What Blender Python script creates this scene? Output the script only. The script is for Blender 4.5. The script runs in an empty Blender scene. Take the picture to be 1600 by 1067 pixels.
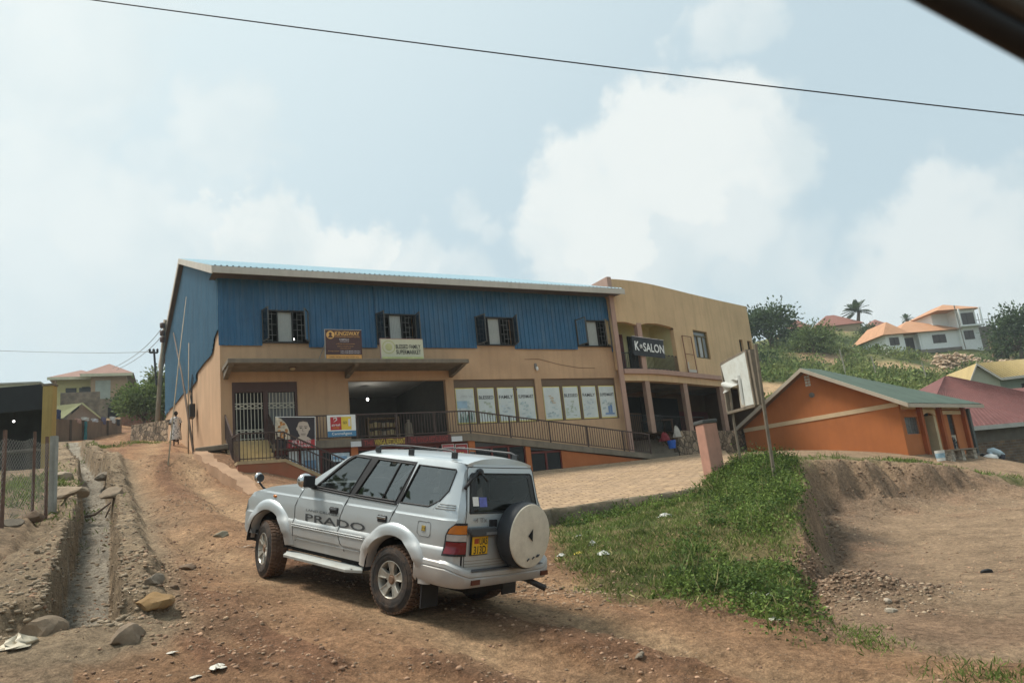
import bpy, bmesh, math, random
import numpy as np
from math import sin, cos, pi, radians, sqrt, atan2, exp
from mathutils import Vector, Matrix
from mathutils.geometry import delaunay_2d_cdt
random.seed(5); rng = np.random.default_rng(5)
scene = bpy.context.scene; COL = scene.collection

# ------------------------------------------------------------------ camera
PIT, ROL, FPX = radians(12.6), radians(6.04), 1180.0
_f = np.array([0, cos(PIT), sin(PIT)]); _r = np.array([1.0, 0, 0]); _u = np.cross(_r, _f)
RR = cos(ROL)*_r - sin(ROL)*_u; UU = sin(ROL)*_r + cos(ROL)*_u; FF = _f
cd = bpy.data.cameras.new('camera'); cam = bpy.data.objects.new('camera', cd); COL.objects.link(cam)
cam.matrix_world = Matrix(((RR[0], UU[0], -FF[0], 0), (RR[1], UU[1], -FF[1], 0), (RR[2], UU[2], -FF[2], 0), (0, 0, 0, 1)))
cd.sensor_width = 36; cd.lens = 36*FPX/1600; cd.clip_start = 0.05; cd.clip_end = 3000
cd.dof.use_dof = True; cd.dof.focus_distance = 14; cd.dof.aperture_fstop = 4.0
scene.camera = cam
def ray(px, py): return FF + RR*(px-800)/FPX - UU*(py-533.5)/FPX
def at(px, py, Y):
    d = ray(px, py); return d*(Y/d[1])
def on_plane(px, py, P0, n):
    d = ray(px, py); return d*(np.dot(P0, n)/np.dot(d, n))

# ------------------------------------------------------------------ light
SUN_AZ = np.array([-0.97, 0.20]); SUN_EL = radians(63)
SUN_AZ = SUN_AZ/np.linalg.norm(SUN_AZ)
SUND = np.array([SUN_AZ[0]*cos(SUN_EL), SUN_AZ[1]*cos(SUN_EL), sin(SUN_EL)])
ld = bpy.data.lights.new('sun', 'SUN'); sun = bpy.data.objects.new('sun', ld); COL.objects.link(sun)
ld.energy = 3.5; ld.angle = radians(14.0); ld.color = (1.0, 0.94, 0.84)
sun.rotation_euler = Vector(SUND).to_track_quat('Z', 'Y').to_euler()
sun.location = (-30, 10, 60)
world = bpy.data.worlds.new('World'); scene.world = world; world.use_nodes = True
scene.view_settings.view_transform = 'Standard'; scene.view_settings.look = 'None'
scene.view_settings.exposure = 0.40; scene.view_settings.gamma = 1.0

def build_world():
    nt = world.node_tree; N = nt.nodes; L = nt.links; N.clear()
    out = N.new('ShaderNodeOutputWorld'); bg = N.new('ShaderNodeBackground'); bg.inputs[1].default_value = 0.1
    L.new(bg.outputs[0], out.inputs[0])
    sky = N.new('ShaderNodeTexSky'); sky.sky_type = 'NISHITA'; sky.sun_disc = False
    sky.sun_elevation = SUN_EL; sky.sun_rotation = math.atan2(SUND[0], SUND[1])
    sky.dust_density = 4.0; sky.air_density = 1.0
    tc = N.new('ShaderNodeTexCoord')
    def vm(op, a, b=None):
        n = N.new('ShaderNodeVectorMath'); n.operation = op
        for i, q in ((0, a), (1, b)):
            if q is None: continue
            if hasattr(q, 'default_value') or hasattr(q, 'is_output'): L.new(q, n.inputs[i])
            else: n.inputs[i].default_value = q
        return n
    def ma(op, a, b=None, c=None, clamp=False):
        n = N.new('ShaderNodeMath'); n.operation = op; n.use_clamp = clamp
        for i, q in ((0, a), (1, b), (2, c)):
            if q is None: continue
            if isinstance(q, (int, float)): n.inputs[i].default_value = q
            else: L.new(q, n.inputs[i])
        return n.outputs[0]
    def mixc(f, a, b):
        n = N.new('ShaderNodeMix'); n.data_type = 'RGBA'
        for i, q in ((0, f), (6, a), (7, b)):
            if isinstance(q, (int, float)): n.inputs[i].default_value = q
            elif isinstance(q, tuple): n.inputs[i].default_value = q+(1,)
            else: L.new(q, n.inputs[i])
        return n.outputs[2]
    def smooth(x, lo, hi):
        n = N.new('ShaderNodeMapRange'); n.interpolation_type = 'SMOOTHSTEP'
        L.new(x, n.inputs[0]); n.inputs[1].default_value = lo; n.inputs[2].default_value = hi
        return n.outputs[0]
    def noise(vec, scale, det=6, rough=.55):
        n = N.new('ShaderNodeTexNoise'); n.inputs['Scale'].default_value = scale; n.inputs['Detail'].default_value = det
        n.inputs['Roughness'].default_value = rough; L.new(vec, n.inputs['Vector']); return n
    d = vm('NORMALIZE', tc.outputs['Generated']).outputs[0]
    # hazy air: pale towards the sun, bluer away from it
    base = mixc(.80, sky.outputs[0], (4.8, 5.95, 6.35))
    dot = vm('DOT_PRODUCT', d, tuple(SUND)).outputs['Value']
    glow = smooth(dot, .28, .98)
    base = mixc(ma('MULTIPLY', glow, .75), base, (6.5, 7.3, 7.3))
    sep = N.new('ShaderNodeSeparateXYZ'); L.new(d, sep.inputs[0])
    hz = smooth(sep.outputs[2], .33, 0.0)
    base = mixc(ma('MULTIPLY', hz, .55), base, (6.4, 6.9, 6.85))
    n1 = noise(d, 5.0, 7); n2 = noise(d, 16.0, 6, .6)
    off = vm('SCALE', vm('SUBTRACT', n1.outputs['Color'], (.5, .5, .5)).outputs[0]); off.inputs['Scale'].default_value = .22
    off2 = vm('SCALE', vm('SUBTRACT', n2.outputs['Color'], (.5, .5, .5)).outputs[0]); off2.inputs['Scale'].default_value = .085
    pd = vm('ADD', vm('ADD', d, off.outputs[0]).outputs[0], off2.outputs[0]).outputs[0]
    def dirn(px, py):
        v = ray(px, py); return tuple(v/np.linalg.norm(v))
    # (pixel centre, angular radius, softness, strength) of each cumulus puff
    puffs = [(1075, 265, .115, .5, 1), (1165, 235, .10, .55, .9), (960, 330, .10, .5, 1), (1120, 350, .12, .75, .75), (880, 390, .075, .6, .85), (1010, 430, .12, .8, .7), (1210, 190, .045, .8, .6),
             (1180, 420, .1, .8, .5), (1500, 350, .10, .55, .75), (1450, 420, .10, .7, .7), (1560, 420, .11, .7, .7), (1400, 470, .10, .8, .6), (1530, 310, .06, .6, .6),
             (1150, 20, .06, .8, .6), (1080, 65, .04, .8, .45), (735, 315, .035, .8, .45), (775, 360, .035, .8, .4), (1600, 240, .05, .8, .35),
             (400, 385, .075, .5, 1), (535, 390, .07, .5, 1), (650, 420, .07, .7, .7), (720, 430, .05, .8, .5), (335, 390, .06, .7, .7),
             (370, 220, .075, .9, .55), (190, 400, .11, .9, .65), (40, 270, .12, .9, .6), (110, 40, .13, .9, .6), (190, 210, .05, .9, .4), (60, 430, .12, .9, .5), (300, 280, .06, .9, .3)]
    dens = None; lit = None
    sl = np.array([-.035, 0.0, .05])
    for px, py, r, soft, st in puffs:
        c = dirn(px, py)
        dist = vm('DISTANCE', pd, c).outputs['Value']
        m = ma('MULTIPLY', smooth(dist, r*1.05, r*(1.0-soft*.52)), st)
        dens = m if dens is None else ma('MAXIMUM', dens, m)
        cl = tuple(np.array(c)+sl*(r/.1))
        m2 = smooth(vm('DISTANCE', pd, cl).outputs['Value'], r*1.25, r*.35)
        lit = m2 if lit is None else ma('MAXIMUM', lit, m2)
    fade = ma('MULTIPLY', dens, smooth(n2.outputs['Fac'], .0, .42))
    ccol = mixc(lit, (5.8, 6.4, 6.45), (7.2, 7.4, 7.15))
    fin = mixc(ma('MULTIPLY', fade, .80), base, ccol)
    L.new(fin, bg.inputs[0])
build_world()

# ------------------------------------------------------------------ materials
MATS = {}
def mat(name, col, rough=.85, var=.12, scale=2.0, bump=0.0, bscale=30.0, streak=0.0, dirt=None, dirt_amt=.4, metal=0.0, spec=.4, fine=0.0, attr=None, coat=0.0):
    if name in MATS: return MATS[name]
    m = bpy.data.materials.new(name); m.use_nodes = True; MATS[name] = m
    nt = m.node_tree; N = nt.nodes; L = nt.links; b = N['Principled BSDF']
    b.inputs['Roughness'].default_value = rough; b.inputs['Metallic'].default_value = metal
    b.inputs['Specular IOR Level'].default_value = spec; b.inputs['Coat Weight'].default_value = coat
    tc = N.new('ShaderNodeTexCoord')
    def noise(s, det=5, mapping=None, r=.6):
        n = N.new('ShaderNodeTexNoise'); n.inputs['Scale'].default_value = s; n.inputs['Detail'].default_value = det; n.inputs['Roughness'].default_value = r
        if mapping:
            mp = N.new('ShaderNodeMapping'); mp.inputs['Scale'].default_value = mapping; L.new(tc.outputs['Object'], mp.inputs[0]); L.new(mp.outputs[0], n.inputs['Vector'])
        else: L.new(tc.outputs['Object'], n.inputs['Vector'])
        return n.outputs['Fac']
    def mixc(f, a, bb, mode='MIX'):
        n = N.new('ShaderNodeMix'); n.data_type = 'RGBA'; n.blend_type = mode
        for i, q in ((0, f), (6, a), (7, bb)):
            if isinstance(q, (int, float)): n.inputs[i].default_value = q
            elif isinstance(q, tuple): n.inputs[i].default_value = q+(1,)
            else: L.new(q, n.inputs[i])
        return n.outputs[2]
    def ramp(x, lo, hi, a=0., c=1.):
        n = N.new('ShaderNodeMapRange'); L.new(x, n.inputs[0]); n.inputs[1].default_value = lo; n.inputs[2].default_value = hi; n.inputs[3].default_value = a; n.inputs[4].default_value = c
        return n.outputs[0]
    lo = tuple(c*(1-var) for c in col); hi = tuple(min(1, c*(1+var)) for c in col)
    if attr:
        va = N.new('ShaderNodeVertexColor'); va.layer_name = attr
        c = mixc(1.0, va.outputs[0], mixc(ramp(noise(scale), .3, .7), (1-var,)*3, (1+var,)*3), 'MULTIPLY')
    else:
        c = mixc(ramp(noise(scale), .3, .7), lo, hi)
    if fine: c = mixc(ramp(noise(scale*18, 3), .35, .65), c, mixc(fine, c, (0.02, 0.015, 0.01)))
    if streak:
        s = ramp(noise(1.0, 6, (5.0, 5.0, .35)), .48, .75)
        n = N.new('ShaderNodeMath'); n.operation = 'MULTIPLY'; L.new(s, n.inputs[0]); n.inputs[1].default_value = streak
        c = mixc(n.outputs[0], c, dirt or (.10, .075, .05))
    elif dirt:
        s = ramp(noise(scale*1.7, 8, None, .7), .45, .72)
        n = N.new('ShaderNodeMath'); n.operation = 'MULTIPLY'; L.new(s, n.inputs[0]); n.inputs[1].default_value = dirt_amt
        c = mixc(n.outputs[0], c, dirt)
    L.new(c, b.inputs['Base Color'])
    if bump:
        bp = N.new('ShaderNodeBump'); bp.inputs['Strength'].default_value = bump; bp.inputs['Distance'].default_value = .02
        L.new(noise(bscale, 6), bp.inputs['Height']); L.new(bp.outputs[0], b.inputs['Normal'])
    return m
def emit(name, col, strength):
    if name in MATS: return MATS[name]
    m = bpy.data.materials.new(name); m.use_nodes = True; MATS[name] = m
    b = m.node_tree.nodes['Principled BSDF']; b.inputs['Base Color'].default_value = col+(1,)
    b.inputs['Emission Color'].default_value = col+(1,); b.inputs['Emission Strength'].default_value = strength
    return m
def glass(name, col=(.02, .025, .025), alpha=.5, rough=.03, ior=1.7):
    """window glass: see-through tint with a mirror-like face"""
    if name in MATS: return MATS[name]
    m = bpy.data.materials.new(name); m.use_nodes = True; MATS[name] = m
    nt = m.node_tree; N = nt.nodes; L = nt.links; N.remove(N['Principled BSDF'])
    out = N['Material Output']; tr = N.new('ShaderNodeBsdfTransparent'); tr.inputs[0].default_value = tuple(alpha for _ in range(3))+(1,)
    gl = N.new('ShaderNodeBsdfGlossy'); gl.inputs['Roughness'].default_value = rough; gl.inputs[0].default_value = (.9, .95, .95, 1)
    fr = N.new('ShaderNodeFresnel'); fr.inputs[0].default_value = ior
    df = N.new('ShaderNodeBsdfDiffuse'); df.inputs[0].default_value = col+(1,)
    m1 = N.new('ShaderNodeMixShader'); m1.inputs[0].default_value = .35; L.new(tr.outputs[0], m1.inputs[1]); L.new(df.outputs[0], m1.inputs[2])
    m2 = N.new('ShaderNodeMixShader'); L.new(fr.outputs[0], m2.inputs[0]); L.new(m1.outputs[0], m2.inputs[1]); L.new(gl.outputs[0], m2.inputs[2])
    L.new(m2.outputs[0], out.inputs[0]); return m

# ------------------------------------------------------------------ mesh building
class MB:
    def __init__(s): s.v = []; s.f = []; s.c = []
    def add(s, vs, fs):
        o = len(s.v); s.v += [tuple(map(float, q)) for q in vs]; s.f += [tuple(i+o for i in q) for q in fs]; return s
    def poly(s, pts): return s.add(pts, [tuple(range(len(pts)))])
    def box(s, x0, x1, y0, y1, z0, z1):
        return s.add([(x0, y0, z0), (x1, y0, z0), (x1, y1, z0), (x0, y1, z0), (x0, y0, z1), (x1, y0, z1), (x1, y1, z1), (x0, y1, z1)],
                     [(0, 3, 2, 1), (4, 5, 6, 7), (0, 1, 5, 4), (1, 2, 6, 5), (2, 3, 7, 6), (3, 0, 4, 7)])
    def prism(s, pts, ext):
        n = len(pts); e = np.array(ext, float); P = [np.array(p, float) for p in pts]; Q = [p+e for p in P]
        return s.add(P+Q, [tuple(range(n))[::-1], tuple(range(n, 2*n))]+[(i, (i+1) % n, n+(i+1) % n, n+i) for i in range(n)])
    def tube(s, pts, rad, n=8, caps=True):
        P = [Vector(p) for p in pts]; R = rad if isinstance(rad, (list, tuple, np.ndarray)) else [rad]*len(P)
        vs = []; fs = []; up = None
        for i, p in enumerate(P):
            t = (P[min(i+1, len(P)-1)]-P[max(i-1, 0)])
            t = t.normalized() if t.length > 1e-9 else Vector((0, 0, 1))
            if up is None:
                up = Vector((0, 0, 1)) if abs(t.z) < .9 else Vector((1, 0, 0))
            a = t.cross(up); a = a.normalized() if a.length > 1e-6 else t.orthogonal().normalized(); b = a.cross(t).normalized(); up = b
            for k in range(n):
                w = 2*pi*k/n; vs.append(p+(a*cos(w)+b*sin(w))*R[i])
        for i in range(len(P)-1):
            for k in range(n): fs.append((i*n+k, i*n+(k+1) % n, (i+1)*n+(k+1) % n, (i+1)*n+k))
        if caps: fs += [tuple(range(n))[::-1], tuple(range((len(P)-1)*n, len(P)*n))]
        return s.add(vs, fs)
    def bar(s, p, q, w, h=None, up=(0, 0, 1)):
        """square bar from p to q"""
        h = h or w; p = Vector(p); q = Vector(q); t = (q-p).normalized(); u = Vector(up)
        if abs(t.dot(u)) > .95: u = Vector((1, 0, 0))
        a = t.cross(u).normalized(); b = a.cross(t).normalized()
        c = [a*w/2+b*h/2, -a*w/2+b*h/2, -a*w/2-b*h/2, a*w/2-b*h/2]
        return s.add([p+k for k in c]+[q+k for k in c], [(0, 1, 2, 3), (7, 6, 5, 4)]+[(i, i+4, (i+1) % 4+4, (i+1) % 4) for i in range(4)])
    def grid(s, A, flip=False):
        m, n = A.shape[:2]; vs = A.reshape(-1, 3)
        fs = [(i*n+j, i*n+j+1, (i+1)*n+j+1, (i+1)*n+j) for i in range(m-1) for j in range(n-1)]
        if flip: fs = [q[::-1] for q in fs]
        return s.add(vs, fs)
    def lathe(s, prof, c=(0, 0, 0), axis='z', n=24, close=True):
        """prof: (radius, height) pairs"""
        vs = []; m = len(prof)
        for k in range(n):
            w = 2*pi*k/n
            for r, h in prof:
                q = {'z': (r*cos(w), r*sin(w), h), 'y': (r*cos(w), h, r*sin(w)), 'x': (h, r*cos(w), r*sin(w))}[axis]
                vs.append((c[0]+q[0], c[1]+q[1], c[2]+q[2]))
        fs = [(k*m+j, k*m+j+1, ((k+1) % n)*m+j+1, ((k+1) % n)*m+j) for k in range(n) for j in range(m-1)]
        return s.add(vs, fs)
    def ball(s, c, r, n=10, m=7, jit=0.0):
        r = r if isinstance(r, (tuple, list)) else (r, r, r); vs = []; fs = []
        for i in range(m+1):
            a = pi*i/m
            for k in range(n):
                w = 2*pi*k/n; j = 1+random.uniform(-jit, jit)
                vs.append((c[0]+r[0]*sin(a)*cos(w)*j, c[1]+r[1]*sin(a)*sin(w)*j, c[2]+r[2]*cos(a)*j))
        for i in range(m):
            for k in range(n): fs.append((i*n+k, (i+1)*n+k, (i+1)*n+(k+1) % n, i*n+(k+1) % n))
        return s.add(vs, fs)
    def wall(s, s0, s1, h0, h1, y0, y1, holes=()):
        """wall in the x-z plane between y0 (front) and y1 (back) with rectangular openings (a,b,c,d)"""
        xs = sorted({s0, s1, *[q for h in holes for q in h[:2]]}); zs = sorted({h0, h1, *[q for h in holes for q in h[2:]]})
        xs = [x for x in xs if s0 <= x <= s1]; zs = [z for z in zs if h0 <= z <= h1]
        inh = lambda x, z: any(a < x < b and c < z < d for a, b, c, d in holes)
        for i in range(len(xs)-1):
            for j in range(len(zs)-1):
                x0, x1, z0, z1 = xs[i], xs[i+1], zs[j], zs[j+1]
                if inh((x0+x1)/2, (z0+z1)/2): continue
                s.poly([(x0, y0, z0), (x1, y0, z0), (x1, y0, z1), (x0, y0, z1)])
                s.poly([(x0, y1, z0), (x0, y1, z1), (x1, y1, z1), (x1, y1, z0)])
        for a, b, c, d in list(holes)+[(s0, s1, h0, h1)]:
            a, b, c, d = max(a, s0), min(b, s1), max(c, h0), min(d, h1)
            s.poly([(a, y0, c), (a, y0, d), (a, y1, d), (a, y1, c)]); s.poly([(b, y0, c), (b, y1, c), (b, y1, d), (b, y0, d)])
            s.poly([(a, y0, d), (b, y0, d), (b, y1, d), (a, y1, d)]); s.poly([(a, y0, c), (a, y1, c), (b, y1, c), (b, y0, c)])
        return s
    def build(s, name, m, parent=None, smooth=False, o=(0, 0, 0), bevel=0, fix=True, loc=None):
        me = bpy.data.meshes.new(name)
        me.from_pydata([(q[0]-o[0], q[1]-o[1], q[2]-o[2]) for q in s.v], [], s.f); me.update()
        if fix and len(s.f) < 60000:
            b = bmesh.new(); b.from_mesh(me); bmesh.ops.remove_doubles(b, verts=b.verts, dist=1e-5) if not smooth == 'flat' else None
            bmesh.ops.recalc_face_normals(b, faces=b.faces); b.to_mesh(me); b.free()
        if smooth is True:
            me.polygons.foreach_set('use_smooth', [True]*len(me.polygons))
        elif isinstance(smooth, float):
            me.polygons.foreach_set('use_smooth', [True]*len(me.polygons))
            try: me.set_sharp_from_angle(angle=smooth)
            except Exception: pass
        for q in (m if isinstance(m, (list, tuple)) else [m]): me.materials.append(q)
        ob = bpy.data.objects.new(name, me); COL.objects.link(ob)
        if parent: ob.parent = parent
        if loc is not None: ob.location = loc
        if bevel:
            md = ob.modifiers.new('bevel', 'BEVEL'); md.width = bevel; md.segments = 2; md.limit_method = 'ANGLE'; md.angle_limit = radians(40)
        return ob
def tag(ob, label=None, cat=None, group=None, kind=None):
    if label: ob['label'] = label
    if cat: ob['category'] = cat
    if group: ob['group'] = group
    if kind: ob['kind'] = kind
    return ob
def thing(name, label, cat, loc=(0, 0, 0), rz=0.0, group=None):
    ob = bpy.data.objects.new(name, None); COL.objects.link(ob); ob.location = tuple(loc); ob.rotation_euler = (0, 0, rz); ob.empty_display_size = .3
    return tag(ob, label, cat, group)
def copy_tree(ob, parent=None):
    c = ob.copy(); COL.objects.link(c)
    if parent: c.parent = parent
    for ch in list(ob.children): copy_tree(ch, c)
    return c
_fonts = {}
def text_mb(txt, width, height, cx, cz, y, bold=0.0, thick=.006, spacing=1.0):
    """lettering lying in the x-z plane, read from -y, stretched to width x height"""
    cu = bpy.data.curves.new('lettering', 'FONT'); cu.body = txt; cu.align_x = 'CENTER'; cu.offset = bold; cu.space_character = spacing; cu.resolution_u = 3
    ob = bpy.data.objects.new('lettering', cu); COL.objects.link(ob)
    bpy.context.view_layer.update()
    me = bpy.data.meshes.new_from_object(ob.evaluated_get(bpy.context.evaluated_depsgraph_get()))
    n = len(me.vertices); P = np.zeros(n*3); me.vertices.foreach_get('co', P); P = P.reshape(-1, 3); fs = [tuple(p.vertices) for p in me.polygons]
    bpy.data.objects.remove(ob); bpy.data.curves.remove(cu); bpy.data.meshes.remove(me)
    mn, mx = P.min(0), P.max(0); sx = width/(mx[0]-mn[0]); sz = height/(mx[1]-mn[1])
    X = (P[:, 0]-(mn[0]+mx[0])/2)*sx+cx; Z = (P[:, 1]-(mn[1]+mx[1])/2)*sz+cz
    m = MB(); m.add(np.c_[X, np.full(n, y), Z], fs); return m
# ------------------------------------------------------------------ shop building frame
BY = radians(29); BU = np.array([cos(BY), sin(BY), 0]); BV = np.array([-sin(BY), cos(BY), 0])
C0 = at(346, 692, 26.0)
def B(s, v, h): return C0+BU*s+BV*v+np.array([0, 0, h])

# ------------------------------------------------------------------ terrain height
def nz2(x, y, seed=0):
    """smooth value noise, numpy"""
    xi = np.floor(x).astype(int); yi = np.floor(y).astype(int); fx = x-xi; fy = y-yi
    def h(a, b):
        n = (a*374761393+b*668265263+seed*974711+1013) & 0x7fffffff
        n = ((n ^ (n >> 13))*1274126177) & 0x7fffffff
        return ((n ^ (n >> 16)) & 0xffff)/65535.0
    u = fx*fx*(3-2*fx); w = fy*fy*(3-2*fy)
    return (h(xi, yi)*(1-u)+h(xi+1, yi)*u)*(1-w)+(h(xi, yi+1)*(1-u)+h(xi+1, yi+1)*u)*w
def fbm(x, y, sc, oct=4, seed=0, gain=.5):
    r = 0; a = 1; t = 0
    for i in range(oct):
        r = r+a*(nz2(x/sc, y/sc, seed+i)-.5); t += a; a *= gain; sc /= 2.03
    return r/t*2
def sstep(x, a, b):
    t = np.clip((x-a)/(b-a), 0, 1); return t*t*(3-2*t)
def tps(pts):
    P = np.array(pts, float); n = len(P)
    def k(r2): return np.where(r2 > 1e-12, .5*r2*np.log(np.maximum(r2, 1e-12)), 0)
    D = ((P[:, None, :2]-P[None, :, :2])**2).sum(-1)
    A = np.zeros((n+3, n+3)); A[:n, :n] = k(D)+np.eye(n)*.5; A[:n, n] = 1; A[:n, n+1:] = P[:, :2]; A[n:, :n] = A[:n, n:].T
    w = np.linalg.solve(A, np.r_[P[:, 2], 0, 0, 0])
    def f(x, y):
        out = w[n]+w[n+1]*x+w[n+2]*y
        for i in range(n): out = out+w[i]*k((x-P[i, 0])**2+(y-P[i, 1])**2)
        return out
    return f
def Rp(x, y): return -2.416-.1416*x+.1267*y
_n = []
for x, y in [(-4, 6.4), (-8, 7), (-1.2, 9.6), (-3.2, 11.4), (0, 7), (-6, 16), (-9, 14), (-12, 12), (-16, 14), (-9, 21), (-12, 20), (-16, 22), (1, 10.5), (3, 7.5), (-6, 11), (-20, 20), (.8, 12.4)]:
    _n.append((x, y, Rp(x, y)))
_n += [(0, 0, -1.75), (-6, 0, -1.5), (7, 0, -2.1), (0, -10, -1.9), (-12, -8, -1.2), (12, -8, -2.4), (-14, 3, -.8), (0, -40, -3), (-40, -30, 2), (40, -30, -5), (-40, 10, 4.5), (40, 5, -4.5),
       (-12.5, 27, 3.0), (-16, 34, 4.3), (-19.5, 42, 5.7), tuple(B(0, 0, -.25)), tuple(B(0, 10, .9)), tuple(B(0, 18.9, 2.2)), tuple(B(0, 26, 3.0)), tuple(B(6, 4, -1.9)), tuple(B(12, 4, -1.9)), tuple(B(18, 6, -1.7)), tuple(B(28, 8, -1.5)),
       tuple(B(2, -3, -1.7)), tuple(B(6, -2.5, -2.0)), tuple(B(12, -2, -1.97)), tuple(B(17.6, -2, -1.83)), tuple(B(6, -7, -2.7)), tuple(B(2, -6, -2.1)), tuple(B(-1.5, -1.5, -.55)), tuple(B(20, -1.5, -1.75)),
       tuple(at(1015, 850, 13.5)), tuple(at(1100, 800, 16.0)), tuple(at(1100, 900, 11.4)), tuple(at(1200, 900, 11.0)), tuple(at(1200, 727, 19.8)), tuple(at(1130, 735, 20.6)), tuple(at(1240, 724, 21.5)), tuple(at(1240, 925, 10.3)), tuple(at(1245, 893, 11.3)), tuple(at(1240, 852, 12.6)), tuple(at(1244, 812, 14.2)), tuple(at(1248, 778, 16.0)), tuple(at(1243, 746, 18.6)), tuple(at(1160, 850, 12.6)), tuple(at(1305, 716, 24.3)), tuple(at(1385, 721, 25.7)), tuple(at(1470, 727, 26.5)), tuple(at(1600, 752, 27.3)),
       tuple(at(860, 832, 17.0)), tuple(at(960, 808, 18.0)), tuple(at(1080, 785, 19.5)), tuple(at(1000, 780, 20)), tuple(at(900, 770, 22)),
       tuple(at(1440, 716, 33)), tuple(at(1169, 708, 39)), tuple(at(1530, 712, 36)), tuple(at(1620, 742, 32)), tuple(at(1600, 735, 42)),
       tuple(at(1391, 558, 121)), tuple(at(1440, 556, 124)), tuple(at(1520, 548, 124)), tuple(at(1210, 545, 120)), tuple(at(1343, 514, 152)), tuple(at(1280, 520, 150)), tuple(at(1450, 605, 78)), tuple(at(1340, 596, 72)), tuple(at(1195, 600, 66)), tuple(at(1590, 552, 124)), tuple(at(1600, 645, 58)), tuple(at(1470, 577, 104)), tuple(at(1600, 585, 100)),
       tuple(at(200, 680, 50)), tuple(at(250, 692, 45)), tuple(at(150, 672, 52)), tuple(at(100, 690, 42)), tuple(at(60, 730, 30)), tuple(at(140, 655, 72)), tuple(at(20, 700, 38)), tuple(at(215, 664, 60)), tuple(at(255, 670, 55)),
       (-60, 110, 17), (-20, 120, 18), (20, 130, 17), (-90, 60, 10), (90, 60, 3), (170, 120, 14), (0, 300, 40), (-200, 200, 25), (200, 200, 25), (0, 600, 40), (-600, 200, 20), (600, 200, 20), (0, -500, -10), (-500, -300, 0), (500, -300, -10)]
H_nat = tps(_n)
H_lot = tps([(4.0, 9.6, -1.72), (6, 10, -1.78), (9, 12, -1.75), (5.6, 13, -1.75), (6.5, 16, -1.7), (8, 18.5, -1.6), (10, 21.5, -1.35), (15, 16, -1.65), (16, 22, -1.45), (22, 22, -1.7), (5, 7.3, -1.98), (8, 7, -1.95), (14, 8, -2.0), (20, 12, -2.0), (25, 8, -2.4), (8.4, 22.0, -1.2), (14, 24, -1.25), (20, 26, -1.5)])
# lot outline: the cut follows the bank's right side, then runs along the back cliff
LOT = np.array([tuple(at(*q)[:2]) for q in ((1275, 985, 8.9), (1262, 938, 10.0), (1252, 893, 11.3), (1247, 852, 12.6), (1251, 812, 14.2), (1255, 778, 16.0), (1250, 746, 18.6), (1243, 724, 21.4), (1262, 718, 23.2), (1305, 716, 24.2), (1345, 719, 24.6), (1385, 721, 25.6), (1425, 721, 25.4), (1470, 727, 26.4), (1530, 739, 26.6), (1600, 752, 27.2))]+[(26, 28), (34, 27), (40, 10), (30, 2), (9, 3.4), (6.2, 5.6), (4.6, 7.4)])
def poly_sd(x, y, P, closed=True):
    """signed distance (inside positive) to a polygon, and distance to an open line"""
    d = np.full(np.shape(x), 1e9); ins = np.zeros(np.shape(x), bool); n = len(P)
    for i in range(n if closed else n-1):
        a = P[i]; b = P[(i+1) % n]; e = b-a; w0 = x-a[0]; w1 = y-a[1]
        t = np.clip((w0*e[0]+w1*e[1])/(e@e), 0, 1)
        d = np.minimum(d, np.hypot(w0-e[0]*t, w1-e[1]*t))
        if closed:
            c = ((a[1] <= y) & (b[1] > y)) | ((b[1] <= y) & (a[1] > y))
            with np.errstate(divide='ignore', invalid='ignore'):
                xi = a[0]+(y-a[1])/(b[1]-a[1] if b[1] != a[1] else 1e-9)*e[0]
            ins ^= c & (x < xi)
    return np.where(ins, d, -d) if closed else d
def line_coord(x, y, P):
    """(arc length, signed offset, right positive) to a polyline"""
    best = np.full(np.shape(x), 1e9); S = np.zeros(np.shape(x)); O = np.zeros(np.shape(x)); acc = 0
    for i in range(len(P)-1):
        a = P[i]; e = P[i+1]-a; l = np.hypot(*e); w0 = x-a[0]; w1 = y-a[1]
        tt = (w0*e[0]+w1*e[1])/(l*l); t = np.clip(tt, 0, 1)
        dd = np.hypot(w0-e[0]*t, w1-e[1]*t); sgn = np.sign(w0*e[1]-w1*e[0]); m = dd < best
        best = np.where(m, dd, best); S = np.where(m, acc+t*l, S); O = np.where(m, sgn*dd, O); acc += l
    return S, O
def hit_floor(px, py, drop):
    d = ray(px, py); lo, hi = 2.0, 80.0
    for _ in range(60):
        mid = (lo+hi)/2; q = d*mid
        if q[2] > float(H_nat(np.array(q[0]), np.array(q[1])))-drop: lo = mid
        else: hi = mid
    return d[:2]*hi
DITCH = np.array([hit_floor(px, py, .5) for px, py in [(122, 1062), (128, 1010), (139, 930), (147, 860), (152, 805), (146, 772), (136, 745), (122, 722), (112, 706)]])
GULLY = np.array([hit_floor(px, py, .3) for px, py in [(20, 930), (48, 880), (72, 835), (88, 800)]])
KERB = np.array([at(775, 818, 16.6)[:2], at(858, 800, 18.0)[:2], at(975, 784, 19.0)[:2], at(1092, 767, 20.4)[:2]])
PAVE = np.array([B(4.6, -1.4, 0)[:2], B(17.6, -1.4, 0)[:2], B(19.6, -1.4, 0)[:2], B(22.0, -1.0, 0)[:2], at(1150, 712, 27)[:2], at(1133, 736, 20.9)[:2], KERB[3], KERB[2], KERB[1], KERB[0], at(700, 812, 17.5)[:2]])
HEAP = at(1345, 905, 11.6)[:2]
def car_track(x, y):
    return line_coord(x, y, np.array([(9, 2), (2.0, 7.0), (-1.2, 9.7), (-3.3, 11.45), (-7, 16), (-10.5, 22), (-14, 30), (-18.5, 40), (-23, 50)]))
CAR = (140.74, 10.29, 2.2, -1.229, 9.763, -1.036)   # yaw, pitch, roll, rear axle foot
SPY, STEER = -.14, -16
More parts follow.
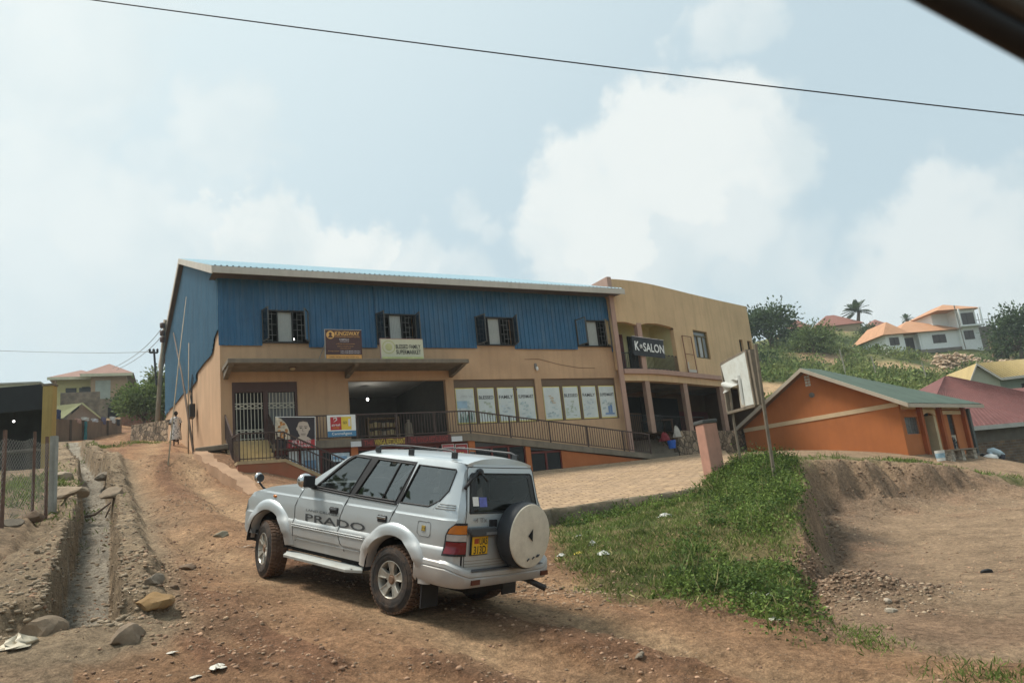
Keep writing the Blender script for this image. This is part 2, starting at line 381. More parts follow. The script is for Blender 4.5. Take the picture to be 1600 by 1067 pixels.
_cm = Matrix.Rotation(radians(CAR[0]), 3, 'Z') @ Matrix.Rotation(radians(-CAR[1]), 3, 'Y') @ Matrix.Rotation(radians(CAR[2]), 3, 'X')
_cn = np.array(_cm.col[2]); _cf = np.array(_cm.col[0])
_pl = [at(858, 797, 18.0), at(1092, 765, 20.4), B(12, -1.4, -1.87), B(17.5, -1.4, -1.72)]
PCO = np.linalg.lstsq(np.c_[np.array(_pl)[:, :2], np.ones(4)], np.array(_pl)[:, 2], rcond=None)[0]
def road_rough(S, O): return sstep(fbm(S/2.6, O/.75, 1.0, 4, 131, .6), .02, .32)*(1-.8*np.exp(-((O-.85)/.35)**2)-.8*np.exp(-((O+.85)/.35)**2))
def H(x, y, detail=True):
    x = np.asarray(x, float); y = np.asarray(y, float)
    z = H_nat(x, y); rr = np.hypot(x, y)
    near = np.clip(1.3-rr/40, 0, 1)
    if detail:
        z = z+near*(.10*fbm(x, y, 3.0, 4, 3)+.045*fbm(x, y, .6, 4, 9)+.030*fbm(x, y, .17, 3, 10)*np.clip(1.6-rr/14, 0, 1)*(.35+1.1*sstep(nz2(x/1.7, y/1.7, 43), .35, .7)))
        S, O = car_track(x, y)
        road = np.exp(-(O/3.5)**4)
        rut = -.13*np.exp(-((O-.8)/.30)**2)-.13*np.exp(-((O+.85)/.32)**2)-.10*np.exp(-((O-2.4)/.35)**2)-.08*np.exp(-((O+2.3)/.3)**2)+.07*np.exp(-(O/.45)**2)
        z = z+near*road*road_rough(S, O)*(.07+.09*np.abs(fbm(x, y, .3, 3, 133, .65)))
        z = z+road*near*(rut*(.6+.8*nz2(S/2.2, O*0+3, 5))+.05*fbm(S, O, 1.2, 4, 21)*1.2)
        # broken rubble beside the ruts and beside the ditch
        z = z+near*.16*np.clip(fbm(x, y, 1.1, 5, 33, .65), 0, 1)*sstep(nz2(x/2.6, y/2.6, 41), .52, .75)
    # the car stands on firm ground
    dx, dy = x-CAR[3], y-CAR[4]; pz = CAR[5]-(_cn[0]*dx+_cn[1]*dy)/_cn[2]+.02
    q = (dx*_cf[0]+dy*_cf[1])/np.hypot(_cf[0], _cf[1]); p_ = (-dx*_cf[1]+dy*_cf[0])/np.hypot(_cf[0], _cf[1])
    wc = np.exp(-((q-1.3)/2.6)**4-(p_/1.5)**4); z = z*(1-wc)+(pz+.02*fbm(x, y, .5, 3, 12)*detail)*wc
    # drain
    S, O = line_coord(x, y, DITCH); L = 0
    wob = .07*fbm(S, O*0, .7, 3, 51)+.045*fbm(x, y, .22, 4, 53, .65); Oa = O+wob; wv = .07*fbm(x, y, .3, 4, 77, .65)
    endf = sstep(S+.25*fbm(x, y, .4, 3, 54), .05, .3)*sstep(37.0-S, 0, 4.0)
    prof = np.where(np.abs(Oa) < .28, -.55+.05*fbm(x, y, .22, 4, 8, .65), 0)
    prof = np.where(np.abs(Oa) >= .28, -.55+(.55+.22)*sstep(np.abs(Oa), .28, .38), prof)
    ridge = np.where(Oa > 0, 1-sstep(Oa+.12*fbm(x, y, .5, 3, 56), .66, .9), 1-sstep(-Oa, .85, 1.2))
    prof = np.where(np.abs(Oa) > .38, (.22+wv)*ridge+.01, prof)
    wd = np.where(np.abs(O) < 1.2, endf, 0)
    z = z+np.where(S > .02, prof*wd, 0)
    S2, O2 = line_coord(x, y, GULLY); z = z-.32*np.exp(-(O2/.24)**4)*sstep(S2, .1, .8)
    # excavated lot
    back = sstep(y, 17, 23); wa = .25+.55*back
    sd = poly_sd(x+wa*fbm(x, y, 1.6, 4, 14), y+wa*fbm(x, y, 1.3, 4, 15), LOT)
    wdt = .30+back*.55
    t = sstep(sd, -.05, 1.0*wdt)
    zl = H_lot(x, y)+(.06*fbm(x, y, 1.2, 4, 61)+.03*fbm(x, y, .3, 3, 62) if detail else 0)
    edge_lo = sstep(y, 6.5, 9.5)   # open towards the road
    # talus at the foot and overhang-like bites in the back cliff
    tal = .45*np.exp(-((sd-.9)/.8)**2)*back*(.5+nz2(x/1.5, y/1.5, 71))*.8
    hx_, hy_ = HEAP; heap = .38*np.exp(-(((x-hx_)/.85)**2+((y-hy_)/.9)**2))*(.8+.6*fbm(x, y, .4, 4, 72, .65))
    zl = zl+tal+heap
    tt = np.where(sd > 0, t*edge_lo+(1-edge_lo)*sstep(sd, 0, 3.0), 0)
    z = z*(1-tt)+zl*tt
    cz_ = sstep(sd, -.15, .1)*(1-sstep(sd, .7, 1.5))*sstep(y, 9.5, 11.5); z = z+cz_*(.13*fbm(x, y, .38, 4, 83, .7)+.05*np.abs(fbm(x, y, .15, 3, 84, .6))*np.clip(1.4-rr/22, 0, 1))
    z = z+.36*back*sstep(sd, -.05, .25)*(1-sstep(sd, .5, 1.9))*fbm(x, y, .9, 4, 81, .6)
    # paved forecourt lies on a bed just above this ground
    sp = poly_sd(x, y, PAVE); zp = PCO[0]*x+PCO[1]*y+PCO[2]-.12; ip = sstep(sp, -.25, .1); z = np.where(ip > 0, z*(1-ip)+np.minimum(z, zp)*ip, z)
    # hillside: lumpy
    hill = sstep(rr, 45, 80); z = z+hill*(1.2*fbm(x, y, 14, 3, 91))
    return z
def gz(x, y, detail=True): return float(H(np.array([x]), np.array([y]), detail)[0])
def ground_at(px, py, extra=0.0):
    """the point of the ground seen at a pixel"""
    d = ray(px, py); ts = np.geomspace(3, 140, 700); q = d[None]*ts[:, None]
    below = q[:, 2] < H(q[:, 0], q[:, 1])
    i = int(np.argmax(below)) if below.any() else len(ts)-1
    p = q[i]; return np.array([p[0], p[1], gz(p[0], p[1])+extra])

BARE = []
def terrain():
    ang = np.concatenate([np.linspace(-180, -58, 46)[:-1], np.linspace(-58, -42, 50)[:-1], np.linspace(-42, 42, 620)[:-1], np.linspace(42, 58, 50)[:-1], np.linspace(58, 180, 46)])
    rad = np.concatenate([[.01, .6, 1.2, 1.8, 2.4], np.geomspace(3.0, 60, 470), np.geomspace(61.5, 900, 70)])
    A, Rr = np.meshgrid(np.radians(ang), rad, indexing='ij')
    X = Rr*np.sin(A); Y = Rr*np.cos(A); Z = H(X, Y)
    m, n = X.shape; P = np.stack([X, Y, Z], -1).reshape(-1, 3)
    # zones: colour of the soil itself
    S, O = car_track(X, Y); Sd, Od = line_coord(X, Y, DITCH); sd = poly_sd(X, Y, LOT); sp = poly_sd(X, Y, PAVE)
    nA = fbm(X, Y, 2.2, 4, 101); nB = fbm(X, Y, .7, 4, 102); nC = fbm(X, Y, 9, 4, 103); rr = np.hypot(X, Y)
    soil = np.array([.34, .235, .15]); red = np.array([.375, .215, .120]); redd = np.array([.235, .122, .072]); pale = np.array([.48, .32, .19])
    grey = np.array([.30, .222, .145]); lotc = np.array([.36, .25, .16]); grn = np.array([.085, .112, .032]); grn2 = np.array([.155, .155, .060]); olive = np.array([.055, .075, .025])
    C = np.ones(X.shape+(3,))*soil
    def lay(w, c):
        nonlocal C
        w = np.clip(w, 0, 1)[..., None]; C = C*(1-w)+c*w
    right = line_coord(X, Y, DITCH)[1]
    roadw = np.clip(sstep(Od+nA*.8, .4, 1.7)*(1-sstep(O, 4.5, 8.5))+(1-sstep(rr+nA*1.5, 5.2, 8.2)), 0, 1)
    lay(roadw+nB*.3, red)
    st_ = road_rough(S, O); lay(roadw*np.clip(st_*.9+.5*sstep(nA+.35*nB, .1, .4), 0, 1)*.9, redd)
    tr = np.exp(-((O-.85)/.45)**2)+np.exp(-((O+.85)/.45)**2)+.6*np.exp(-((O-2.5)/.5)**2)
    lay(roadw*tr*(.75+nB*.7)*.9, pale)
    lay(np.where(np.abs(Od) < 1.3, 1-sstep(np.abs(Od), .8, 1.25), 0), grey*1.12)
    lay(np.where(np.abs(Od) < .27, 1, 0)*sstep(Sd, .1, .6), np.array([.34, .30, .24]))
    lay(np.where(Od < -1.0, sstep(-Od, 1.0, 1.6), 0)*.85, grey)
    lay(sstep(sd, -.1, .5), lotc)
    lay(sstep(sd, .0, .5)*(1-sstep(sd, .9, 2.3))*sstep(Y, 9.5, 12)*(.75+nB*.5), np.array([.225, .155, .105]))
    lay(sstep(sd, .3, .8)*(sstep(nA, .15, .5))*.6, np.array([.31, .19, .12]))
    # grass: the bank between road, kerb and lot, the verge beyond the fence, the hillside
    gedge = O+nA*.7
    bank = sstep(gedge, 1.5, 4.0)*(1-sstep(sd, -.25, .15))*(1-sstep(sp, -.6, .0))*sstep(Y, 6.2, 7.5)*(1-sstep(Y, 21.5, 24.5))*sstep(X, .1, 1.0)
    lay(bank*(.80+nB*.55), grn2); lay(bank*sstep(nA+.5*nB, -.15, .35), grn)
    vg = sstep(-Od, 2.4, 3.2)*sstep(Y, 13, 15)*(1-sstep(Y, 26, 30))*(X < -9)
    lay(vg*(.7+nB*.6), grn2)
    topg = sstep(-sd, .0, .4)*(1-sstep(-sd, 1.2, 3.0))*sstep(Y, 21.5, 23)*(X > 7.0); lay(topg*(.65+nB), grn)
    for q_, r_ in ((at(1195, 585, 64), 4.5), (at(1420, 574, 100), 5.5), (at(1475, 585, 100), 4.0)): BARE.append((q_[0], q_[1], r_))
    hl = sstep(rr, 40, 52)*(X > 10)+sstep(rr, 75, 95); lay(hl, olive); lay(hl*sstep(nC, -.05, .35), grn2); lay(hl*sstep(nC+.4*nB, .38, .62)*.8, np.array([.36, .24, .14]))
    lay(np.exp(-(((X-HEAP[0])/.95)**2+((Y-HEAP[1])/1.0)**2)**2)*(.85+nB*.4), np.array([.19, .125, .082]))
    for bx, by, br in BARE: lay(sstep(br+nA*2-np.hypot(X-bx, Y-by), 0, 1.5), np.array([.46, .31, .18]))
    # faces sorted by what they are
    fi = np.arange(m*n).reshape(m, n); F = np.stack([fi[:-1, :-1], fi[:-1, 1:], fi[1:, 1:], fi[1:, :-1]], -1).reshape(-1, 4)
    cen = lambda q: (q[:-1, :-1]+q[1:, 1:]).reshape(-1)/2
    region = np.zeros(len(F), int)                       # 0 ground
    region[(cen(roadw) > .5)] = 1                        # road
    region[(cen(bank) > .35)] = 2
    region[(cen(sd) > 0) & (cen(Y) > 6.0)] = 3
    region[(np.abs(cen(Od)) < .95) & (cen(Sd) > .1) & (cen(Sd) < 36)] = 4
    region[cen(hl) > .5] = 5
    # analytic normals keep the seams between the sheets invisible
    gx = np.stack([P.reshape(m, n, 3)[2:, 1:-1]-P.reshape(m, n, 3)[:-2, 1:-1], P.reshape(m, n, 3)[1:-1, 2:]-P.reshape(m, n, 3)[1:-1, :-2]], 0)
    nn = np.zeros((m, n, 3)); nn[..., 2] = 1; cr = np.cross(gx[1], gx[0]); cr *= np.sign(cr[..., 2:3]); nn[1:-1, 1:-1] = cr/np.linalg.norm(cr, axis=-1, keepdims=True); nn = nn.reshape(-1, 3)
    Cf = np.clip(np.c_[C.reshape(-1, 3), np.ones(m*n)], 0, 1)
    gm = ground_material()
    for k, nm in enumerate(['ground', 'dirt_road', 'grass_bank', 'excavated_lot', 'drain_ditch', 'hillside']):
        Fk = F[region == k]
        if not len(Fk): continue
        ids, inv = np.unique(Fk, return_inverse=True); Fk = inv.reshape(-1, 4)
        me = bpy.data.meshes.new(nm); me.vertices.add(len(ids)); me.vertices.foreach_set('co', P[ids].ravel())
        me.loops.add(Fk.size); me.loops.foreach_set('vertex_index', Fk[:, ::-1].ravel().astype(np.int32)); me.polygons.add(len(Fk)); me.polygons.foreach_set('loop_start', np.arange(0, Fk.size, 4, dtype=np.int32)); me.polygons.foreach_set('loop_total', np.full(len(Fk), 4, np.int32))
        me.polygons.foreach_set('use_smooth', np.ones(len(Fk), bool)); me.update(calc_edges=True); me.validate()
        ca = me.color_attributes.new('soil', 'FLOAT_COLOR', 'POINT'); ca.data.foreach_set('color', Cf[ids].ravel().astype(np.float32))
        me.normals_split_custom_set_from_vertices([tuple(q) for q in nn[ids]])
        me.materials.append(gm); ob = bpy.data.objects.new(nm, me); COL.objects.link(ob); tag(ob, kind='structure')
def ground_material():
    m = bpy.data.materials.new('earth'); m.use_nodes = True; nt = m.node_tree; N = nt.nodes; L = nt.links; b = N['Principled BSDF']
    b.inputs['Roughness'].default_value = .95; b.inputs['Specular IOR Level'].default_value = .15
    tc = N.new('ShaderNodeTexCoord'); va = N.new('ShaderNodeVertexColor'); va.layer_name = 'soil'
    def noise(s, det, r=.65):
        n = N.new('ShaderNodeTexNoise'); n.inputs['Scale'].default_value = s; n.inputs['Detail'].default_value = det; n.inputs['Roughness'].default_value = r; L.new(tc.outputs['Object'], n.inputs['Vector']); return n.outputs['Fac']
    def mr(x, lo, hi, a, c):
        n = N.new('ShaderNodeMapRange'); L.new(x, n.inputs[0]); n.inputs[1].default_value = lo; n.inputs[2].default_value = hi; n.inputs[3].default_value = a; n.inputs[4].default_value = c; return n.outputs[0]
    def mul(c, f):
        n = N.new('ShaderNodeMix'); n.data_type = 'RGBA'; n.blend_type = 'MULTIPLY'; n.inputs[0].default_value = 1; L.new(c, n.inputs[6]); L.new(f, n.inputs[7]); return n.outputs[2]
    c = mul(va.outputs[0], mr(noise(1.3, 8, .7), .3, .7, .66, 1.32)); c = mul(c, mr(noise(11, 8, .8), .35, .65, .55, 1.42)); c = mul(c, mr(noise(45, 5, .75), .35, .65, .72, 1.28))
    vo = N.new('ShaderNodeTexVoronoi'); vo.inputs['Scale'].default_value = 16; L.new(tc.outputs['Object'], vo.inputs['Vector'])
    st = mr(vo.outputs['Distance'], .12, .2, 1.0, 0.0)
    gt = N.new('ShaderNodeMath'); gt.operation = 'MULTIPLY'; L.new(st, gt.inputs[0]); L.new(mr(noise(.9, 4), .5, .62, 0, .5), gt.inputs[1])
    mx = N.new('ShaderNodeMix'); mx.data_type = 'RGBA'; L.new(gt.outputs[0], mx.inputs[0]); L.new(c, mx.inputs[6]); mx.inputs[7].default_value = (.46, .38, .29, 1)
    L.new(mx.outputs[2], b.inputs['Base Color'])
    ad = N.new('ShaderNodeMath'); ad.operation = 'ADD'; L.new(noise(14, 9, .75), ad.inputs[0])
    s2 = N.new('ShaderNodeMath'); s2.operation = 'MULTIPLY'; L.new(st, s2.inputs[0]); s2.inputs[1].default_value = .15; L.new(s2.outputs[0], ad.inputs[1])
    bp = N.new('ShaderNodeBump'); bp.inputs['Strength'].default_value = 1.0; bp.inputs['Distance'].default_value = .12; L.new(ad.outputs[0], bp.inputs['Height']); L.new(bp.outputs[0], b.inputs['Normal'])
    return m
terrain()

# paved forecourt: a thick slab with wavy brick courses, and its rubble kerb
def paving():
    co = PCO
    zf = lambda x, y: co[0]*x+co[1]*y+co[2]
    m = MB(); top = [(p[0], p[1], zf(*p)) for p in PAVE]
    vs = [(p[0], p[1]) for p in PAVE]; n = len(vs)
    mn = PAVE.min(0); mx = PAVE.max(0)
    gx, gy = np.meshgrid(np.arange(mn[0], mx[0], .35), np.arange(mn[1], mx[1], .35)); g = np.c_[gx.ravel(), gy.ravel()]
    g = g[poly_sd(g[:, 0], g[:, 1], PAVE) > .12]
    r = delaunay_2d_cdt([Vector(v) for v in vs]+[Vector(q) for q in g], [], [list(range(n))], 1, 1e-5)
    m.add([(v[0], v[1], zf(v[0], v[1])+.05*float(fbm(np.array(v[0]), np.array(v[1]), 2.5, 3, 7))) for v in r[0]], r[2])
    for i in range(n):
        a, b = top[i], top[(i+1) % n]; m.poly([a, b, (b[0], b[1], b[2]-.5), (a[0], a[1], a[2]-.5)])
    ob = m.build('forecourt_paving', mat_paving(), None, smooth=.6); tag(ob, kind='structure')
    k = MB(); pts = []
    for i in range(3):
        for t in np.linspace(0, 1, 26): pts.append(KERB[i]*(1-t)+KERB[i+1]*t)
    pts = np.array(pts); nr = np.array([(KERB[3]-KERB[0])[1], -(KERB[3]-KERB[0])[0]]); nr = nr/np.linalg.norm(nr)
    rows = []
    for i, p in enumerate(pts):
        z = zf(*p); j = lambda q: .035*float(fbm(np.array(i*.3), np.array(q*7.0), 1.0, 3, 4))
        rows.append([(p[0]-nr[0]*.14, p[1]-nr[1]*.14, z+.02), (p[0]-nr[0]*.02, p[1]-nr[1]*.02, z+.05+j(1)), (p[0]+nr[0]*(.10+j(2)), p[1]+nr[1]*(.1+j(2)), z+.03+j(3)), (p[0]+nr[0]*(.13+j(5)), p[1]+nr[1]*(.13+j(5)), z-.18), (p[0]+nr[0]*(.17+j(6)), p[1]+nr[1]*(.17+j(6)), z-.75)])
    k.grid(np.array(rows)); ob = k.build('retaining_kerb', mat('kerb stone', (.16, .125, .085), .95, .3, 3, .8, 14, dirt=(.05, .05, .025), dirt_amt=.7), None, smooth=True)
    tag(ob, 'low rough stone kerb holding the sand-coloured paving above the grass', 'kerb')
def mat_paving():
    m = mat('brick paving', (.36, .25, .155), .92, .28, 2.6, .4, 30)
    nt = m.node_tree; N = nt.nodes; L = nt.links; b = N['Principled BSDF']; src = b.inputs['Base Color'].links[0].from_socket
    tc = N.new('ShaderNodeTexCoord'); mp = N.new('ShaderNodeMapping'); mp.inputs['Rotation'].default_value = (0, 0, radians(-12)); L.new(tc.outputs['Object'], mp.inputs[0])
    ns = N.new('ShaderNodeTexNoise'); ns.inputs['Scale'].default_value = 1.1; ns.inputs['Detail'].default_value = 3; L.new(mp.outputs[0], ns.inputs['Vector'])
    vm = N.new('ShaderNodeVectorMath'); vm.operation = 'MULTIPLY_ADD'; L.new(ns.outputs['Color'], vm.inputs[0]); vm.inputs[1].default_value = (.35, .5, 0); L.new(mp.outputs[0], vm.inputs[2])
    br = N.new('ShaderNodeTexBrick'); L.new(vm.outputs[0], br.inputs['Vector']); br.inputs['Scale'].default_value = 1; br.inputs['Brick Width'].default_value = .34; br.inputs['Row Height'].default_value = .26; br.inputs['Mortar Size'].default_value = .022; br.inputs['Mortar Smooth'].default_value = .4
    br.inputs[1].default_value = (1.08, 1.06, 1.0, 1); br.inputs[2].default_value = (.9, .9, .92, 1); br.inputs[3].default_value = (.42, .37, .32, 1)
    n3 = N.new('ShaderNodeTexNoise'); n3.inputs['Scale'].default_value = .45; L.new(tc.outputs['Object'], n3.inputs['Vector'])
    mr = N.new('ShaderNodeMapRange'); L.new(n3.outputs['Fac'], mr.inputs[0]); mr.inputs[1].default_value = .35; mr.inputs[2].default_value = .62; mr.inputs[3].default_value = .65; mr.inputs[4].default_value = 1
    mx = N.new('ShaderNodeMix'); mx.data_type = 'RGBA'; mx.blend_type = 'MULTIPLY'; L.new(mr.outputs[0], mx.inputs[0]); L.new(src, mx.inputs[6]); L.new(br.outputs[0], mx.inputs[7]); L.new(mx.outputs[2], b.inputs['Base Color'])
    bp = N.new('ShaderNodeBump'); bp.inputs['Strength'].default_value = .5; bp.inputs['Distance'].default_value = .02; bp.invert = True; L.new(br.outputs['Fac'], bp.inputs['Height'])
    if b.inputs['Normal'].links: L.new(b.inputs['Normal'].links[0].from_socket, bp.inputs['Normal'])
    L.new(bp.outputs[0], b.inputs['Normal'])
    return m
paving()
# ------------------------------------------------------------------ blue-clad shop building
OCHRE = mat('ochre plaster', (.52, .33, .195), .9, .13, .6, .15, 60, streak=.34, dirt=(.30, .19, .115))
OCHRE2 = mat('salon plaster', (.61, .42, .24), .9, .13, .5, .15, 60, streak=.36, dirt=(.33, .215, .13))
BLUE = mat('blue sheet', (.032, .118, .225), .5, .2, .7, 0, streak=.42, dirt=(.13, .17, .20), spec=.35)
ROOFB = mat('blue roof sheet', (.22, .36, .43), .5, .12, .7, 0, streak=.25, dirt=(.35, .42, .45))
FASC = mat('fascia', (.52, .48, .42), .8, .08, 1.5, 0, streak=.25, dirt=(.25, .2, .15))
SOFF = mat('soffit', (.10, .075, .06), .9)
CONC = mat('concrete', (.20, .165, .125), .95, .2, 2, .4, 40, streak=.45, dirt=(.07, .06, .045))
BROWN = mat('brown paint', (.085, .042, .034), .55, .12, 2)
MAROON = mat('maroon paint', (.13, .022, .016), .55, .15, 2)
TERRA = mat('terracotta paint', (.42, .135, .045), .85, .10, 1.5, .1, 50, streak=.2, dirt=(.2, .08, .04))
BRICKRED = mat('brick red paint', (.30, .105, .055), .9, .12, 1.5, .1, 50, dirt=(.2, .12, .07), dirt_amt=.5)
DARKM = mat('dark frame', (.022, .018, .016), .5)
RAILM = mat('rail paint', (.065, .038, .030), .5, .2, 3)
CREAM = mat('cream grille', (.55, .52, .43), .6, .1)
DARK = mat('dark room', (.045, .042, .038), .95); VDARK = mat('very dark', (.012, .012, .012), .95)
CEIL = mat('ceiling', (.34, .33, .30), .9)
TILE = mat('yellow tile', (.50, .37, .18), .7, .12, 6)
SHUT = glass('shutter glass', (.02, .02, .02), .35)
SGLASS = glass('shop glass', (.03, .028, .026), .4, .08, 1.28)
CURT = mat('grey curtain', (.42, .44, .42), .9, .05)
POSTW = mat('poster white', (.60, .64, .62), .55, .08, 2.5)
WHITE = mat('white', (.75, .75, .72), .6, .05)
YEL = mat('poster yellow', (.72, .60, .20), .6)
BLK = mat('black print', (.02, .02, .022), .6)
def corr(m, s0, s1, lo, hi, axis='x', d=0.0, pitch=.21, depth=.032, sign=-1):
    """trapezoidal sheet; lo/hi may be functions of the run"""
    xs = []; k = math.floor(s0/pitch)
    while k*pitch < s1:
        for f, h in ((0, 0), (.30, 0), (.40, 1), (.62, 1), (.72, 0)):
            q = (k+f)*pitch
            if s0 <= q <= s1: xs.append((q, h))
        k += 1
    if not xs or xs[0][0] > s0: xs.insert(0, (s0, 0))
    if xs[-1][0] < s1: xs.append((s1, 0))
    L = lo if callable(lo) else (lambda q: lo); Hh = hi if callable(hi) else (lambda q: hi)
    rows = []
    for zf in (L, Hh): rows.append([((q, d+sign*depth*h, zf(q)) if axis == 'x' else (d+sign*depth*h, q, zf(q))) for q, h in xs])
    m.grid(np.array(rows)); return m
shop = thing('shop_building', 'ochre shop block with blue corrugated upper storey, blue sheet roof and long concrete canopy', 'shop', C0, BY)
UPW = [(1.46, 3.14), (5.80, 7.43), (10.12, 11.92), (15.15, 17.0)]
LW = [(8.93, 12.75), (13.07, 16.97)]
holes = [(.38, 2.65, 0.0, 2.13), (4.57, 8.57, -.24, 2.13)]+[(a, b, .27, 2.13) for a, b in LW]+[(a+.03, b-.03, 3.57, 4.80) for a, b in UPW]
w = MB(); w.wall(0, 17.35, -2.6, 5.9, 0, .22, holes)
# side wall, stepped top where the sheet starts
sp = [(0.22, -1.2), (26.5, 1.5), (26.5, 5.2), (22, 4.95), (20, 4.72), (16, 4.45), (12, 4.2), (11.9, 3.95), (8.2, 3.75), (7.3, 3.72), (7.2, 4.02), (4.4, 3.85), (2.4, 3.66), (1.7, 3.66), (1.05, 4.05), (.22, 4.1)]
w.prism([(0, v, h) for v, h in sp], (.2, 0, 0))
w.box(.2, 17.35, 26.3, 26.5, -1, 8.9)
w.build('wall', OCHRE, shop)
RK = [(-.9, 6.1), (12.35, 11.04), (29, 9.16)]
rake = lambda v: np.interp(v, [q[0] for q in RK], [q[1] for q in RK])
c = MB()
segs = [(-.04, 1.46, 3.46, 5.98), (1.46, 3.14, 4.83, 5.98), (3.14, 5.80, 3.42, 5.98), (5.80, 7.43, 4.82, 5.98), (7.43, 10.12, 3.44, 5.98), (10.12, 11.92, 4.82, 5.98), (11.92, 15.15, 3.43, 5.98), (15.15, 17.0, 4.82, 5.98), (17.0, 17.32, 3.33, 5.98)]
for a, b, lo, hi in segs: corr(c, a, b, lo, hi, 'x', -.05)
c.build('front_cladding', BLUE, shop, fix=False)
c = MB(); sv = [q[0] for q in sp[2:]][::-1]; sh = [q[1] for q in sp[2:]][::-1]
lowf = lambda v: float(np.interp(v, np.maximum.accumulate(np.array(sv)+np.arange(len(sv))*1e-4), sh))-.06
corr(c, -.05, 26.5, lowf, lambda v: float(rake(v))-.12, 'y', -.05); c.build('side_cladding', mat('sunlit blue sheet', (.062, .165, .255), .5, .15, .9, 0, streak=.3, dirt=(.16, .20, .23), spec=.4), shop, fix=False)  # side sheet coloured lighter than the front: sunlight on this wall painted in
r = MB()
for v0, v1 in ((-.95, 12.35), (12.35, 29)):
    xs = []; k = 0
    while -.32+k*.2 < 17.45:
        q = -.32+k*.2; xs += [(q, 0), (q+.06, 0), (q+.08, .035), (q+.12, .035), (q+.14, 0)]; k += 1
    xs = [x for x in xs if x[0] <= 17.45]
    r.grid(np.array([[(x, v, float(rake(v))+.02+b) for x, b in xs] for v in (v0, v1)]))
r.build('roof', ROOFB, shop, fix=False)
f = MB(); f.box(-.34, 17.5, -.97, -.92, 5.86, 6.11); f.build('fascia', FASC, shop)
f = MB()
for (a, b), (p, q) in zip(RK[:-1], RK[1:]): f.prism([(-.34, a, b-.26), (-.34, p, q-.26), (-.34, p, q+.03), (-.34, a, b+.03)], (.05, 0, 0))
f.build('barge_board', FASC, shop)
f = MB()
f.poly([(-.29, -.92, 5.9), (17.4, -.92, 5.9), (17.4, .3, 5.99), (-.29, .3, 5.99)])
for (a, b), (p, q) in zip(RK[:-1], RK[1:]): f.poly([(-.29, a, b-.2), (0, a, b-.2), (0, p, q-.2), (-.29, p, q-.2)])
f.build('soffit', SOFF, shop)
# canopy
k = MB(); k.box(.06, 9.0, -1.5, 0, 2.5, 2.66)
for s in (.1, 4.45, 8.75):
    k.prism([(s, -1.46, 2.5), (s, -1.3, 2.42), (s, 0, 2.22), (s, 0, 2.5)], (.16, 0, 0))
k.build('canopy', CONC, shop, bevel=.015)
# room boxes behind the openings
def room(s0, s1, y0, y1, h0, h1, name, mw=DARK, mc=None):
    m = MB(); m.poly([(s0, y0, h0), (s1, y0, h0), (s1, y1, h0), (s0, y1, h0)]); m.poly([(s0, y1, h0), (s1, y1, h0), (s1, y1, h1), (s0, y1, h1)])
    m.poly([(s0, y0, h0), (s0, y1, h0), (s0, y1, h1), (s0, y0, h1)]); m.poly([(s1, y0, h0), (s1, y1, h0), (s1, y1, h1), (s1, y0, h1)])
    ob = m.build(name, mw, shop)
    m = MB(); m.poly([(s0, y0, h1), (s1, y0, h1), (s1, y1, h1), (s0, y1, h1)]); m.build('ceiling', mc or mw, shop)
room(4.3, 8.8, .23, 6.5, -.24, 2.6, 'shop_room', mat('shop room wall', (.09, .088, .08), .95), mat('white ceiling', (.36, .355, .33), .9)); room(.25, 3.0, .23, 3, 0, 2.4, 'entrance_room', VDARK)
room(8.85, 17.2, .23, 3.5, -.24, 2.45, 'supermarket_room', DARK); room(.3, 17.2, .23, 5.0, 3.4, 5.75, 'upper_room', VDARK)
m = MB(); m.wall(.1, 17.35, 3.0, 6.2, .24, .28, [(a, b, 3.57, 4.8) for a, b in UPW]); m.prism([(17.2, .3, 2), (17.2, 28.5, 2), (17.2, 28.5, 9.0), (17.2, 12.35, 10.8), (17.2, .3, 6.3)], (.1, 0, 0)); m.build('inner_wall', VDARK, shop)
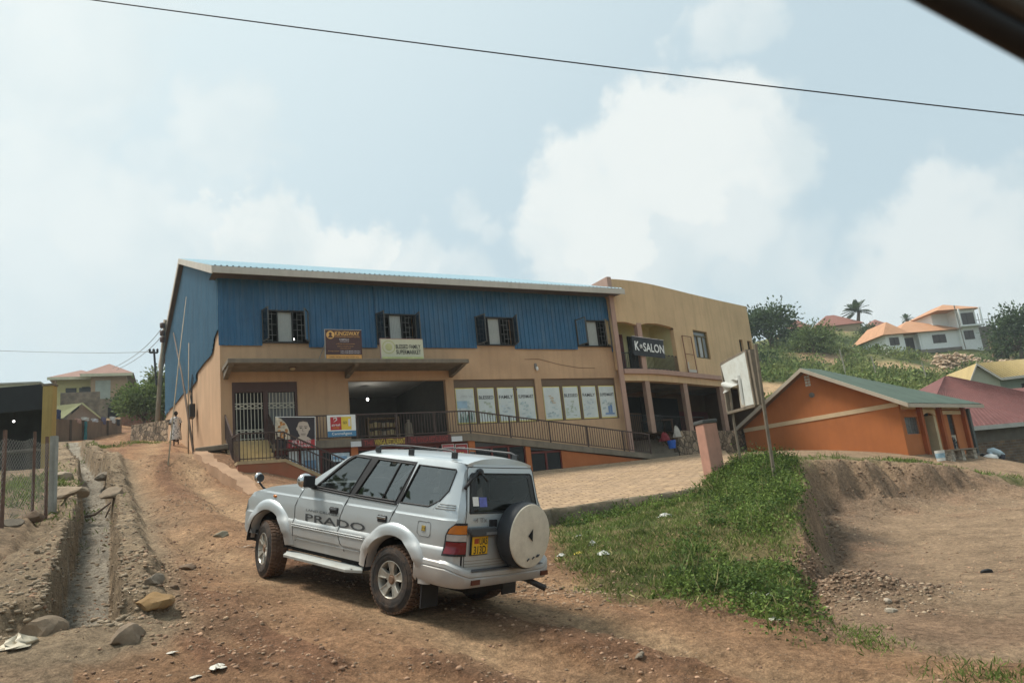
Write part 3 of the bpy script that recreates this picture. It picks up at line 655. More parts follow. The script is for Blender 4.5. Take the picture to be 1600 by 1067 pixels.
# upper windows with opened shutters
for i, (a, b) in enumerate(UPW):
    fr = MB(); lo, hi = 3.57, 4.82
    for q in (a, b-.05): fr.box(q, q+.05, -.09, .12, lo, hi)
    fr.box(a+.05, b-.05, -.09, .12, hi-.05, hi); fr.box(a+.05, b-.05, -.09, .12, lo, lo+.05)
    m1, m2 = a+(b-a)*.33, a+(b-a)*.66
    for q in (m1, m2): fr.box(q-.02, q+.02, -.06, .0, lo+.05, hi-.05)
    win = fr.build('window', DARKM, shop)
    for x0, x1 in ((a+.06, m1-.02), (m2+.02, b-.06)):
        g = MB()
        for t in (.33, .66): g.box(x0+(x1-x0)*t-.009, x0+(x1-x0)*t+.009, .02, .035, lo+.05, hi-.05)
        for n, z in enumerate(np.linspace(lo+.12, hi-.12, 6)):
            off = (x1-x0)/3
            g.box(x0+(off if n % 2 else 0), x1-(0 if n % 2 else off), .021, .034, z-.008, z+.008)
        g.build('grille', mat('grille grey', (.16, .16, .15), .5), win)
    cu = MB(); n = 16; xs = np.linspace(m1+.02, m2-.02, n)
    cu.grid(np.array([[(x, .03+.012*(j % 2), z) for j, x in enumerate(xs)] for z in (lo+.05, hi-.05)])); cu.build('curtain', CURT, win)
    angs = [(78, 62), (74, 88), (72, 78), (76, 35)][i]
    for side, an in ((0, angs[0]), (1, angs[1])):
        W = m1-a; q = radians(an); d = 1 if side == 0 else -1; hx = a if side == 0 else b
        ux, uy = cos(q)*d, -sin(q)
        s = MB(); p = lambda t, z: (hx+ux*t, -.09+uy*t, z)
        for t0, t1, z0, z1 in ((0, W, lo+.02, lo+.06), (0, W, hi-.06, hi-.02), (0, .045, lo+.06, hi-.06), (W-.045, W, lo+.06, hi-.06)):
            s.prism([p(t0, z0), p(t1, z0), p(t1, z1), p(t0, z1)], (-uy*.03, ux*.03, 0))
        sh_ = s.build('shutter', mat('shutter frame', (.10, .095, .085), .45), win)
        s = MB(); s.poly([p(.045, lo+.06), p(W-.045, lo+.06), p(W-.045, hi-.06), p(.045, hi-.06)]); s.v = [(x+-uy*.012, y+ux*.012, z) for x, y, z in s.v]
        s.build('shutter_pane', SHUT, win)
# double door with cream grilles
d = MB(); a, b = .38, 2.65; mid = 1.52
for q0, q1 in ((a, a+.09), (b-.09, b), (mid-.08, mid+.08)): d.box(q0, q1, .02, .16, .02, 1.76)
d.box(a, b, .02, .16, 1.76, 2.13)
dr = d.build('entrance_door', BROWN, shop)
for x0, x1, dark in ((a+.1, mid-.09, 1), (mid+.09, b-.1, 0)):
    p = MB(); p.box(x0, x1, .10, .12, .02, 1.76); p.build('door_leaf', VDARK if dark else mat('grey leaf', (.16, .165, .165), .6), dr)
    g = MB()
    for x in np.linspace(x0+.05, x1-.05, 8): g.box(x-.011, x+.011, .045, .07, .04, 1.74)
    for z in (1.18, 1.36, .30, .42, .10): g.box(x0, x1, .04, .075, z-.011, z+.011)
    for zc in (1.27, .36):
        n = 4; W = (x1-x0)/n
        for i in range(n):
            cx = x0+W*(i+.5); hh = .075 if zc > 1 else .05
            for sx in (-1, 1):
                for sz in (-1, 1): g.bar((cx+sx*W/2, .055, zc), (cx, .055, zc+sz*hh), .018, .02)
    g.build('door_grille', CREAM, dr)
# shop windows with posters
def poster_window(a, b, words):
    fr = MB(); lo, hi = .27, 2.13; top = 1.80
    fr.box(a, b, .06, .14, top, hi); fr.box(a, a+.05, .05, .14, lo, top); fr.box(b-.05, b, .05, .14, lo, top); fr.box(a+.05, b-.05, .05, .14, lo, lo+.04)
    n = 4; W = (b-a-.1)/n
    for i in range(1, n): fr.box(a+.05+W*i-.06, a+.05+W*i+.06, .04, .14, lo+.04, top)
    win = fr.build('display_window', mat('window brown', (.14, .09, .055), .6, .1), shop)
    for i, wd in enumerate(words):
        x0 = a+.05+W*i+(.0 if i == 0 else .06)+.01; x1 = a+.05+W*(i+1)-(.06 if i < n-1 else 0)-.01
        p = MB(); p.box(x0, x1, .075, .085, lo+.05, top-.01); pn = p.build('poster_pane', YEL, win)
        p = MB(); p.box(x0+.03, x1-.03, .068, .0745, lo+.10, top-.05); p.build('poster_print', POSTW, win)
        if wd:
            t = text_mb(wd, min(x1-x0-.12, .11*len(wd)), .145, (x0+x1)/2+(.0), top-.42, .062, .012); t.build('lettering', BLK, win, fix=False)
        # faded pictures of shelves and shoppers
        g = MB()
        for q in range(15):
            zz = random.uniform(lo+.15, top-.65); xx = random.uniform(x0+.06, x1-.28); ww = random.uniform(.06, .2); hh = random.uniform(.02, .10)
            g.poly([(xx, .064-.0004*q, zz), (xx+ww, .064-.0004*q, zz+random.uniform(-.04, .06)), (xx+ww, .064-.0004*q, zz+hh+random.uniform(-.02, .05)), (xx, .064-.0004*q, zz+hh)])
        g.build('faded_picture', [mat('faded print a', (.42, .50, .50), .6, .3, 9), mat('faded print b', (.44, .49, .40), .6, .3, 9), mat('faded print c', (.47, .53, .55), .6, .3, 9)][i % 3], win)
    if words[3].startswith('SUPERMAR') and a > 13:
        x1 = b-.4; g = MB(); g.box(x1-.12, x1-.02, .050, .056, .55, .85); g.box(x1, x1+.10, .050, .056, .55, .90); g.box(x1-.3, x1+.2, .050, .056, .47, .54); g.build('faded_bottles', mat('faded blue', (.16, .26, .45), .6), win)
        g = MB()
        for q in range(7): g.box(a+.32+random.uniform(0, .2), a+.42+random.uniform(0, .25), .05, .055, 1.05+q*.05, 1.09+q*.05)
        g.build('faded_fruit', mat('faded tan', (.5, .38, .25), .6), win)
    if a < 10:
        g = MB(); g.box(a+.1, a+.55, .050, .056, .95, 1.25); g.build('faded_sea', mat('faded sea', (.36, .50, .60), .6, .2), win)
        g = MB()
        for q in range(9): g.tube([(a+.18+q*.07, .05, .35), (a+.2+q*.07+random.uniform(-.05, .05), .05, .6+random.uniform(0, .3))], .012, 4)
        g.build('faded_leaves', mat('faded green', (.15, .28, .2), .6), win)
        g = MB(); g.prism([(a+2.72, .06, 1.72), (a+2.95, .06, 1.74), (a+2.9, .06, 1.60), (a+2.8, .06, 1.64)], (0, -.01, 0)); g.build('torn_corner', DARKM, win)
        for q, ww in ((1.46, .45), (1.40, .55)): text_mb('fresh goods daily' if 0 else 'lllllll llll', ww, .03, a+.55, q, .06).build('small_print', mat('grey print', (.35, .36, .36), .7), win, fix=False)
poster_window(LW[0][0], LW[0][1], [None, 'BLESSED', 'FAMILY', 'SUPERMART'])
poster_window(LW[1][0], LW[1][1], [None, 'BLESSED', 'FAMILY', 'SUPERMART'])
# walkway, ramp and the plinth below with the low shops
sl = MB(); sl.prism([(1.55, -1.38, -.24), (8.87, -1.38, -.24), (17.5, -1.38, -1.55), (17.5, -1.38, -1.75), (8.87, -1.38, -.53), (1.55, -1.38, -.50)], (0, 1.38, 0)); sl.build('walkway_slab', CONC, shop)
def hang(s): return float(np.interp(s, [1.5, 8.87, 17.5], [-.24, -.24, -1.55]))
rl = MB(); ra = np.arange(1.6, 17.45, .115)
for s in ra: rl.box(s-.009, s+.009, -1.345, -1.327, hang(s)+.08, hang(s)+.85)
for s in (1.6, 3.0, 4.4, 5.9, 7.4, 8.87, 10.6, 12.4, 14.2, 16.0, 17.4): rl.box(s-.022, s+.022, -1.36, -1.316, hang(s), hang(s)+.87)
for p, q in ((1.55, 8.87), (8.87, 17.45)):
    rl.bar((p, -1.336, hang(p)+.87), (q, -1.336, hang(q)+.87), .05, .045); rl.bar((p, -1.336, hang(p)+.08), (q, -1.336, hang(q)+.08), .03, .03)
rl.build('railing', RAILM, shop)
lowt = lambda s: hang(s)-.27
pl = MB()
pl.prism([(12.86, -1.30, lowt(12.86)), (17.4, -1.30, lowt(17.4)), (17.4, -1.30, -2.3), (12.86, -1.30, -2.3)], (0, .2, 0))
pl.build('plinth_wall', TERRA, shop)
for a, b in ((4.15, 4.4), (8.73, 9.0), (11.2, 11.42)): pl = MB(); pl.prism([(a, -1.34, lowt(a)), (b, -1.34, lowt(b)), (b, -1.34, -2.4), (a, -1.34, -2.4)], (0, .22, 0)); pl.build('pilaster', TERRA, shop)
bk = MB(); bk.prism([(1.5, -.35, -.55), (8.87, -.35, -.55), (17.3, -.35, -1.8), (17.3, -.35, -2.6), (1.5, -.35, -2.6)], (0, .05, 0)); bk.build('low_shop_back', VDARK, shop)
fl = MB(); fl.box(1.5, 13, -1.3, -.35, -2.45, -2.3); fl.build('low_shop_floor', DARK, shop)
for a, b, mul in ((9.0, 11.2, 3), (11.42, 12.86, 2)):
    m = MB(); z1a, z1b = lowt(a), lowt(b)
    m.prism([(a, -1.26, z1a), (b, -1.26, z1b), (b, -1.26, -1.12 if a > 11 else -.78), (a, -1.26, -1.02 if a > 11 else -.78)], (0, .05, 0))
    ds = m.build('low_shop_window', mat('tinted panel', (.05, .043, .04), .35), shop)
    m = MB(); zt = -1.12 if a > 11 else -.80
    m.box(a, b, -1.28, -1.2, zt-.05, zt+.03)
    for x in np.linspace(a, b, mul+1): m.box(max(a, x-.04), min(b, x+.04), -1.275, -1.205, -2.3, zt-.05)
    m.build('window_frame', MAROON, ds)
    m = MB(); m.box(a+.04, b-.04, -1.235, -1.228, -2.3, zt-.05); m.build('pane', SGLASS, ds)
    m = MB()
    for x in np.linspace(a, b, mul+1)[:-1]: m.box(x+.08, x+.46, -1.0, -.95, -2.3, zt-.4)
    m.build('window_curtain', mat('pale drape', (.07, .07, .06), .9), ds)
# restaurant front: dark maroon, glazed, with pasted posters
m = MB(); m.box(1.55, 8.73, -1.24, -1.2, -.66, -.5); m.build('shop_lintel', MAROON, shop)
m = MB()
for x in (1.6, 2.35, 3.1, 3.85, 6.1, 7.5, 8.6): m.box(x-.05, x+.05, -1.22, -1.16, -2.4, -.66)
m.box(1.6, 4.1, -1.21, -1.17, -1.5, -1.42); m.build('shop_front_frame', MAROON, shop)
m = MB(); m.box(1.6, 8.6, -1.19, -1.18, -2.4, -.66); m.build('shop_front_pane', SGLASS, shop)
# steps, landing and their walls
m = MB(); nst = 5
for i in range(nst): m.box(.32, 1.5, -1.5+i*.3, -1.5+(i+1)*.3 if i < nst-1 else .02, -1.6, -.92+(i+1)*.184-.184*.0)
m.build('front_steps', TILE, shop)
m = MB(); m.box(.12, 1.62, -2.62, -1.5, -1.02, -.92)
m.prism([(1.62, -2.62, -.92), (3.6, -2.62, -1.95), (3.6, -2.62, -2.07), (1.62, -2.62, -1.04)], (0, .14, 0))
for sd_ in (.0, 1.5): m.prism([(sd_+.1, -1.5, -.92), (sd_+.1, .0, -.02), (sd_+.1, 0, -.2), (sd_+.1, -1.5, -1.15)], (.14, 0, 0))
m.build('landing', mat('beige concrete', (.42, .31, .18), .9, .12, 3, .2, 40, dirt=(.2, .15, .1)), shop)
m = MB()
for i in range(6): m.box(1.62+i*.33, 1.62+(i+1)*.33, -2.48, -1.42, -2.4, -.92-(i+1)*.17)
m.build('side_steps', CONC, shop)
m = MB(); m.prism([(.14, -2.6, -1.02), (1.62, -2.6, -1.02), (3.6, -2.6, -2.05), (3.6, -2.6, -2.6), (.14, -2.6, -2.6)], (0, .12, 0)); m.box(.14, .26, -2.48, 0, -2.6, -1.02)
m.build('stair_wall', BRICKRED, shop)
m = MB()
def rail(p, q, h=.86, n=10, step=None):
    p = np.array(p, float); q = np.array(q, float); L = np.linalg.norm(q-p); n = max(2, int(L/.115))
    for t in np.linspace(0, 1, n+1):
        c_ = p*(1-t)+q*t; big = t in (0.0, 1.0); r_ = .02 if big else .009
        m.box(c_[0]-r_, c_[0]+r_, c_[1]-r_, c_[1]+r_, c_[2], c_[2]+h)
    m.bar(p+[0, 0, h], q+[0, 0, h], .05, .04); m.bar(p+[0, 0, .07], q+[0, 0, .07], .03, .03)
rail((.14, 0, .1), (.14, -1.6, -.86)); rail((.14, -1.6, -.92), (.2, -2.58, -.92), .88); rail((.2, -2.58, -.92), (1.6, -2.58, -.92), .88); rail((1.6, -2.58, -.92), (3.55, -2.58, -1.93), .86); rail((1.58, -.1, .05), (1.58, -1.5, -.85))
rail((1.62, -1.45, -.92), (3.5, -1.45, -1.9), .86)
m.build('stair_railing', RAILM, shop)
# bulbs and wall fittings that hang on the building
BULB = emit('lit bulb', (1, .97, .9), 7)
def bulb(s, v, h, lab, r=.036):
    t = thing('light_bulb', lab, 'lamp', B(s, v, h), BY)
    m = MB(); m.ball((0, 0, 0), (r, r, r*1.25), 12, 8); m.build('bulb', BULB, t, smooth=True)
    m = MB(); m.lathe([(0, .15), (.022, .15), (.025, .06), (0, .06)], n=10); m.build('lamp_holder', BLK, t)
    m = MB(); m.tube([(0, 0, .14), (0, 0, .4)], .006, 5); m.build('flex', BLK, t)
    return t
bulb(2.62, .12, 3.76, 'lit bulb at the bottom right of the leftmost upper window')
bulb(11.28, .14, 4.68, 'lit bulb at the top of the third upper window from the left')
pl_ = bpy.data.lights.new('lit_bulb_light', 'POINT'); pl_.energy = 14; pl_.shadow_soft_size = .05; pl_.color = (1, .96, .88); plo = bpy.data.objects.new('lit_bulb_light', pl_); COL.objects.link(plo); plo.location = B(6.3, 3.1, 1.80)
bulb(6.3, 3.2, 1.95, 'lit lamp glowing inside the wide dark shop opening', .048)
t = thing('wall_lamp', 'small grey lamp on the ochre wall between the two poster windows', 'lamp', B(12.86, 0, 2.55), BY)
m = MB(); m.box(-.06, .06, -.06, 0, -.02, .25); m.build('lamp_body', mat('lamp grey', (.2, .19, .17), .5), t, bevel=.02)
m = MB(); m.ball((.02, -.10, .0), (.06, .05, .10), 10, 7); m.build('lamp_glass', mat('milk glass', (.7, .7, .66), .3), t, smooth=True)
m = MB(); m.tube([(-.5, -.01, .38), (.2, -.015, .40), (1.2, -.01, .16), (2.2, -.01, .0), (3.1, -.01, -.02)], .008, 5); ob = m.build('wall_cable', BROWN, None, o=(0, 0, 0)); ob.location = B(12.86, 0, 2.6); ob.rotation_euler = (0, 0, BY); tag(ob, 'thin dark cable drooping across the ochre wall above the poster window', 'cable')
t = thing('canopy_lamp', 'round ceiling lamp under the concrete canopy above the door', 'lamp', B(2.35, -.75, 2.5), BY)
m = MB(); m.lathe([(0, 0), (.13, 0), (.12, -.03), (0, -.03)], n=16); m.build('lamp_base', BROWN, t); m = MB(); m.ball((0, 0, -.05), (.10, .10, .06), 14, 8); m.build('lamp_shade', mat('lamp shade', (.45, .36, .22), .4), t, smooth=True)

# ------------------------------------------------------------------ goods seen in the shop opening
def crate_stack():
    t = thing('goods_shelf', 'tan rack of packed goods inside the wide shop opening', 'shelf', B(6.35, 1.6, -.24), BY)
    m = MB(); 
    for x in (-.65, .62): m.box(x, x+.04, -.2, .3, 0, 1.15)
    for z in (.05, .38, .72, 1.08): m.box(-.61, .62, -.2, .3, z, z+.03)
    m.build('rack', mat('rack wood', (.26, .17, .09), .8, .2), t)
    for z in (.08, .41, .75):
        for i in range(7):
            m = MB(); x = -.58+i*.17; hh = random.uniform(.15, .24); m.box(x, x+.14, -.16, .15, z, z+hh); m.build('packet', mat('packet %d' % (i % 4), [(.35, .24, .12), (.42, .32, .16), (.25, .16, .08), (.38, .30, .22)][i % 4], .7), t, bevel=.01)
crate_stack()
t = thing('goods_sack', 'upright pale sack standing inside the shop opening right of the rack', 'sack', B(7.35, 1.3, -.24), BY)
m = MB(); m.lathe([(0, 0), (.15, 0), (.18, .1), (.165, .5), (.14, .82), (.06, .9), (0, .9)], n=14); m.build('sack_body', mat('sack', (.30, .24, .18), .9, .2, 5), t, smooth=True); m = MB(); m.lathe([(.05, .88), (.09, .98), (.04, .95)], n=10); m.build('tied_top', mat('sack', ()), t, smooth=True)

# ------------------------------------------------------------------ signs on the shop
def board(name, label, s0, s1, h0, h1, v, m, thick=.04, tilt=0, cat='sign'):
    t = thing(name, label, cat, B((s0+s1)/2, v, h0), BY); t.rotation_euler = (radians(tilt), 0, BY)
    b = MB(); b.box(-(s1-s0)/2, (s1-s0)/2, 0, thick, 0, h1-h0); b.build('board', m, t)
    return t, s1-s0, h1-h0
def flat(t, nm, x0, x1, z0, z1, y, m): b = MB(); b.box(x0, x1, y-.003, y, z0, z1); return b.build(nm, m, t)
def word(t, txt, w_, h_, cx, cz, m, y=-.006, bold=.0): return text_mb(txt, w_, h_, cx, cz, y, bold).build('lettering', m, t, fix=False)
PLUM = mat('plum board', (.075, .034, .032), .5, .12); ORG = mat('orange print', (.72, .36, .10), .5); GOLD = mat('gold print', (.72, .42, .13), .5); LILAC = mat('pale print', (.62, .58, .60), .5); REDP = mat('red print', (.42, .02, .025), .45, .1)
t, W, Hh = board('shop_signboard', 'plum brown signboard with gold lettering and an orange strip standing on the canopy', 3.46, 4.82, 2.68, 3.80, -1.15, PLUM, tilt=4)
flat(t, 'lower_strip', -W/2+.02, W/2-.02, .02, .20, -.001, ORG); word(t, 'KINGSWAY', .92, .16, .14, .99, GOLD, -.008, .02)
word(t, 'INTERNATIONAL ACADEMY COLLEGE', .92, .05, .14, .87, ORG); word(t, 'KAMPALA', .36, .06, .02, .765, LILAC, bold=.015); word(t, 'ADMISSIONS', .34, .045, .02, .69, LILAC)
for z, w_, x in ((.60, .70, .06), (.51, .62, .05), (.43, .40, .05)): word(t, 'certificate and diploma courses', w_, .04, x, z, ORG)
for z in (.335, .265): word(t, 'TEL 0700 000 000 / 0770 000 000' if 0 else 'CALL FOR MORE DETAILS', .74, .045, .24, z, LILAC, bold=.01)
word(t, 'Enquiries', .4, .04, -.38, .33, ORG); word(t, 'OPEN MON TO SAT FOR ALL', 1.1, .05, 0, .11, BROWN)
b = MB(); b.lathe([(.0, -.006), (.15, -.006), (.15, -.012), (.0, -.012)], (-.49, 0, .93), 'y', 20); b.build('emblem', GOLD, t)
b = MB(); b.ball((-.49, -.012, .97), (.055, .01, .06), 10, 6); b.prism([(-.58, -.014, .83), (-.40, -.014, .83), (-.44, -.014, .91), (-.54, -.014, .91)], (0, -.004, 0)); b.build('emblem_figure', BROWN, t)
b = MB(); b.box(-W/2-.02, -W/2, -.01, .05, 0, Hh+.02); b.box(-W/2, W/2, -.01, .05, Hh, Hh+.02); b.tube([(-W/2, .05, .6), (-W/2-.12, .8, -.02)], .018, 6); b.tube([(W/2, .05, .6), (W/2-.05, .8, -.02)], .018, 6); b.build('frame', mat('pale frame', (.45, .40, .36), .5), t)
CREAMB = mat('cream board', (.56, .55, .40), .55, .06, 1.5)
t, W, Hh = board('shop_signboard', 'cream signboard with black lettering and a round green emblem standing on the canopy', 5.56, 7.26, 2.68, 3.50, -1.15, CREAMB)
word(t, 'BLESSED FAMILY', 1.0, .17, .24, .53, BLK, -.006, .02); word(t, 'SUPERMARKET', 1.0, .17, .24, .32, BLK, -.006, .02); flat(t, 'green_strip', -W/2+.02, W/2-.02, .02, .13, -.001, mat('lime strip', (.46, .48, .20), .6, .2, 4))
b = MB(); b.lathe([(.225, -.004), (.26, -.004), (.26, -.010), (.225, -.010), (.225, -.004)], (-.54, 0, .51), 'y', 28); b.lathe([(.0, -.004), (.14, -.004), (.14, -.008), (.0, -.008)], (-.54, 0, .51), 'y', 20); b.build('emblem', mat('pale olive', (.45, .45, .22), .6), t)
b = MB(); b.box(-W/2-.03, -W/2, -.01, .06, 0, Hh+.02); b.box(-W/2, W/2, -.01, .06, Hh, Hh+.025); b.build('frame', mat('rose frame', (.40, .25, .22), .5), t)
# money agent board on the railing
t, W, Hh = board('agent_signboard', 'white, red, yellow and blue phone money agent sign hung on the walkway railing', 3.33, 4.35, -.14, .63, -1.40, WHITE, .02)
flat(t, 'red_panel', -W/2+.11, -W/2+.50, .24, .70, -.001, REDP); flat(t, 'yellow_panel', -W/2+.50, W/2-.16, .24, .70, -.001, mat('sign yellow', (.70, .50, .05), .5)); flat(t, 'blue_strip', -W/2, W/2, 0, .20, -.001, mat('sign blue', (.06, .20, .36), .5))
word(t, 'airtel', .30, .09, -W/2+.30, .42, WHITE, -.006, .01); word(t, 'money', .24, .05, -W/2+.30, .31, mat('sign yellow', ()), -.006); word(t, 'GO', .14, .10, .12, .49, BLK, -.006, .02); word(t, 'CentreAgent', .72, .12, .0, .095, WHITE, -.006, .01)
b = MB(); b.tube([(-W/2+.22, -.008, .60), (-W/2+.24, -.008, .66), (-W/2+.33, -.008, .66), (-W/2+.34, -.008, .60), (-W/2+.28, -.008, .55), (-W/2+.22, -.008, .52)], [.006, .02, .022, .02, .014, .004], 6); b.build('swirl_mark', WHITE, t)
flat(t, 'phone_picture', .24, .32, .36, .62, -.004, LILAC)
# portrait banner
t, W, Hh = board('portrait_banner', 'dark banner with a drawn face over red lettering, hung on the railing by the door', 1.52, 2.88, -.46, .62, -1.42, mat('banner dark', (.03, .02, .024), .5), .02, 0, 'banner')
t.rotation_euler = (0, radians(2.0), BY)
RB = mat('banner red', (.42, .03, .035), .5)
b = MB(); b.prism([(-.30, -.001, .0), (W/2, -.001, 0), (W/2, -.001, .30), (.4, -.001, .26), (-.28, -.001, .27)], (0, -.003, 0)); b.build('red_base', RB, t)
n = 14; b = MB(); arc = [(-.18-.50*(1-cos(a)) , -.002, .30+.76*sin(a)) for a in np.linspace(0, pi/2, n)]; b.prism([(-W/2, -.002, .30)]+arc+[(-W/2, -.002, 1.06)], (0, -.003, 0)); b.build('menu_picture', mat('menu picture', (.52, .45, .34), .6, .5, 6), t)
b = MB()
for i in range(16): b.ball((-W/2+.1+random.random()*.3, -.006, .35+random.random()*.55), (.05, .004, .045), 8, 5)
b.build('dish_picture', mat('dish', (.45, .20, .06), .6, .6, 8), t)
SKIN = mat('drawn face', (.52, .42, .34), .6, .05); INK = mat('ink', (.06, .045, .04), .7)
b = MB(); b.prism([(.26+.205*cos(a)*(1-.16*max(0, -sin(a))), -.005, .66+.31*sin(a)) for a in np.linspace(0, 2*pi, 26)[:-1]], (0, -.004, 0)); b.box(.14, .38, -.0085, -.005, .26, .44); b.prism([(-.0, -.004, .27), (.55, -.004, .27), (.42, -.004, .38), (.1, -.004, .38)], (0, -.003, 0))
for x in (.055, .465): b.ball((x, -.006, .66), (.03, .003, .06), 8, 6)
b.build('drawn_face', SKIN, t)
b = MB(); b.prism([(.26+.21*cos(a), -.010, .70+.285*sin(a)) for a in np.linspace(.35, pi-.35, 14)]+[(.10, -.010, .88), (.26, -.010, .915), (.42, -.010, .88)], (0, -.003, 0))
for x in (.175, .345): b.box(x-.06, x+.06, -.013, -.010, .725, .745); b.ball((x, -.011, .68), (.042, .003, .018), 10, 6)
b.tube([(.25, -.012, .68), (.235, -.012, .57), (.29, -.012, .565)], .007, 5); b.box(.18, .34, -.013, -.010, .475, .492); b.tube([(.19, -.012, .44), (.26, -.012, .43), (.33, -.012, .44)], .005, 5); b.build('drawn_lines', INK, t)
word(t, 'GRILL & CHICKEN', .62, .10, .20, .21, WHITE, -.008, .01); word(t, 'MIXED LUGAN', .62, .09, .20, .08, WHITE, -.008, .01)
flat(t, 'white_border', -W/2, W/2, Hh-.025, Hh, -.002, WHITE); flat(t, 'white_border', W/2-.02, W/2, .0, Hh-.025, -.002, WHITE)
# restaurant boards and little panels hung from the slab edge
DKR = mat('board maroon', (.075, .016, .014), .5, .2); YP = mat('yellow letters', (.55, .42, .06), .5); RP = mat('dull red letters', (.28, .035, .03), .5)
for s0, s1, z0, z1, txt, mm, lab, pre in ((4.52, 6.22, -.56, -.26, 'WINGA RESTAURANT', YP, 'dark maroon restaurant board with yellow lettering above the car', 'KFC'[0:0]+'THE'), (6.24, 7.98, -.55, -.25, 'THE WINGA RESTAURANT', RP, 'dark maroon restaurant board with dull red lettering', None)):
    t, W, Hh = board('restaurant_board', lab, s0, s1, z0, z1, -1.44, DKR, .04)
    if pre: word(t, pre, .36, .18, -.60, .14, RP, bold=.01); word(t, txt, 1.15, .21, .20, .15, mm, bold=.012)
    else: word(t, txt, 1.5, .21, 0, .15, mm, bold=.01)
for s0, s1, lab in ((4.12, 4.50, 'small blank white panel at the left end of the restaurant boards'), (8.0, 8.44, 'small blank white panel at the right end of the restaurant boards')):
    ob = MB().box(0, s1-s0, -.03, 0, 0, .19).build('blank_sign', mat('panel white', (.58, .59, .60), .5), None); ob.location = B(s0, -1.42, -.53); ob.rotation_euler = (0, 0, BY); tag(ob, lab, 'panel')
def food_poster(s0, s1, h0, h1, lab, base, kind):
    t, W, Hh = board('food_poster', lab, s0, s1, h0, h1, -1.30, WHITE, .01, 0, 'poster'); flat(t, 'print', -W/2+.02, W/2-.02, .02, Hh-.02, -.001, base)
    b = MB()
    for i in range(14): b.ball((random.uniform(-.16, .16), -.006, random.uniform(.1, Hh*.55)), (random.uniform(.03, .07), .004, random.uniform(.02, .05)), 8, 5)
    b.build('dish_picture', mat(kind+' dish', (.5, .36, .08) if kind == 'salad' else (.55, .40, .33), .6, .6, 9), t); 
    b = MB()
    for i in range(7): b.ball((random.uniform(-.14, .14), -.010, random.uniform(.12, Hh*.5)), (.03, .004, .03), 8, 5)
    b.build('garnish_picture', mat(kind+' garnish', (.15, .25, .05) if kind == 'salad' else (.35, .06, .05), .6, .4, 9), t)
    word(t, 'SPECIAL' if kind == 'salad' else 'CHICKEN', .34, .07, 0, Hh-.14, WHITE, -.006, .01)
food_poster(7.64, 8.14, -1.30, -.60, 'pink food poster beside the restaurant door', mat('poster pink', (.50, .12, .14), .5, .2), 'meat')
food_poster(8.18, 8.70, -1.34, -.62, 'red poster of a colourful salad beside the terracotta pillar', mat('poster red', (.32, .03, .03), .5, .2), 'salad')
food_poster(5.1, 5.9, -1.35, -.68, 'dark pink food poster behind the car roof', mat('poster rose', (.36, .05, .08), .5, .2), 'meat')
for i, (s0, s1, z0, z1, m_, lab) in enumerate([(2.0, 2.32, -1.35, -.55, WHITE, 'tall white notice behind the stair railing under the banner'), (2.42, 3.02, -1.45, -.55, mat('pale blue notice', (.50, .60, .66), .6, .25, 6), 'pale blue and white notice behind the stair railing'), (3.45, 4.1, -1.0, -.70, mat('pale blue notice', ()), 'pale blue notice just left of the car roof'), (6.4, 7.1, -1.15, -.95, WHITE, 'small white notice above the car roof rails')]):
    t, W, Hh = board('notice', lab, s0, s1, z0, z1, -1.27, m_, .01, 0, 'notice'); flat(t, 'print', -W/2+.06, W/2-.1, Hh*.3, Hh*.62, -.001, mat('notice blue', (.18, .33, .50), .6, .3, 5))

# ------------------------------------------------------------------ salon building with the curved front
SO = (17.05, -.3, -1.6)
SP = np.array([(17.05, -.3), (17.9, -.29), (18.9, -.17), (19.9, .06), (20.8, .33), (22.0, .71), (23.2, 1.10), (26.1, 2.0), (29.1, 2.85)])
salon = thing('salon_building', 'ochre two-storey block with a curved front, arched balcony and dark open terrace', 'salon building', B(*SO), BY)
SB = lambda m, nm, mm, par=None, **k: m.build(nm, mm, par or salon, o=SO if (par is None or par is salon or par.type == 'MESH') else (0, 0, 0), **k)
def sp_at(t, off=0.0):
    i = int(np.clip(np.searchsorted(SP[:, 0], t)-1, 0, len(SP)-2)); a, b = SP[i], SP[i+1]; f_ = (t-a[0])/(b[0]-a[0]); p = a+(b-a)*f_
    def nrm(j):
        d_ = SP[min(j+1, len(SP)-1)]-SP[max(j-1, 0)]; q = np.array([d_[1], -d_[0]]); return q/np.linalg.norm(q)
    n_ = nrm(i)*(1-f_)+nrm(i+1)*f_; n_ /= np.linalg.norm(n_); return p+n_*off
ARCH = [(17.3, 4.71), (17.8, 4.73), (18.2, 4.66), (18.5, 4.60), (18.8, 4.65), (19.2, 4.74), (20.0, 4.80), (20.8, 4.77), (21.33, 4.71)]
def solid(t):
    arch = float(np.interp(t, [q[0] for q in ARCH], [q[1] for q in ARCH]))
    if 17.3 < t < 21.33: return [(arch, 6.8)]
    if 23.1 < t < 24.45: return [(2.46, 3.34), (4.82, 6.8)]
    if 27.64 < t < 28.03: return [(2.46, 4.0), (4.71, 6.8)]
    if 28.5 < t < 28.92: return [(2.46, 4.0), (4.71, 6.8)]
    return [(2.46, 6.8)]
ts = sorted(set([17.05, 17.3, 21.33, 23.1, 24.45, 27.64, 28.03, 28.5, 28.92, 29.1]+list(np.arange(17.4, 21.3, .12))+list(np.arange(21.7, 29, .5))))
m = MB()
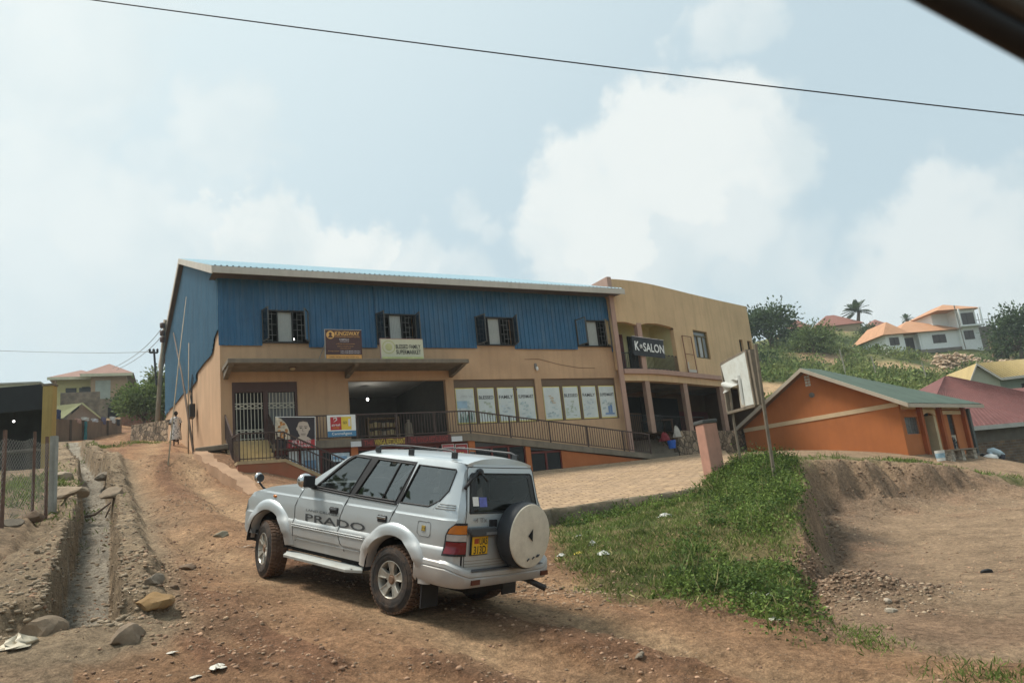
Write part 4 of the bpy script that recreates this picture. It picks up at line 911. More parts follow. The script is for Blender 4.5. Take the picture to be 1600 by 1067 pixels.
for t0, t1 in zip(ts[:-1], ts[1:]):
    if t1-t0 < 1e-4: continue
    a0, a1, b0, b1 = sp_at(t0), sp_at(t1), sp_at(t0, -.22), sp_at(t1, -.22)
    for (z0, z1) in solid((t0+t1)/2):
        if 17.3 < (t0+t1)/2 < 21.33:
            za = float(np.interp(t0, [q[0] for q in ARCH], [q[1] for q in ARCH])); zb = float(np.interp(t1, [q[0] for q in ARCH], [q[1] for q in ARCH]))
        else: za = zb = z0
        m.poly([(*a0, za), (*a1, zb), (*a1, z1), (*a0, z1)]); m.poly([(*b0, za), (*b0, z1), (*b1, z1), (*b1, zb)])
        m.poly([(*a0, za), (*b0, za), (*b1, zb), (*a1, zb)]); m.poly([(*a0, z1), (*a1, z1), (*b1, z1), (*b0, z1)])
for t in (17.05, 17.3, 21.33, 29.1, 23.1, 24.45, 27.64, 28.03, 28.5, 28.92):
    a_, b_ = sp_at(t), sp_at(t, -.22); z0, z1 = (2.46, 6.8) if t in (17.05, 29.1) else ((2.46, 4.64) if t < 22 else ((3.34, 4.82) if t < 25 else (4.0, 4.71)))
    m.poly([(*a_, z0), (*b_, z0), (*b_, z1), (*a_, z1)])
e = sp_at(29.1); m.prism([(*e, -2.5), (e[0]-.6, e[1]+9, -2.5), (e[0]-.6, e[1]+9, 6.8), (*e, 6.8)], (-.22, .05, 0))
m.box(17.06, 17.28, -.05, 9, 5.5, 6.79); m.box(17.06, 28.4, 11.6, 11.8, -2, 6.5)
SB(m, 'wall', OCHRE2, fix=False)
PINK = mat('pink paint', (.42, .265, .205), .85, .08, 1.5, .1, 50, streak=.25, dirt=(.25, .15, .12))
m = MB(); m.box(17.0, 17.24, -.40, -.302, -1.8, 6.86); m.box(17.0, 17.05, -.30, 1.4, 5.9, 6.86); SB(m, 'corner_pier', PINK)
def band(t0, t1, off0, off1, h0, h1, nm, mm, n=40):
    m = MB(); T = np.linspace(t0, t1, n); o0 = [sp_at(t, off0) for t in T]; o1 = [sp_at(t, off1) for t in T]
    m.grid(np.array([[(*p, h0) for p in o1], [(*p, h1) for p in o1]])); m.grid(np.array([[(*p, h1) for p in o1], [(*p, h1) for p in o0]])); m.grid(np.array([[(*p, h0) for p in o0], [(*p, h0) for p in o1]])); m.grid(np.array([[(*p, h0) for p in o0], [(*p, h1) for p in o0]]))
    for p, q in ((o0[0], o1[0]), (o0[-1], o1[-1])): m.poly([(*p, h0), (*q, h0), (*q, h1), (*p, h1)])
    return SB(m, nm, mm)
band(17.26, 29.0, -1.6, .16, 2.24, 2.46, 'balcony_slab', PINK); band(17.26, 29.05, -.35, .04, 1.92, 2.24, 'edge_beam', OCHRE2)
BALC = mat('balcony plaster', (.58, .54, .30), .9, .08, 1.2)
m = MB(); T = np.linspace(17.28, 21.4, 14)
m.grid(np.array([[(*sp_at(t, -1.45), 2.46) for t in T], [(*sp_at(t, -1.45), 5.2) for t in T]])); m.poly([(*sp_at(21.36, -.2), 2.46), (*sp_at(21.36, -1.5), 2.46), (*sp_at(21.36, -1.5), 5.2), (*sp_at(21.36, -.2), 5.2)]); m.grid(np.array([[(*sp_at(t, -.2), 5.1) for t in T], [(*sp_at(t, -1.5), 5.1) for t in T]]))
SB(m, 'balcony_recess', BALC)
m = MB(); p = sp_at(18.62, -.05); m.box(p[0]-.13, p[0]+.13, p[1]-.1, p[1]+.16, 2.46, 4.7); SB(m, 'balcony_post', PINK)
for ta, tb, z1, mm in ((17.5, 18.0, 4.35, VDARK), (18.35, 18.9, 4.5, MAROON), (19.3, 20.25, 4.45, VDARK)):
    m = MB(); a_, b_ = sp_at(ta, -1.38), sp_at(tb, -1.38); m.prism([(*a_, 2.46), (*b_, 2.46), (*b_, z1), (*a_, z1)], (.0, .05, 0)); SB(m, 'balcony_door', mm)
m = MB(); T = np.arange(17.32, 21.32, .095)
for i, t in enumerate(T): p = sp_at(t, -.06); r_ = .009; m.box(p[0]-r_, p[0]+r_, p[1]-r_, p[1]+r_, 2.46, 3.24)
for z in (2.54, 3.26):
    for t0, t1 in zip(np.linspace(17.3, 21.2, 14), np.linspace(17.6, 21.33, 14)): m.bar((*sp_at(t0, -.06), z), (*sp_at(t1, -.06), z), .035, .035)
SB(m, 'balcony_railing', mat('black rail', (.02, .02, .018), .5))
m = MB(); a_, b_ = sp_at(23.1, -.12), sp_at(24.45, -.12); m.prism([(*a_, 3.34), (*b_, 3.34), (*b_, 4.82), (*a_, 4.82)], (-.01, .02, 0)); wn = SB(m, 'window', mat('window pane grey', (.17, .185, .19), .25, .3, 2.5))
m = MB(); L_ = b_-a_
for f0, f1, z0, z1 in ((0, 1, 4.52, 4.58), (0, 1, 3.34, 3.42), (0, 1, 4.75, 4.82), (0, .07, 3.42, 4.75), (.93, 1, 3.42, 4.75), (.31, .36, 3.42, 4.52), (.64, .69, 3.42, 4.52)):
    p, q = a_+L_*f0, a_+L_*f1; m.prism([(*p, z0), (*q, z0), (*q, z1), (*p, z1)], (.012, -.045, 0))
m.build('frame', mat('olive frame', (.12, .09, .03), .5), wn, o=SO)
m = MB(); p, q = a_+L_*.4, a_+L_*.6; m.prism([(*p, 3.42), (*q, 3.42), (*q, 4.5), (*p, 4.5)], (.01, -.01, 0)); m.build('curtain', mat('pale curtain', (.42, .43, .42), .9), wn, o=SO)
for ta, tb in ((27.64, 28.03), (28.5, 28.92)):
    m = MB(); a_, b_ = sp_at(ta, -.13), sp_at(tb, -.13); m.prism([(*a_, 4.0), (*b_, 4.0), (*b_, 4.71), (*a_, 4.71)], (0, .02, 0)); SB(m, 'small_window', VDARK)
# lower terrace
m = MB(); T = np.linspace(17.3, 29, 24)
m.grid(np.array([[(*sp_at(t, 0), -.45) for t in T], [(*sp_at(t, -5), -.45) for t in T]])); SB(m, 'terrace_floor', CONC)
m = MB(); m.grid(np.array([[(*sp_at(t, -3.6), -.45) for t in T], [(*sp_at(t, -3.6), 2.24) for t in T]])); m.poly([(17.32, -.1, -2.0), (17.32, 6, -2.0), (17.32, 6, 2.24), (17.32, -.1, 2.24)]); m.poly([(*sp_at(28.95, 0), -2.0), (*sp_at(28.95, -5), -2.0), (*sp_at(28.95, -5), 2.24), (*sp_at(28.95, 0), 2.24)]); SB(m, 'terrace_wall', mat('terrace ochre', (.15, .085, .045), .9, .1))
m = MB(); m.grid(np.array([[(*sp_at(t, -.3), 2.22) for t in T], [(*sp_at(t, -4), 2.22) for t in T]]))
for t in (19.5, 22.5, 25.5): m.bar((*sp_at(t, -.3), 2.12), (*sp_at(t-1.2, -3.6), 2.12), .22, .2)
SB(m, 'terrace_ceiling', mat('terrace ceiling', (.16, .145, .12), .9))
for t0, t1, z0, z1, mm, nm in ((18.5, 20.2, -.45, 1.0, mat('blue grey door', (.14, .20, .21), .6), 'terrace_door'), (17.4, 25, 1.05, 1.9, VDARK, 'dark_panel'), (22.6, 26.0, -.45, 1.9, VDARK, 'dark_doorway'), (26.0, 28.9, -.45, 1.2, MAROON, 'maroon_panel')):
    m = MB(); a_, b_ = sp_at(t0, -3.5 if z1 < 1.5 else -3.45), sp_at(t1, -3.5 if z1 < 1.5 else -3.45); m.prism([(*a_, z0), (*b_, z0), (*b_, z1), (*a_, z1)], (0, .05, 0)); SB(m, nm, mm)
for t in (18.68, 21.65, 25.0, 28.6):
    m = MB(); p = sp_at(t, -.12); m.box(p[0]-.13, p[0]+.13, p[1]-.13, p[1]+.13, -.5, 1.93); SB(m, 'column', mat('brown pink paint', (.34, .225, .17), .85, .12, 1.5, .1, 50, streak=.3, dirt=(.2, .12, .09)), bevel=.01)
m = MB()
for ta, tb, off in ((17.4, 20.5, -.9), (20.5, 24.8, -1.2)):
    T = np.arange(ta, tb, .13)
    for t in T: p = sp_at(t, off); m.box(p[0]-.01, p[0]+.01, p[1]-.01, p[1]+.01, -.45, .48)
    for z in (-.38, .48): m.bar((*sp_at(ta, off), z), (*sp_at(tb, off), z), .04, .04)
SB(m, 'terrace_railing', mat('black rail', ()))
STONE = mat('rubble stone', (.23, .17, .115), .95, .3, 2.5, .6, 12)
def stonewall_mat():
    m = STONE; nt = m.node_tree; N = nt.nodes; L = nt.links; b = N['Principled BSDF']; src = b.inputs['Base Color'].links[0].from_socket
    tc = N.new('ShaderNodeTexCoord'); vo = N.new('ShaderNodeTexVoronoi'); vo.feature = 'DISTANCE_TO_EDGE'; vo.inputs['Scale'].default_value = 3.6; L.new(tc.outputs['Object'], vo.inputs['Vector'])
    v2 = N.new('ShaderNodeTexVoronoi'); v2.inputs['Scale'].default_value = 3.6; L.new(tc.outputs['Object'], v2.inputs['Vector'])
    mr = N.new('ShaderNodeMapRange'); L.new(vo.outputs['Distance'], mr.inputs[0]); mr.inputs[1].default_value = .03; mr.inputs[2].default_value = .10; mr.inputs[3].default_value = .4; mr.inputs[4].default_value = 1
    hs = N.new('ShaderNodeMix'); hs.data_type = 'RGBA'; hs.blend_type = 'MULTIPLY'; hs.inputs[0].default_value = 1; L.new(src, hs.inputs[6]); L.new(mr.outputs[0], hs.inputs[7])
    sep = N.new('ShaderNodeSeparateColor'); L.new(v2.outputs['Color'], sep.inputs[0]); m3 = N.new('ShaderNodeMapRange'); L.new(sep.outputs[0], m3.inputs[0]); m3.inputs[3].default_value = .6; m3.inputs[4].default_value = 1.7
    h2 = N.new('ShaderNodeMix'); h2.data_type = 'RGBA'; h2.blend_type = 'MULTIPLY'; h2.inputs[0].default_value = 1; L.new(hs.outputs[2], h2.inputs[6]); L.new(m3.outputs[0], h2.inputs[7]); L.new(h2.outputs[2], b.inputs['Base Color'])
    bp = N.new('ShaderNodeBump'); bp.inputs['Strength'].default_value = .9; bp.inputs['Distance'].default_value = .06; L.new(mr.outputs[0], bp.inputs['Height']); L.new(b.inputs['Normal'].links[0].from_socket, bp.inputs['Normal']); L.new(bp.outputs[0], b.inputs['Normal'])
stonewall_mat()
m = MB(); T = np.linspace(20.2, 29.05, 30)
m.grid(np.array([[(*sp_at(t, .12), -2.6) for t in T], [(*sp_at(t, .06), -.42) for t in T], [(*sp_at(t, -.3), -.40) for t in T]])); m.poly([(*sp_at(20.2, .12), -2.6), (*sp_at(20.2, .06), -.42), (*sp_at(20.2, -3), -.42), (*sp_at(20.2, -3), -2.6)]); SB(m, 'stone_plinth', STONE)
m = MB()
for i in range(6): q = sp_at(18.9, -.1-i*.28); m.box(17.5, 20.15, q[1]-.1, q[1]+.18, -2.2, -1.62+i*.19)
SB(m, 'terrace_steps', CONC)
# hanging salon sign
p = sp_at(18.95, .10); t = thing('salon_sign', 'black banner with large white lettering hung on the arched balcony', 'sign', B(p[0], p[1]-.02, 3.06), BY+radians(9)); t.rotation_euler = (0, radians(2.5), BY+radians(9))
b = MB(); n = 12; b.grid(np.array([[(x, -.02*sin(x*3)-.012*sin(x*9+z), z) for x in np.linspace(-1.08, 1.08, n)] for z in np.linspace(0, .9, 6)])); b.build('board', mat('banner black', (.022, .022, .025), .5, .1), t, smooth=True)
def serif(txt, w_, h_, cx, cz, bold=.02): text_mb(txt, w_, h_, cx, cz, -.045, bold).build('lettering', WHITE, t, fix=False)
serif('K', .30, .44, -.83, .45, .03); st_ = MB()
for an in (0, 60, 120): st_.bar((-.57-.11*cos(radians(an)), -.05, .44-.11*sin(radians(an))), (-.57+.11*cos(radians(an)), -.05, .44+.11*sin(radians(an))), .02, .045, (0, 1, 0))
st_.build('star_mark', WHITE, t); serif('SALON', 1.42, .42, .29, .43, .02)
b = MB(); b.tube([(-1.08, -.01, .9), (1.08, -.01, .9)], .015, 6); b.build('top_rod', LILAC, t); b = MB(); b.tube([(-1.08, 0, .9), (-1.2, .25, .1)], .008, 4); b.build('tie', BLK, t)
# empty sign frame, with small broken sign remains, on the ledge
p = sp_at(22.3, .12); t = thing('empty_frame', 'thin rusty empty sign frame standing on the ledge beside the balcony', 'frame', B(p[0], p[1], 2.47), BY+radians(17))
b = MB(); 
for x in (-.42, .42): b.bar((x, 0, 0), (x-.08, 0, 1.88), .035, .035)
for z in (.02, .95, 1.88): b.bar((-.42-.08*z/1.88, 0, z), (.42-.08*z/1.88, 0, z), .03, .03)
b.build('frame', mat('rust', (.20, .09, .05), .7, .3), t)
b = MB(); b.box(-.36, .36, -.02, .01, .02, .16); b.prism([(-.40, -.02, .2), (-.30, -.02, .2), (-.28, -.02, .55), (-.38, -.02, .5)], (0, -.01, 0)); b.build('sign_remnant', mat('dirty white', (.5, .47, .42), .7, .15), t)
# things on the terrace steps
def cloth_heap(name, lab, cat, s, v, h, col, r=.25, hh=.3):
    t = MB(); n = 14; rows = []
    for i, z in enumerate(np.linspace(0, hh, 6)):
        rows.append([((r*(1-.75*(z/hh)**1.5)*(1+.22*sin(k*2.3+i)+.1*random.random()))*cos(2*pi*k/n), (r*.8*(1-.75*(z/hh)**1.5)*(1+.2*sin(k*1.7+i)))*sin(2*pi*k/n), z*(1+.1*sin(k))) for k in range(n+1)])
        rows[-1][-1] = rows[-1][0]
    t.grid(np.array(rows)); ob = t.build(name, mat('cloth %s' % lab[:8], col, .9, .15, 6), None, smooth=True); ob.location = B(s, v, h); ob.rotation_euler = (0, 0, BY); return tag(ob, lab, cat)
p = sp_at(18.65, .5); cloth_heap('cloth', 'dark red cloth draped by the terrace steps', 'cloth', 18.75, -.75, -.95, (.17, .02, .025), .26, .38)
ob = MB().lathe([(0, 0), (.15, 0), (.2, .36), (.185, .36), (.14, .03), (0, .03)], n=20).build('bucket', mat('blue plastic', (.02, .10, .42), .4), None, smooth=.7); ob.location = B(18.9, -1.0, -1.32); tag(ob, 'blue plastic bucket on the terrace steps below the red cloth', 'bucket')
cloth_heap('sack', 'white sack tied at the top, leaning on the terrace rail', 'sack', 19.75, -.45, -.78, (.42, .39, .34), .2, .5)
t = thing('terrace_table', 'dark wooden table on the terrace between the two pink columns', 'table', B(20.6, 1.9, -.45), BY)
b = MB(); b.box(-.75, .75, -.35, .35, .72, .77); b.build('table_top', mat('table wood', (.10, .055, .03), .6), t)
for x in (-.68, .68):
    for y in (-.3, .3): b = MB(); b.box(x-.03, x+.03, y-.03, y+.03, 0, .72); b.build('leg', mat('table wood', ()), t)
for i, (sx, vx) in enumerate(((18.9, -1.7), (19.45, -1.55))):
    pass
# ------------------------------------------------------------------ the silver off-road estate
def car_paint():
    m = mat('silver paint', (.50, .55, .57), .29, .03, 1.2, 0, metal=.35, spec=.5, coat=.55); nt = m.node_tree; N = nt.nodes; L = nt.links; b = N['Principled BSDF']
    b.inputs['Coat Roughness'].default_value = .12; src = b.inputs['Base Color'].links[0].from_socket
    tc = N.new('ShaderNodeTexCoord'); sp_ = N.new('ShaderNodeSeparateXYZ'); L.new(tc.outputs['Object'], sp_.inputs[0])
    ns = N.new('ShaderNodeTexNoise'); ns.inputs['Scale'].default_value = 5; ns.inputs['Detail'].default_value = 7; L.new(tc.outputs['Object'], ns.inputs['Vector'])
    ad = N.new('ShaderNodeMath'); ad.operation = 'MULTIPLY_ADD'; L.new(ns.outputs['Fac'], ad.inputs[0]); ad.inputs[1].default_value = .45; L.new(sp_.outputs[2], ad.inputs[2])
    mr = N.new('ShaderNodeMapRange'); L.new(ad.outputs[0], mr.inputs[0]); mr.inputs[1].default_value = .70; mr.inputs[2].default_value = 1.25; mr.inputs[3].default_value = .55; mr.inputs[4].default_value = .04
    mx = N.new('ShaderNodeMix'); mx.data_type = 'RGBA'; L.new(mr.outputs[0], mx.inputs[0]); L.new(src, mx.inputs[6]); mx.inputs[7].default_value = (.31, .205, .13, 1); L.new(mx.outputs[2], b.inputs['Base Color'])
    r2 = N.new('ShaderNodeMath'); r2.operation = 'MULTIPLY_ADD'; L.new(mr.outputs[0], r2.inputs[0]); r2.inputs[1].default_value = .6; r2.inputs[2].default_value = .30; L.new(r2.outputs[0], b.inputs['Roughness'])
    c2 = N.new('ShaderNodeMath'); c2.operation = 'MULTIPLY_ADD'; L.new(mr.outputs[0], c2.inputs[0]); c2.inputs[1].default_value = -.8; c2.inputs[2].default_value = .55; c2.use_clamp = True; L.new(c2.outputs[0], b.inputs['Coat Weight'])
    return m
PAINT = car_paint()
RGLASS = glass('rear glass', (.03, .03, .024), .35, .05, 1.42); CGLASS = glass('car glass', (.010, .012, .012), .30, .02, 2.3); FGLASS = glass('front glass', (.02, .022, .022), .65, .02, 2.0)
RUB = mat('rubber trim', (.018, .018, .02), .55); TYRE = mat('tyre', (.028, .025, .023), .9, .2, 6, .5, 60, dirt=(.16, .10, .065), dirt_amt=.55)
TREAD = mat('muddy tread', (.12, .072, .047), .95, .25, 6, .8, 40); RIM = mat('alloy', (.45, .43, .38), .4, .08, 6, metal=.5, dirt=(.22, .16, .10), dirt_amt=.5)
CHROME = mat('chrome', (.6, .6, .6), .15, .02, metal=.9); UND = mat('underbody', (.02, .017, .015), .95); DGREY = mat('grey plastic', (.06, .065, .07), .55, .1)
CR = Matrix.Rotation(radians(CAR[0]), 3, 'Z') @ Matrix.Rotation(radians(-CAR[1]), 3, 'Y') @ Matrix.Rotation(radians(CAR[2]), 3, 'X')
car = thing('off_road_car', 'dusty silver off-road estate car with a cream spare wheel cover climbing the dirt road', 'car', CAR[3:6])
car.rotation_euler = CR.to_euler()
def w0(z): return float(np.interp(z, [.50, .56, .645, .66, .80, .835, .86, 1.0, 1.15, 1.17, 1.26, 1.5, 1.76, 1.80], [.80, .815, .825, .845, .85, .84, .822, .832, .826, .812, .795, .715, .625, .60]))
def fr_(x): return 1-.085*max(0, (x-2.3)/1.05)**2.2
def W_(x, z):
    w = w0(z)*fr_(x)
    if x < -.72: t = min(1, (-.72-x)/.25); w -= .14*(1-sqrt(max(0, 1-t*t)))
    return w
XR = lambda z: float(np.interp(z, [.5, 1.15, 1.25, 1.8], [-.97, -.97, -.96, -.84]))
def sx(x, z): # shear the rear edge of the side with height
    return x if x > -.55 else -.55+(x+.55)*((XR(z)+.55)/(-.97+.55))
def arc_pts(cx, cz, r, a0, a1, n): return [(cx+r*cos(a), cz+r*sin(a)) for a in np.linspace(a0, a1, n)]
ZS = .50
ra = lambda cx, cz, r: math.asin((ZS-cz)/r)
aR = ra(0, .42, .47); aF = ra(2.62, .45, .47)
outline = [(-.97, .62)]+arc_pts(0, .42, .47, pi-aR, aR, 22)[0:]+arc_pts(2.62, .45, .47, pi-aF, aF, 22)+[(3.22, .60), (3.30, .80), (3.28, 1.0), (3.12, 1.12), (2.66, 1.235), (1.93, 1.30), (1.5, 1.555), (1.20, 1.735), (1.02, 1.785), (.6, 1.80), (0, 1.80), (-.6, 1.79), (-.97, 1.765)]
WINS = {'front': [(1.66, 1.315), (.94, 1.29), (.765, 1.735), (1.07, 1.75), (1.2, 1.68)], 'rear': [(.83, 1.285), (.06, 1.275), (-.07, 1.715), (.61, 1.735)],
        'quarter': [(-.02, 1.27), (-.50, 1.27), (-.66, 1.345), (-.775, 1.46), (-.83, 1.68), (-.81, 1.70), (-.14, 1.715)]}
BLACKZ = [(1.72, 1.295), (.9, 1.265), (0, 1.25), (-.01, 1.25), (-.10, 1.745), (.6, 1.765), (1.1, 1.78), (1.24, 1.695)]
def dens(P, step=.07):
    out = []
    for i in range(len(P)):
        a = np.array(P[i]); b = np.array(P[(i+1) % len(P)]); n = max(1, int(np.linalg.norm(b-a)/step)); out += [tuple(a+(b-a)*k/n) for k in range(n)]
    return out
def inpoly(p, P): return float(poly_sd(np.array([p[0]]), np.array([p[1]]), np.array(P))[0]) > 0
def cdt(loops, gx, gz):
    vs = []; es = []
    for Lp in loops:
        o = len(vs); vs += Lp; es += [(o+i, o+(i+1) % len(Lp)) for i in range(len(Lp))]
    for x in gx:
        for z in gz: vs.append((x, z))
    r = delaunay_2d_cdt([Vector(v) for v in vs], es, [], 0, 1e-5); return [tuple(v) for v in r[0]], [tuple(f) for f in r[2]]
DOORP = {'front_door': [(1.96, .585), (2.0, .66), (2.02, .80), (2.02, 1.03), (1.89, 1.29), (.915, 1.262), (1.04, .98), (1.04, .80), (.98, .68), (.91, .585)], 'rear_door': [(.915, 1.262), (1.04, .98), (1.04, .80), (.98, .68), (.91, .585), (.55, .565), (.50, .75), (.38, .93), (.11, 1.02), (.0, 1.252)]}
def side_shell(sg):
    loops = [dens(outline), dens(BLACKZ)]+[dens(w_) for w_ in WINS.values()]+[dens(q) for q in DOORP.values()]
    V, Fc = cdt(loops, np.arange(-.93, 3.3, .085), list(np.arange(.58, 1.8, .06))+[.645, .66, .835, .86, 1.15, 1.17])
    Fc = [f for f in Fc]; C = np.array([[(V[f[0]][k]+V[f[1]][k]+V[f[2]][k])/3 for k in (0, 1)] for f in Fc])
    ok = poly_sd(C[:, 0], C[:, 1], np.array(outline)) > 0
    for w_ in WINS.values(): ok &= poly_sd(C[:, 0], C[:, 1], np.array(w_)) < 0
    blk = poly_sd(C[:, 0], C[:, 1], np.array(BLACKZ)) > 0
    P = [(sx(x, z), sg*W_(x, z), z) for x, z in V]
    ds = {n_: poly_sd(C[:, 0], C[:, 1], np.array(q)) > 0 for n_, q in DOORP.items()}; dm_ = {}
    for n_, q in ds.items(): dm_[n_] = MB().add(P, [f for f, o, k, i_ in zip(Fc, ok, blk, q) if o and i_ and not k])
    ind = ds['front_door'] | ds['rear_door']
    a = MB(); a.add(P, [f for f, o, k, i_ in zip(Fc, ok, blk, ind) if o and not k and not i_]); b = MB(); b.add(P, [f for f, o, k in zip(Fc, ok, blk) if o and k]); return a, b, dm_
def clean(m):
    used = sorted({i for f in m.f for i in f}); mp = {o: n for n, o in enumerate(used)}; m.v = [m.v[i] for i in used]; m.f = [tuple(mp[i] for i in f) for f in m.f]; return m
body = MB(); blackm = MB()
for sg in (1, -1):
    a, b, DM = side_shell(sg); DSK = globals().setdefault('DSK', {}); DSK[sg] = DM; body.add(clean(a).v, a.f); blackm.add(clean(b).v, b.f)
# roof, hood, nose and cowl
rows = []
for x in np.linspace(-.86, 1.04, 20):
    e = float(np.interp(x, [-.86, -.6, 0, .6, 1.04], [1.765, 1.79, 1.80, 1.80, 1.78])); wy = W_(min(max(x, -.7), 1.0), e)-(.0 if x > -.75 else .05)
    rows.append([(x, wy*k, e+.075*(1-abs(k)**2.6)) for k in np.linspace(-1, 1, 21)])
body.grid(np.array(rows))
q = rows[0]; body.grid(np.array([q, [(-.845-.035*(1-(y/.7)**2), y*.985, 1.72) for _, y, _ in q]]))
rows = []
for x in np.linspace(1.93, 3.12, 12):
    e = float(np.interp(x, [1.93, 2.66, 3.12], [1.30, 1.235, 1.12])); wy = W_(x, e); rows.append([(x, wy*k, e+.045*(1-abs(k)**3)) for k in np.linspace(-1, 1, 17)])
body.grid(np.array(rows))
rows = []
for x, z in ((3.12, 1.12), (3.28, 1.0), (3.30, .80), (3.22, .60)):
    wy = W_(min(x, 3.3), z); rows.append([(x+.10*(1-k*k), wy*k, z+(.045*(1-abs(k)**3) if z > 1.1 else 0)) for k in np.linspace(-1, 1, 17)])
body.grid(np.array(rows))
bo = body.build('body', PAINT, car, smooth=radians(28))
blackm.build('window_surround', RUB, car, smooth=radians(28))
# tailgate, rear frame
GATE = [(.655, .60), (.665, 1.12), (.645, 1.25), (.585, 1.70), (.56, 1.735)]; GATE = GATE+[(-y, z) for y, z in GATE[::-1]]
RGL = [(.60, 1.235), (.545, 1.645), (.52, 1.665), (-.52, 1.665), (-.545, 1.645), (-.60, 1.235)]
def xr(y, z): return XR(z)-.035*(1-(y/.7)**2)
RO = [(.705, .60), (.688, 1.15), (.66, 1.25), (.56, 1.60), (.485, 1.765)]; RO = RO+[(-y, z) for y, z in RO[::-1]]
RO = [(W_(-.97, z)*(1 if y > 0 else -1), z) for y, z in RO]
V, Fc = cdt([dens(RO), dens(GATE), dens(RGL)], np.arange(-.66, .67, .08), np.arange(.64, 1.76, .07))
C = np.array([[(V[f[0]][k]+V[f[1]][k]+V[f[2]][k])/3 for k in (0, 1)] for f in Fc])
inR = poly_sd(C[:, 0], C[:, 1], np.array(RO)) > 0; inG = poly_sd(C[:, 0], C[:, 1], np.array(GATE)) > 0; inW = poly_sd(C[:, 0], C[:, 1], np.array(RGL)) > 0
P = [(xr(y, z), y, z) for y, z in V]
m = MB(); m.add(P, [f for f, a, b in zip(Fc, inR, inG) if a and not b]); clean(m).build('rear_frame', PAINT, car, smooth=radians(30))
m = MB(); m.add(P, [f for f, a, b in zip(Fc, inG, inW) if a and not b]); gate = clean(m).build('tailgate', PAINT, car, smooth=radians(30))
m = MB(); rows = []
m.add([(q[0]+.0, q[1], q[2]) for q in P], [f for f, a in zip(Fc, inW) if a]); clean(m).build('rear_window', RGLASS, gate, smooth=True)
def seam(pts2, f3, nm, par, r=.005, mm=RUB, closed=False):
    pts = dens(pts2) if closed else [tuple(np.array(a)+(np.array(b)-np.array(a))*t) for a, b in zip(pts2[:-1], pts2[1:]) for t in np.linspace(0, 1, max(2, int(np.hypot(b[0]-a[0], b[1]-a[1])/.06)), endpoint=False)]+[pts2[-1]]
    if closed: pts = pts+[pts[0]]
    m = MB(); m.tube([f3(*p) for p in pts], r, 5); return m.build(nm, mm, par, smooth=True)
seam(GATE, lambda y, z: (xr(y, z), y, z), 'seam', gate, .005, RUB, True); seam(RGL, lambda y, z: (xr(y, z)-.002, y, z), 'seal', gate, .010, RUB, True)
m = MB(); rows = []     # dark inner border of the rear glass
for a, b in zip(RGL, RGL[1:]+RGL[:1]):
    c_ = lambda q, s: (q[0]*s, 1.45+(q[1]-1.45)*(s*.98)); q0, q1, q2, q3 = a, b, c_(b, .84), c_(a, .84); m.poly([(xr(*q)-.004, q[0], q[1]) for q in (q0, q1, q2, q3)])
m.build('glass_border', mat('glass border', (.01, .01, .011), .25), gate)
for y0, y1, z0, z1, mm in ((.46, .55, 1.31, 1.41, WHITE), (.33, .45, 1.30, 1.405, mat('blue sticker', (.12, .14, .42), .5, .25, 20))):
    m = MB(); m.poly([(xr(y0, z0)-.007, y0, z0), (xr(y1, z0)-.007, y1, z0), (xr(y1, z1)-.007, y1, z1), (xr(y0, z1)-.007, y0, z1)]); m.build('sticker', mm, gate)
m = MB(); m.box(-.975, -.955, -.18, .12, 1.60, 1.655); m.v = [(x+.075, y, z) for x, y, z in m.v]; m.build('brake_lamp', mat('dark red lens', (.08, .01, .01), .3), gate)
seam([(.60, 1.58), (.52, 1.66)], lambda y, z: (xr(y, z)-.02, y, z), 'wiper', gate, .012)
m = MB(); m.ball((-.90, .40, 1.685), (.03, .06, .04), 8, 6); m.tube([(-.92, .40, 1.68), (-.99, .36, 1.58)], .012, 6); m.build('wiper_hub', RUB, gate, smooth=True)
m = MB(); m.tube([(-.93, .66, 1.50), (-.92, .56, 1.60), (-.90, .44, 1.675)], .02, 6); m.build('washer_arm', RUB, gate, smooth=True)
for z in (.66, .72, .69): seam([(.65, z), (-.62, z)], lambda y, q: (xr(y, q)-.001, y, q), 'crease', gate, .004, mat('dull paint', (.28, .25, .20), .5))
# handle and plate
m = MB(); m.prism([(-1.0, .655, 1.085), (-1.0, .25, 1.085), (-1.0, .20, 1.055), (-1.0, .20, .985), (-1.0, .60, .985), (-1.0, .655, 1.03)], (-.055, 0, 0)); m.build('tailgate_handle', DGREY, gate, bevel=.015)
m = MB(); m.box(-1.062, -1.056, .22, .40, 1.0, 1.03); m.build('handle_badge', mat('badge grey', (.25, .26, .27), .4, metal=.5), gate)
def rear_text(txt, w_, h_, cy, cz, x, mm, par, bold=.0, nm='lettering'):
    m = text_mb(txt, w_, h_, 0, 0, 0, bold); m.v = [(x, cy-px_, cz+pz_) for px_, _, pz_ in m.v]; return m.build(nm, mm, par, fix=False)
m = MB(); m.box(-1.015, -1.008, .32, .575, .79, .985); pt = m.build('number_plate', mat('plate yellow', (.72, .42, .02), .45, .08, 6), car)
rear_text('UAS', .13, .075, .40, .930, -1.018, BLK, pt, .015); rear_text('313D', .20, .085, .45, .838, -1.018, BLK, pt, .015)
m = MB(); m.box(-1.018, -1.0155, .475, .545, .905, .96); m.build('plate_emblem', mat('plate emblem', (.35, .06, .02), .5), pt)
m = MB(); m.box(-1.009, -.99, .31, .585, .78, .995); m.build('plate_holder', RUB, pt)
rear_text('4 Tx', .20, .05, .44, 1.16, -1.004, mat('badge grey', ()), gate, .01)
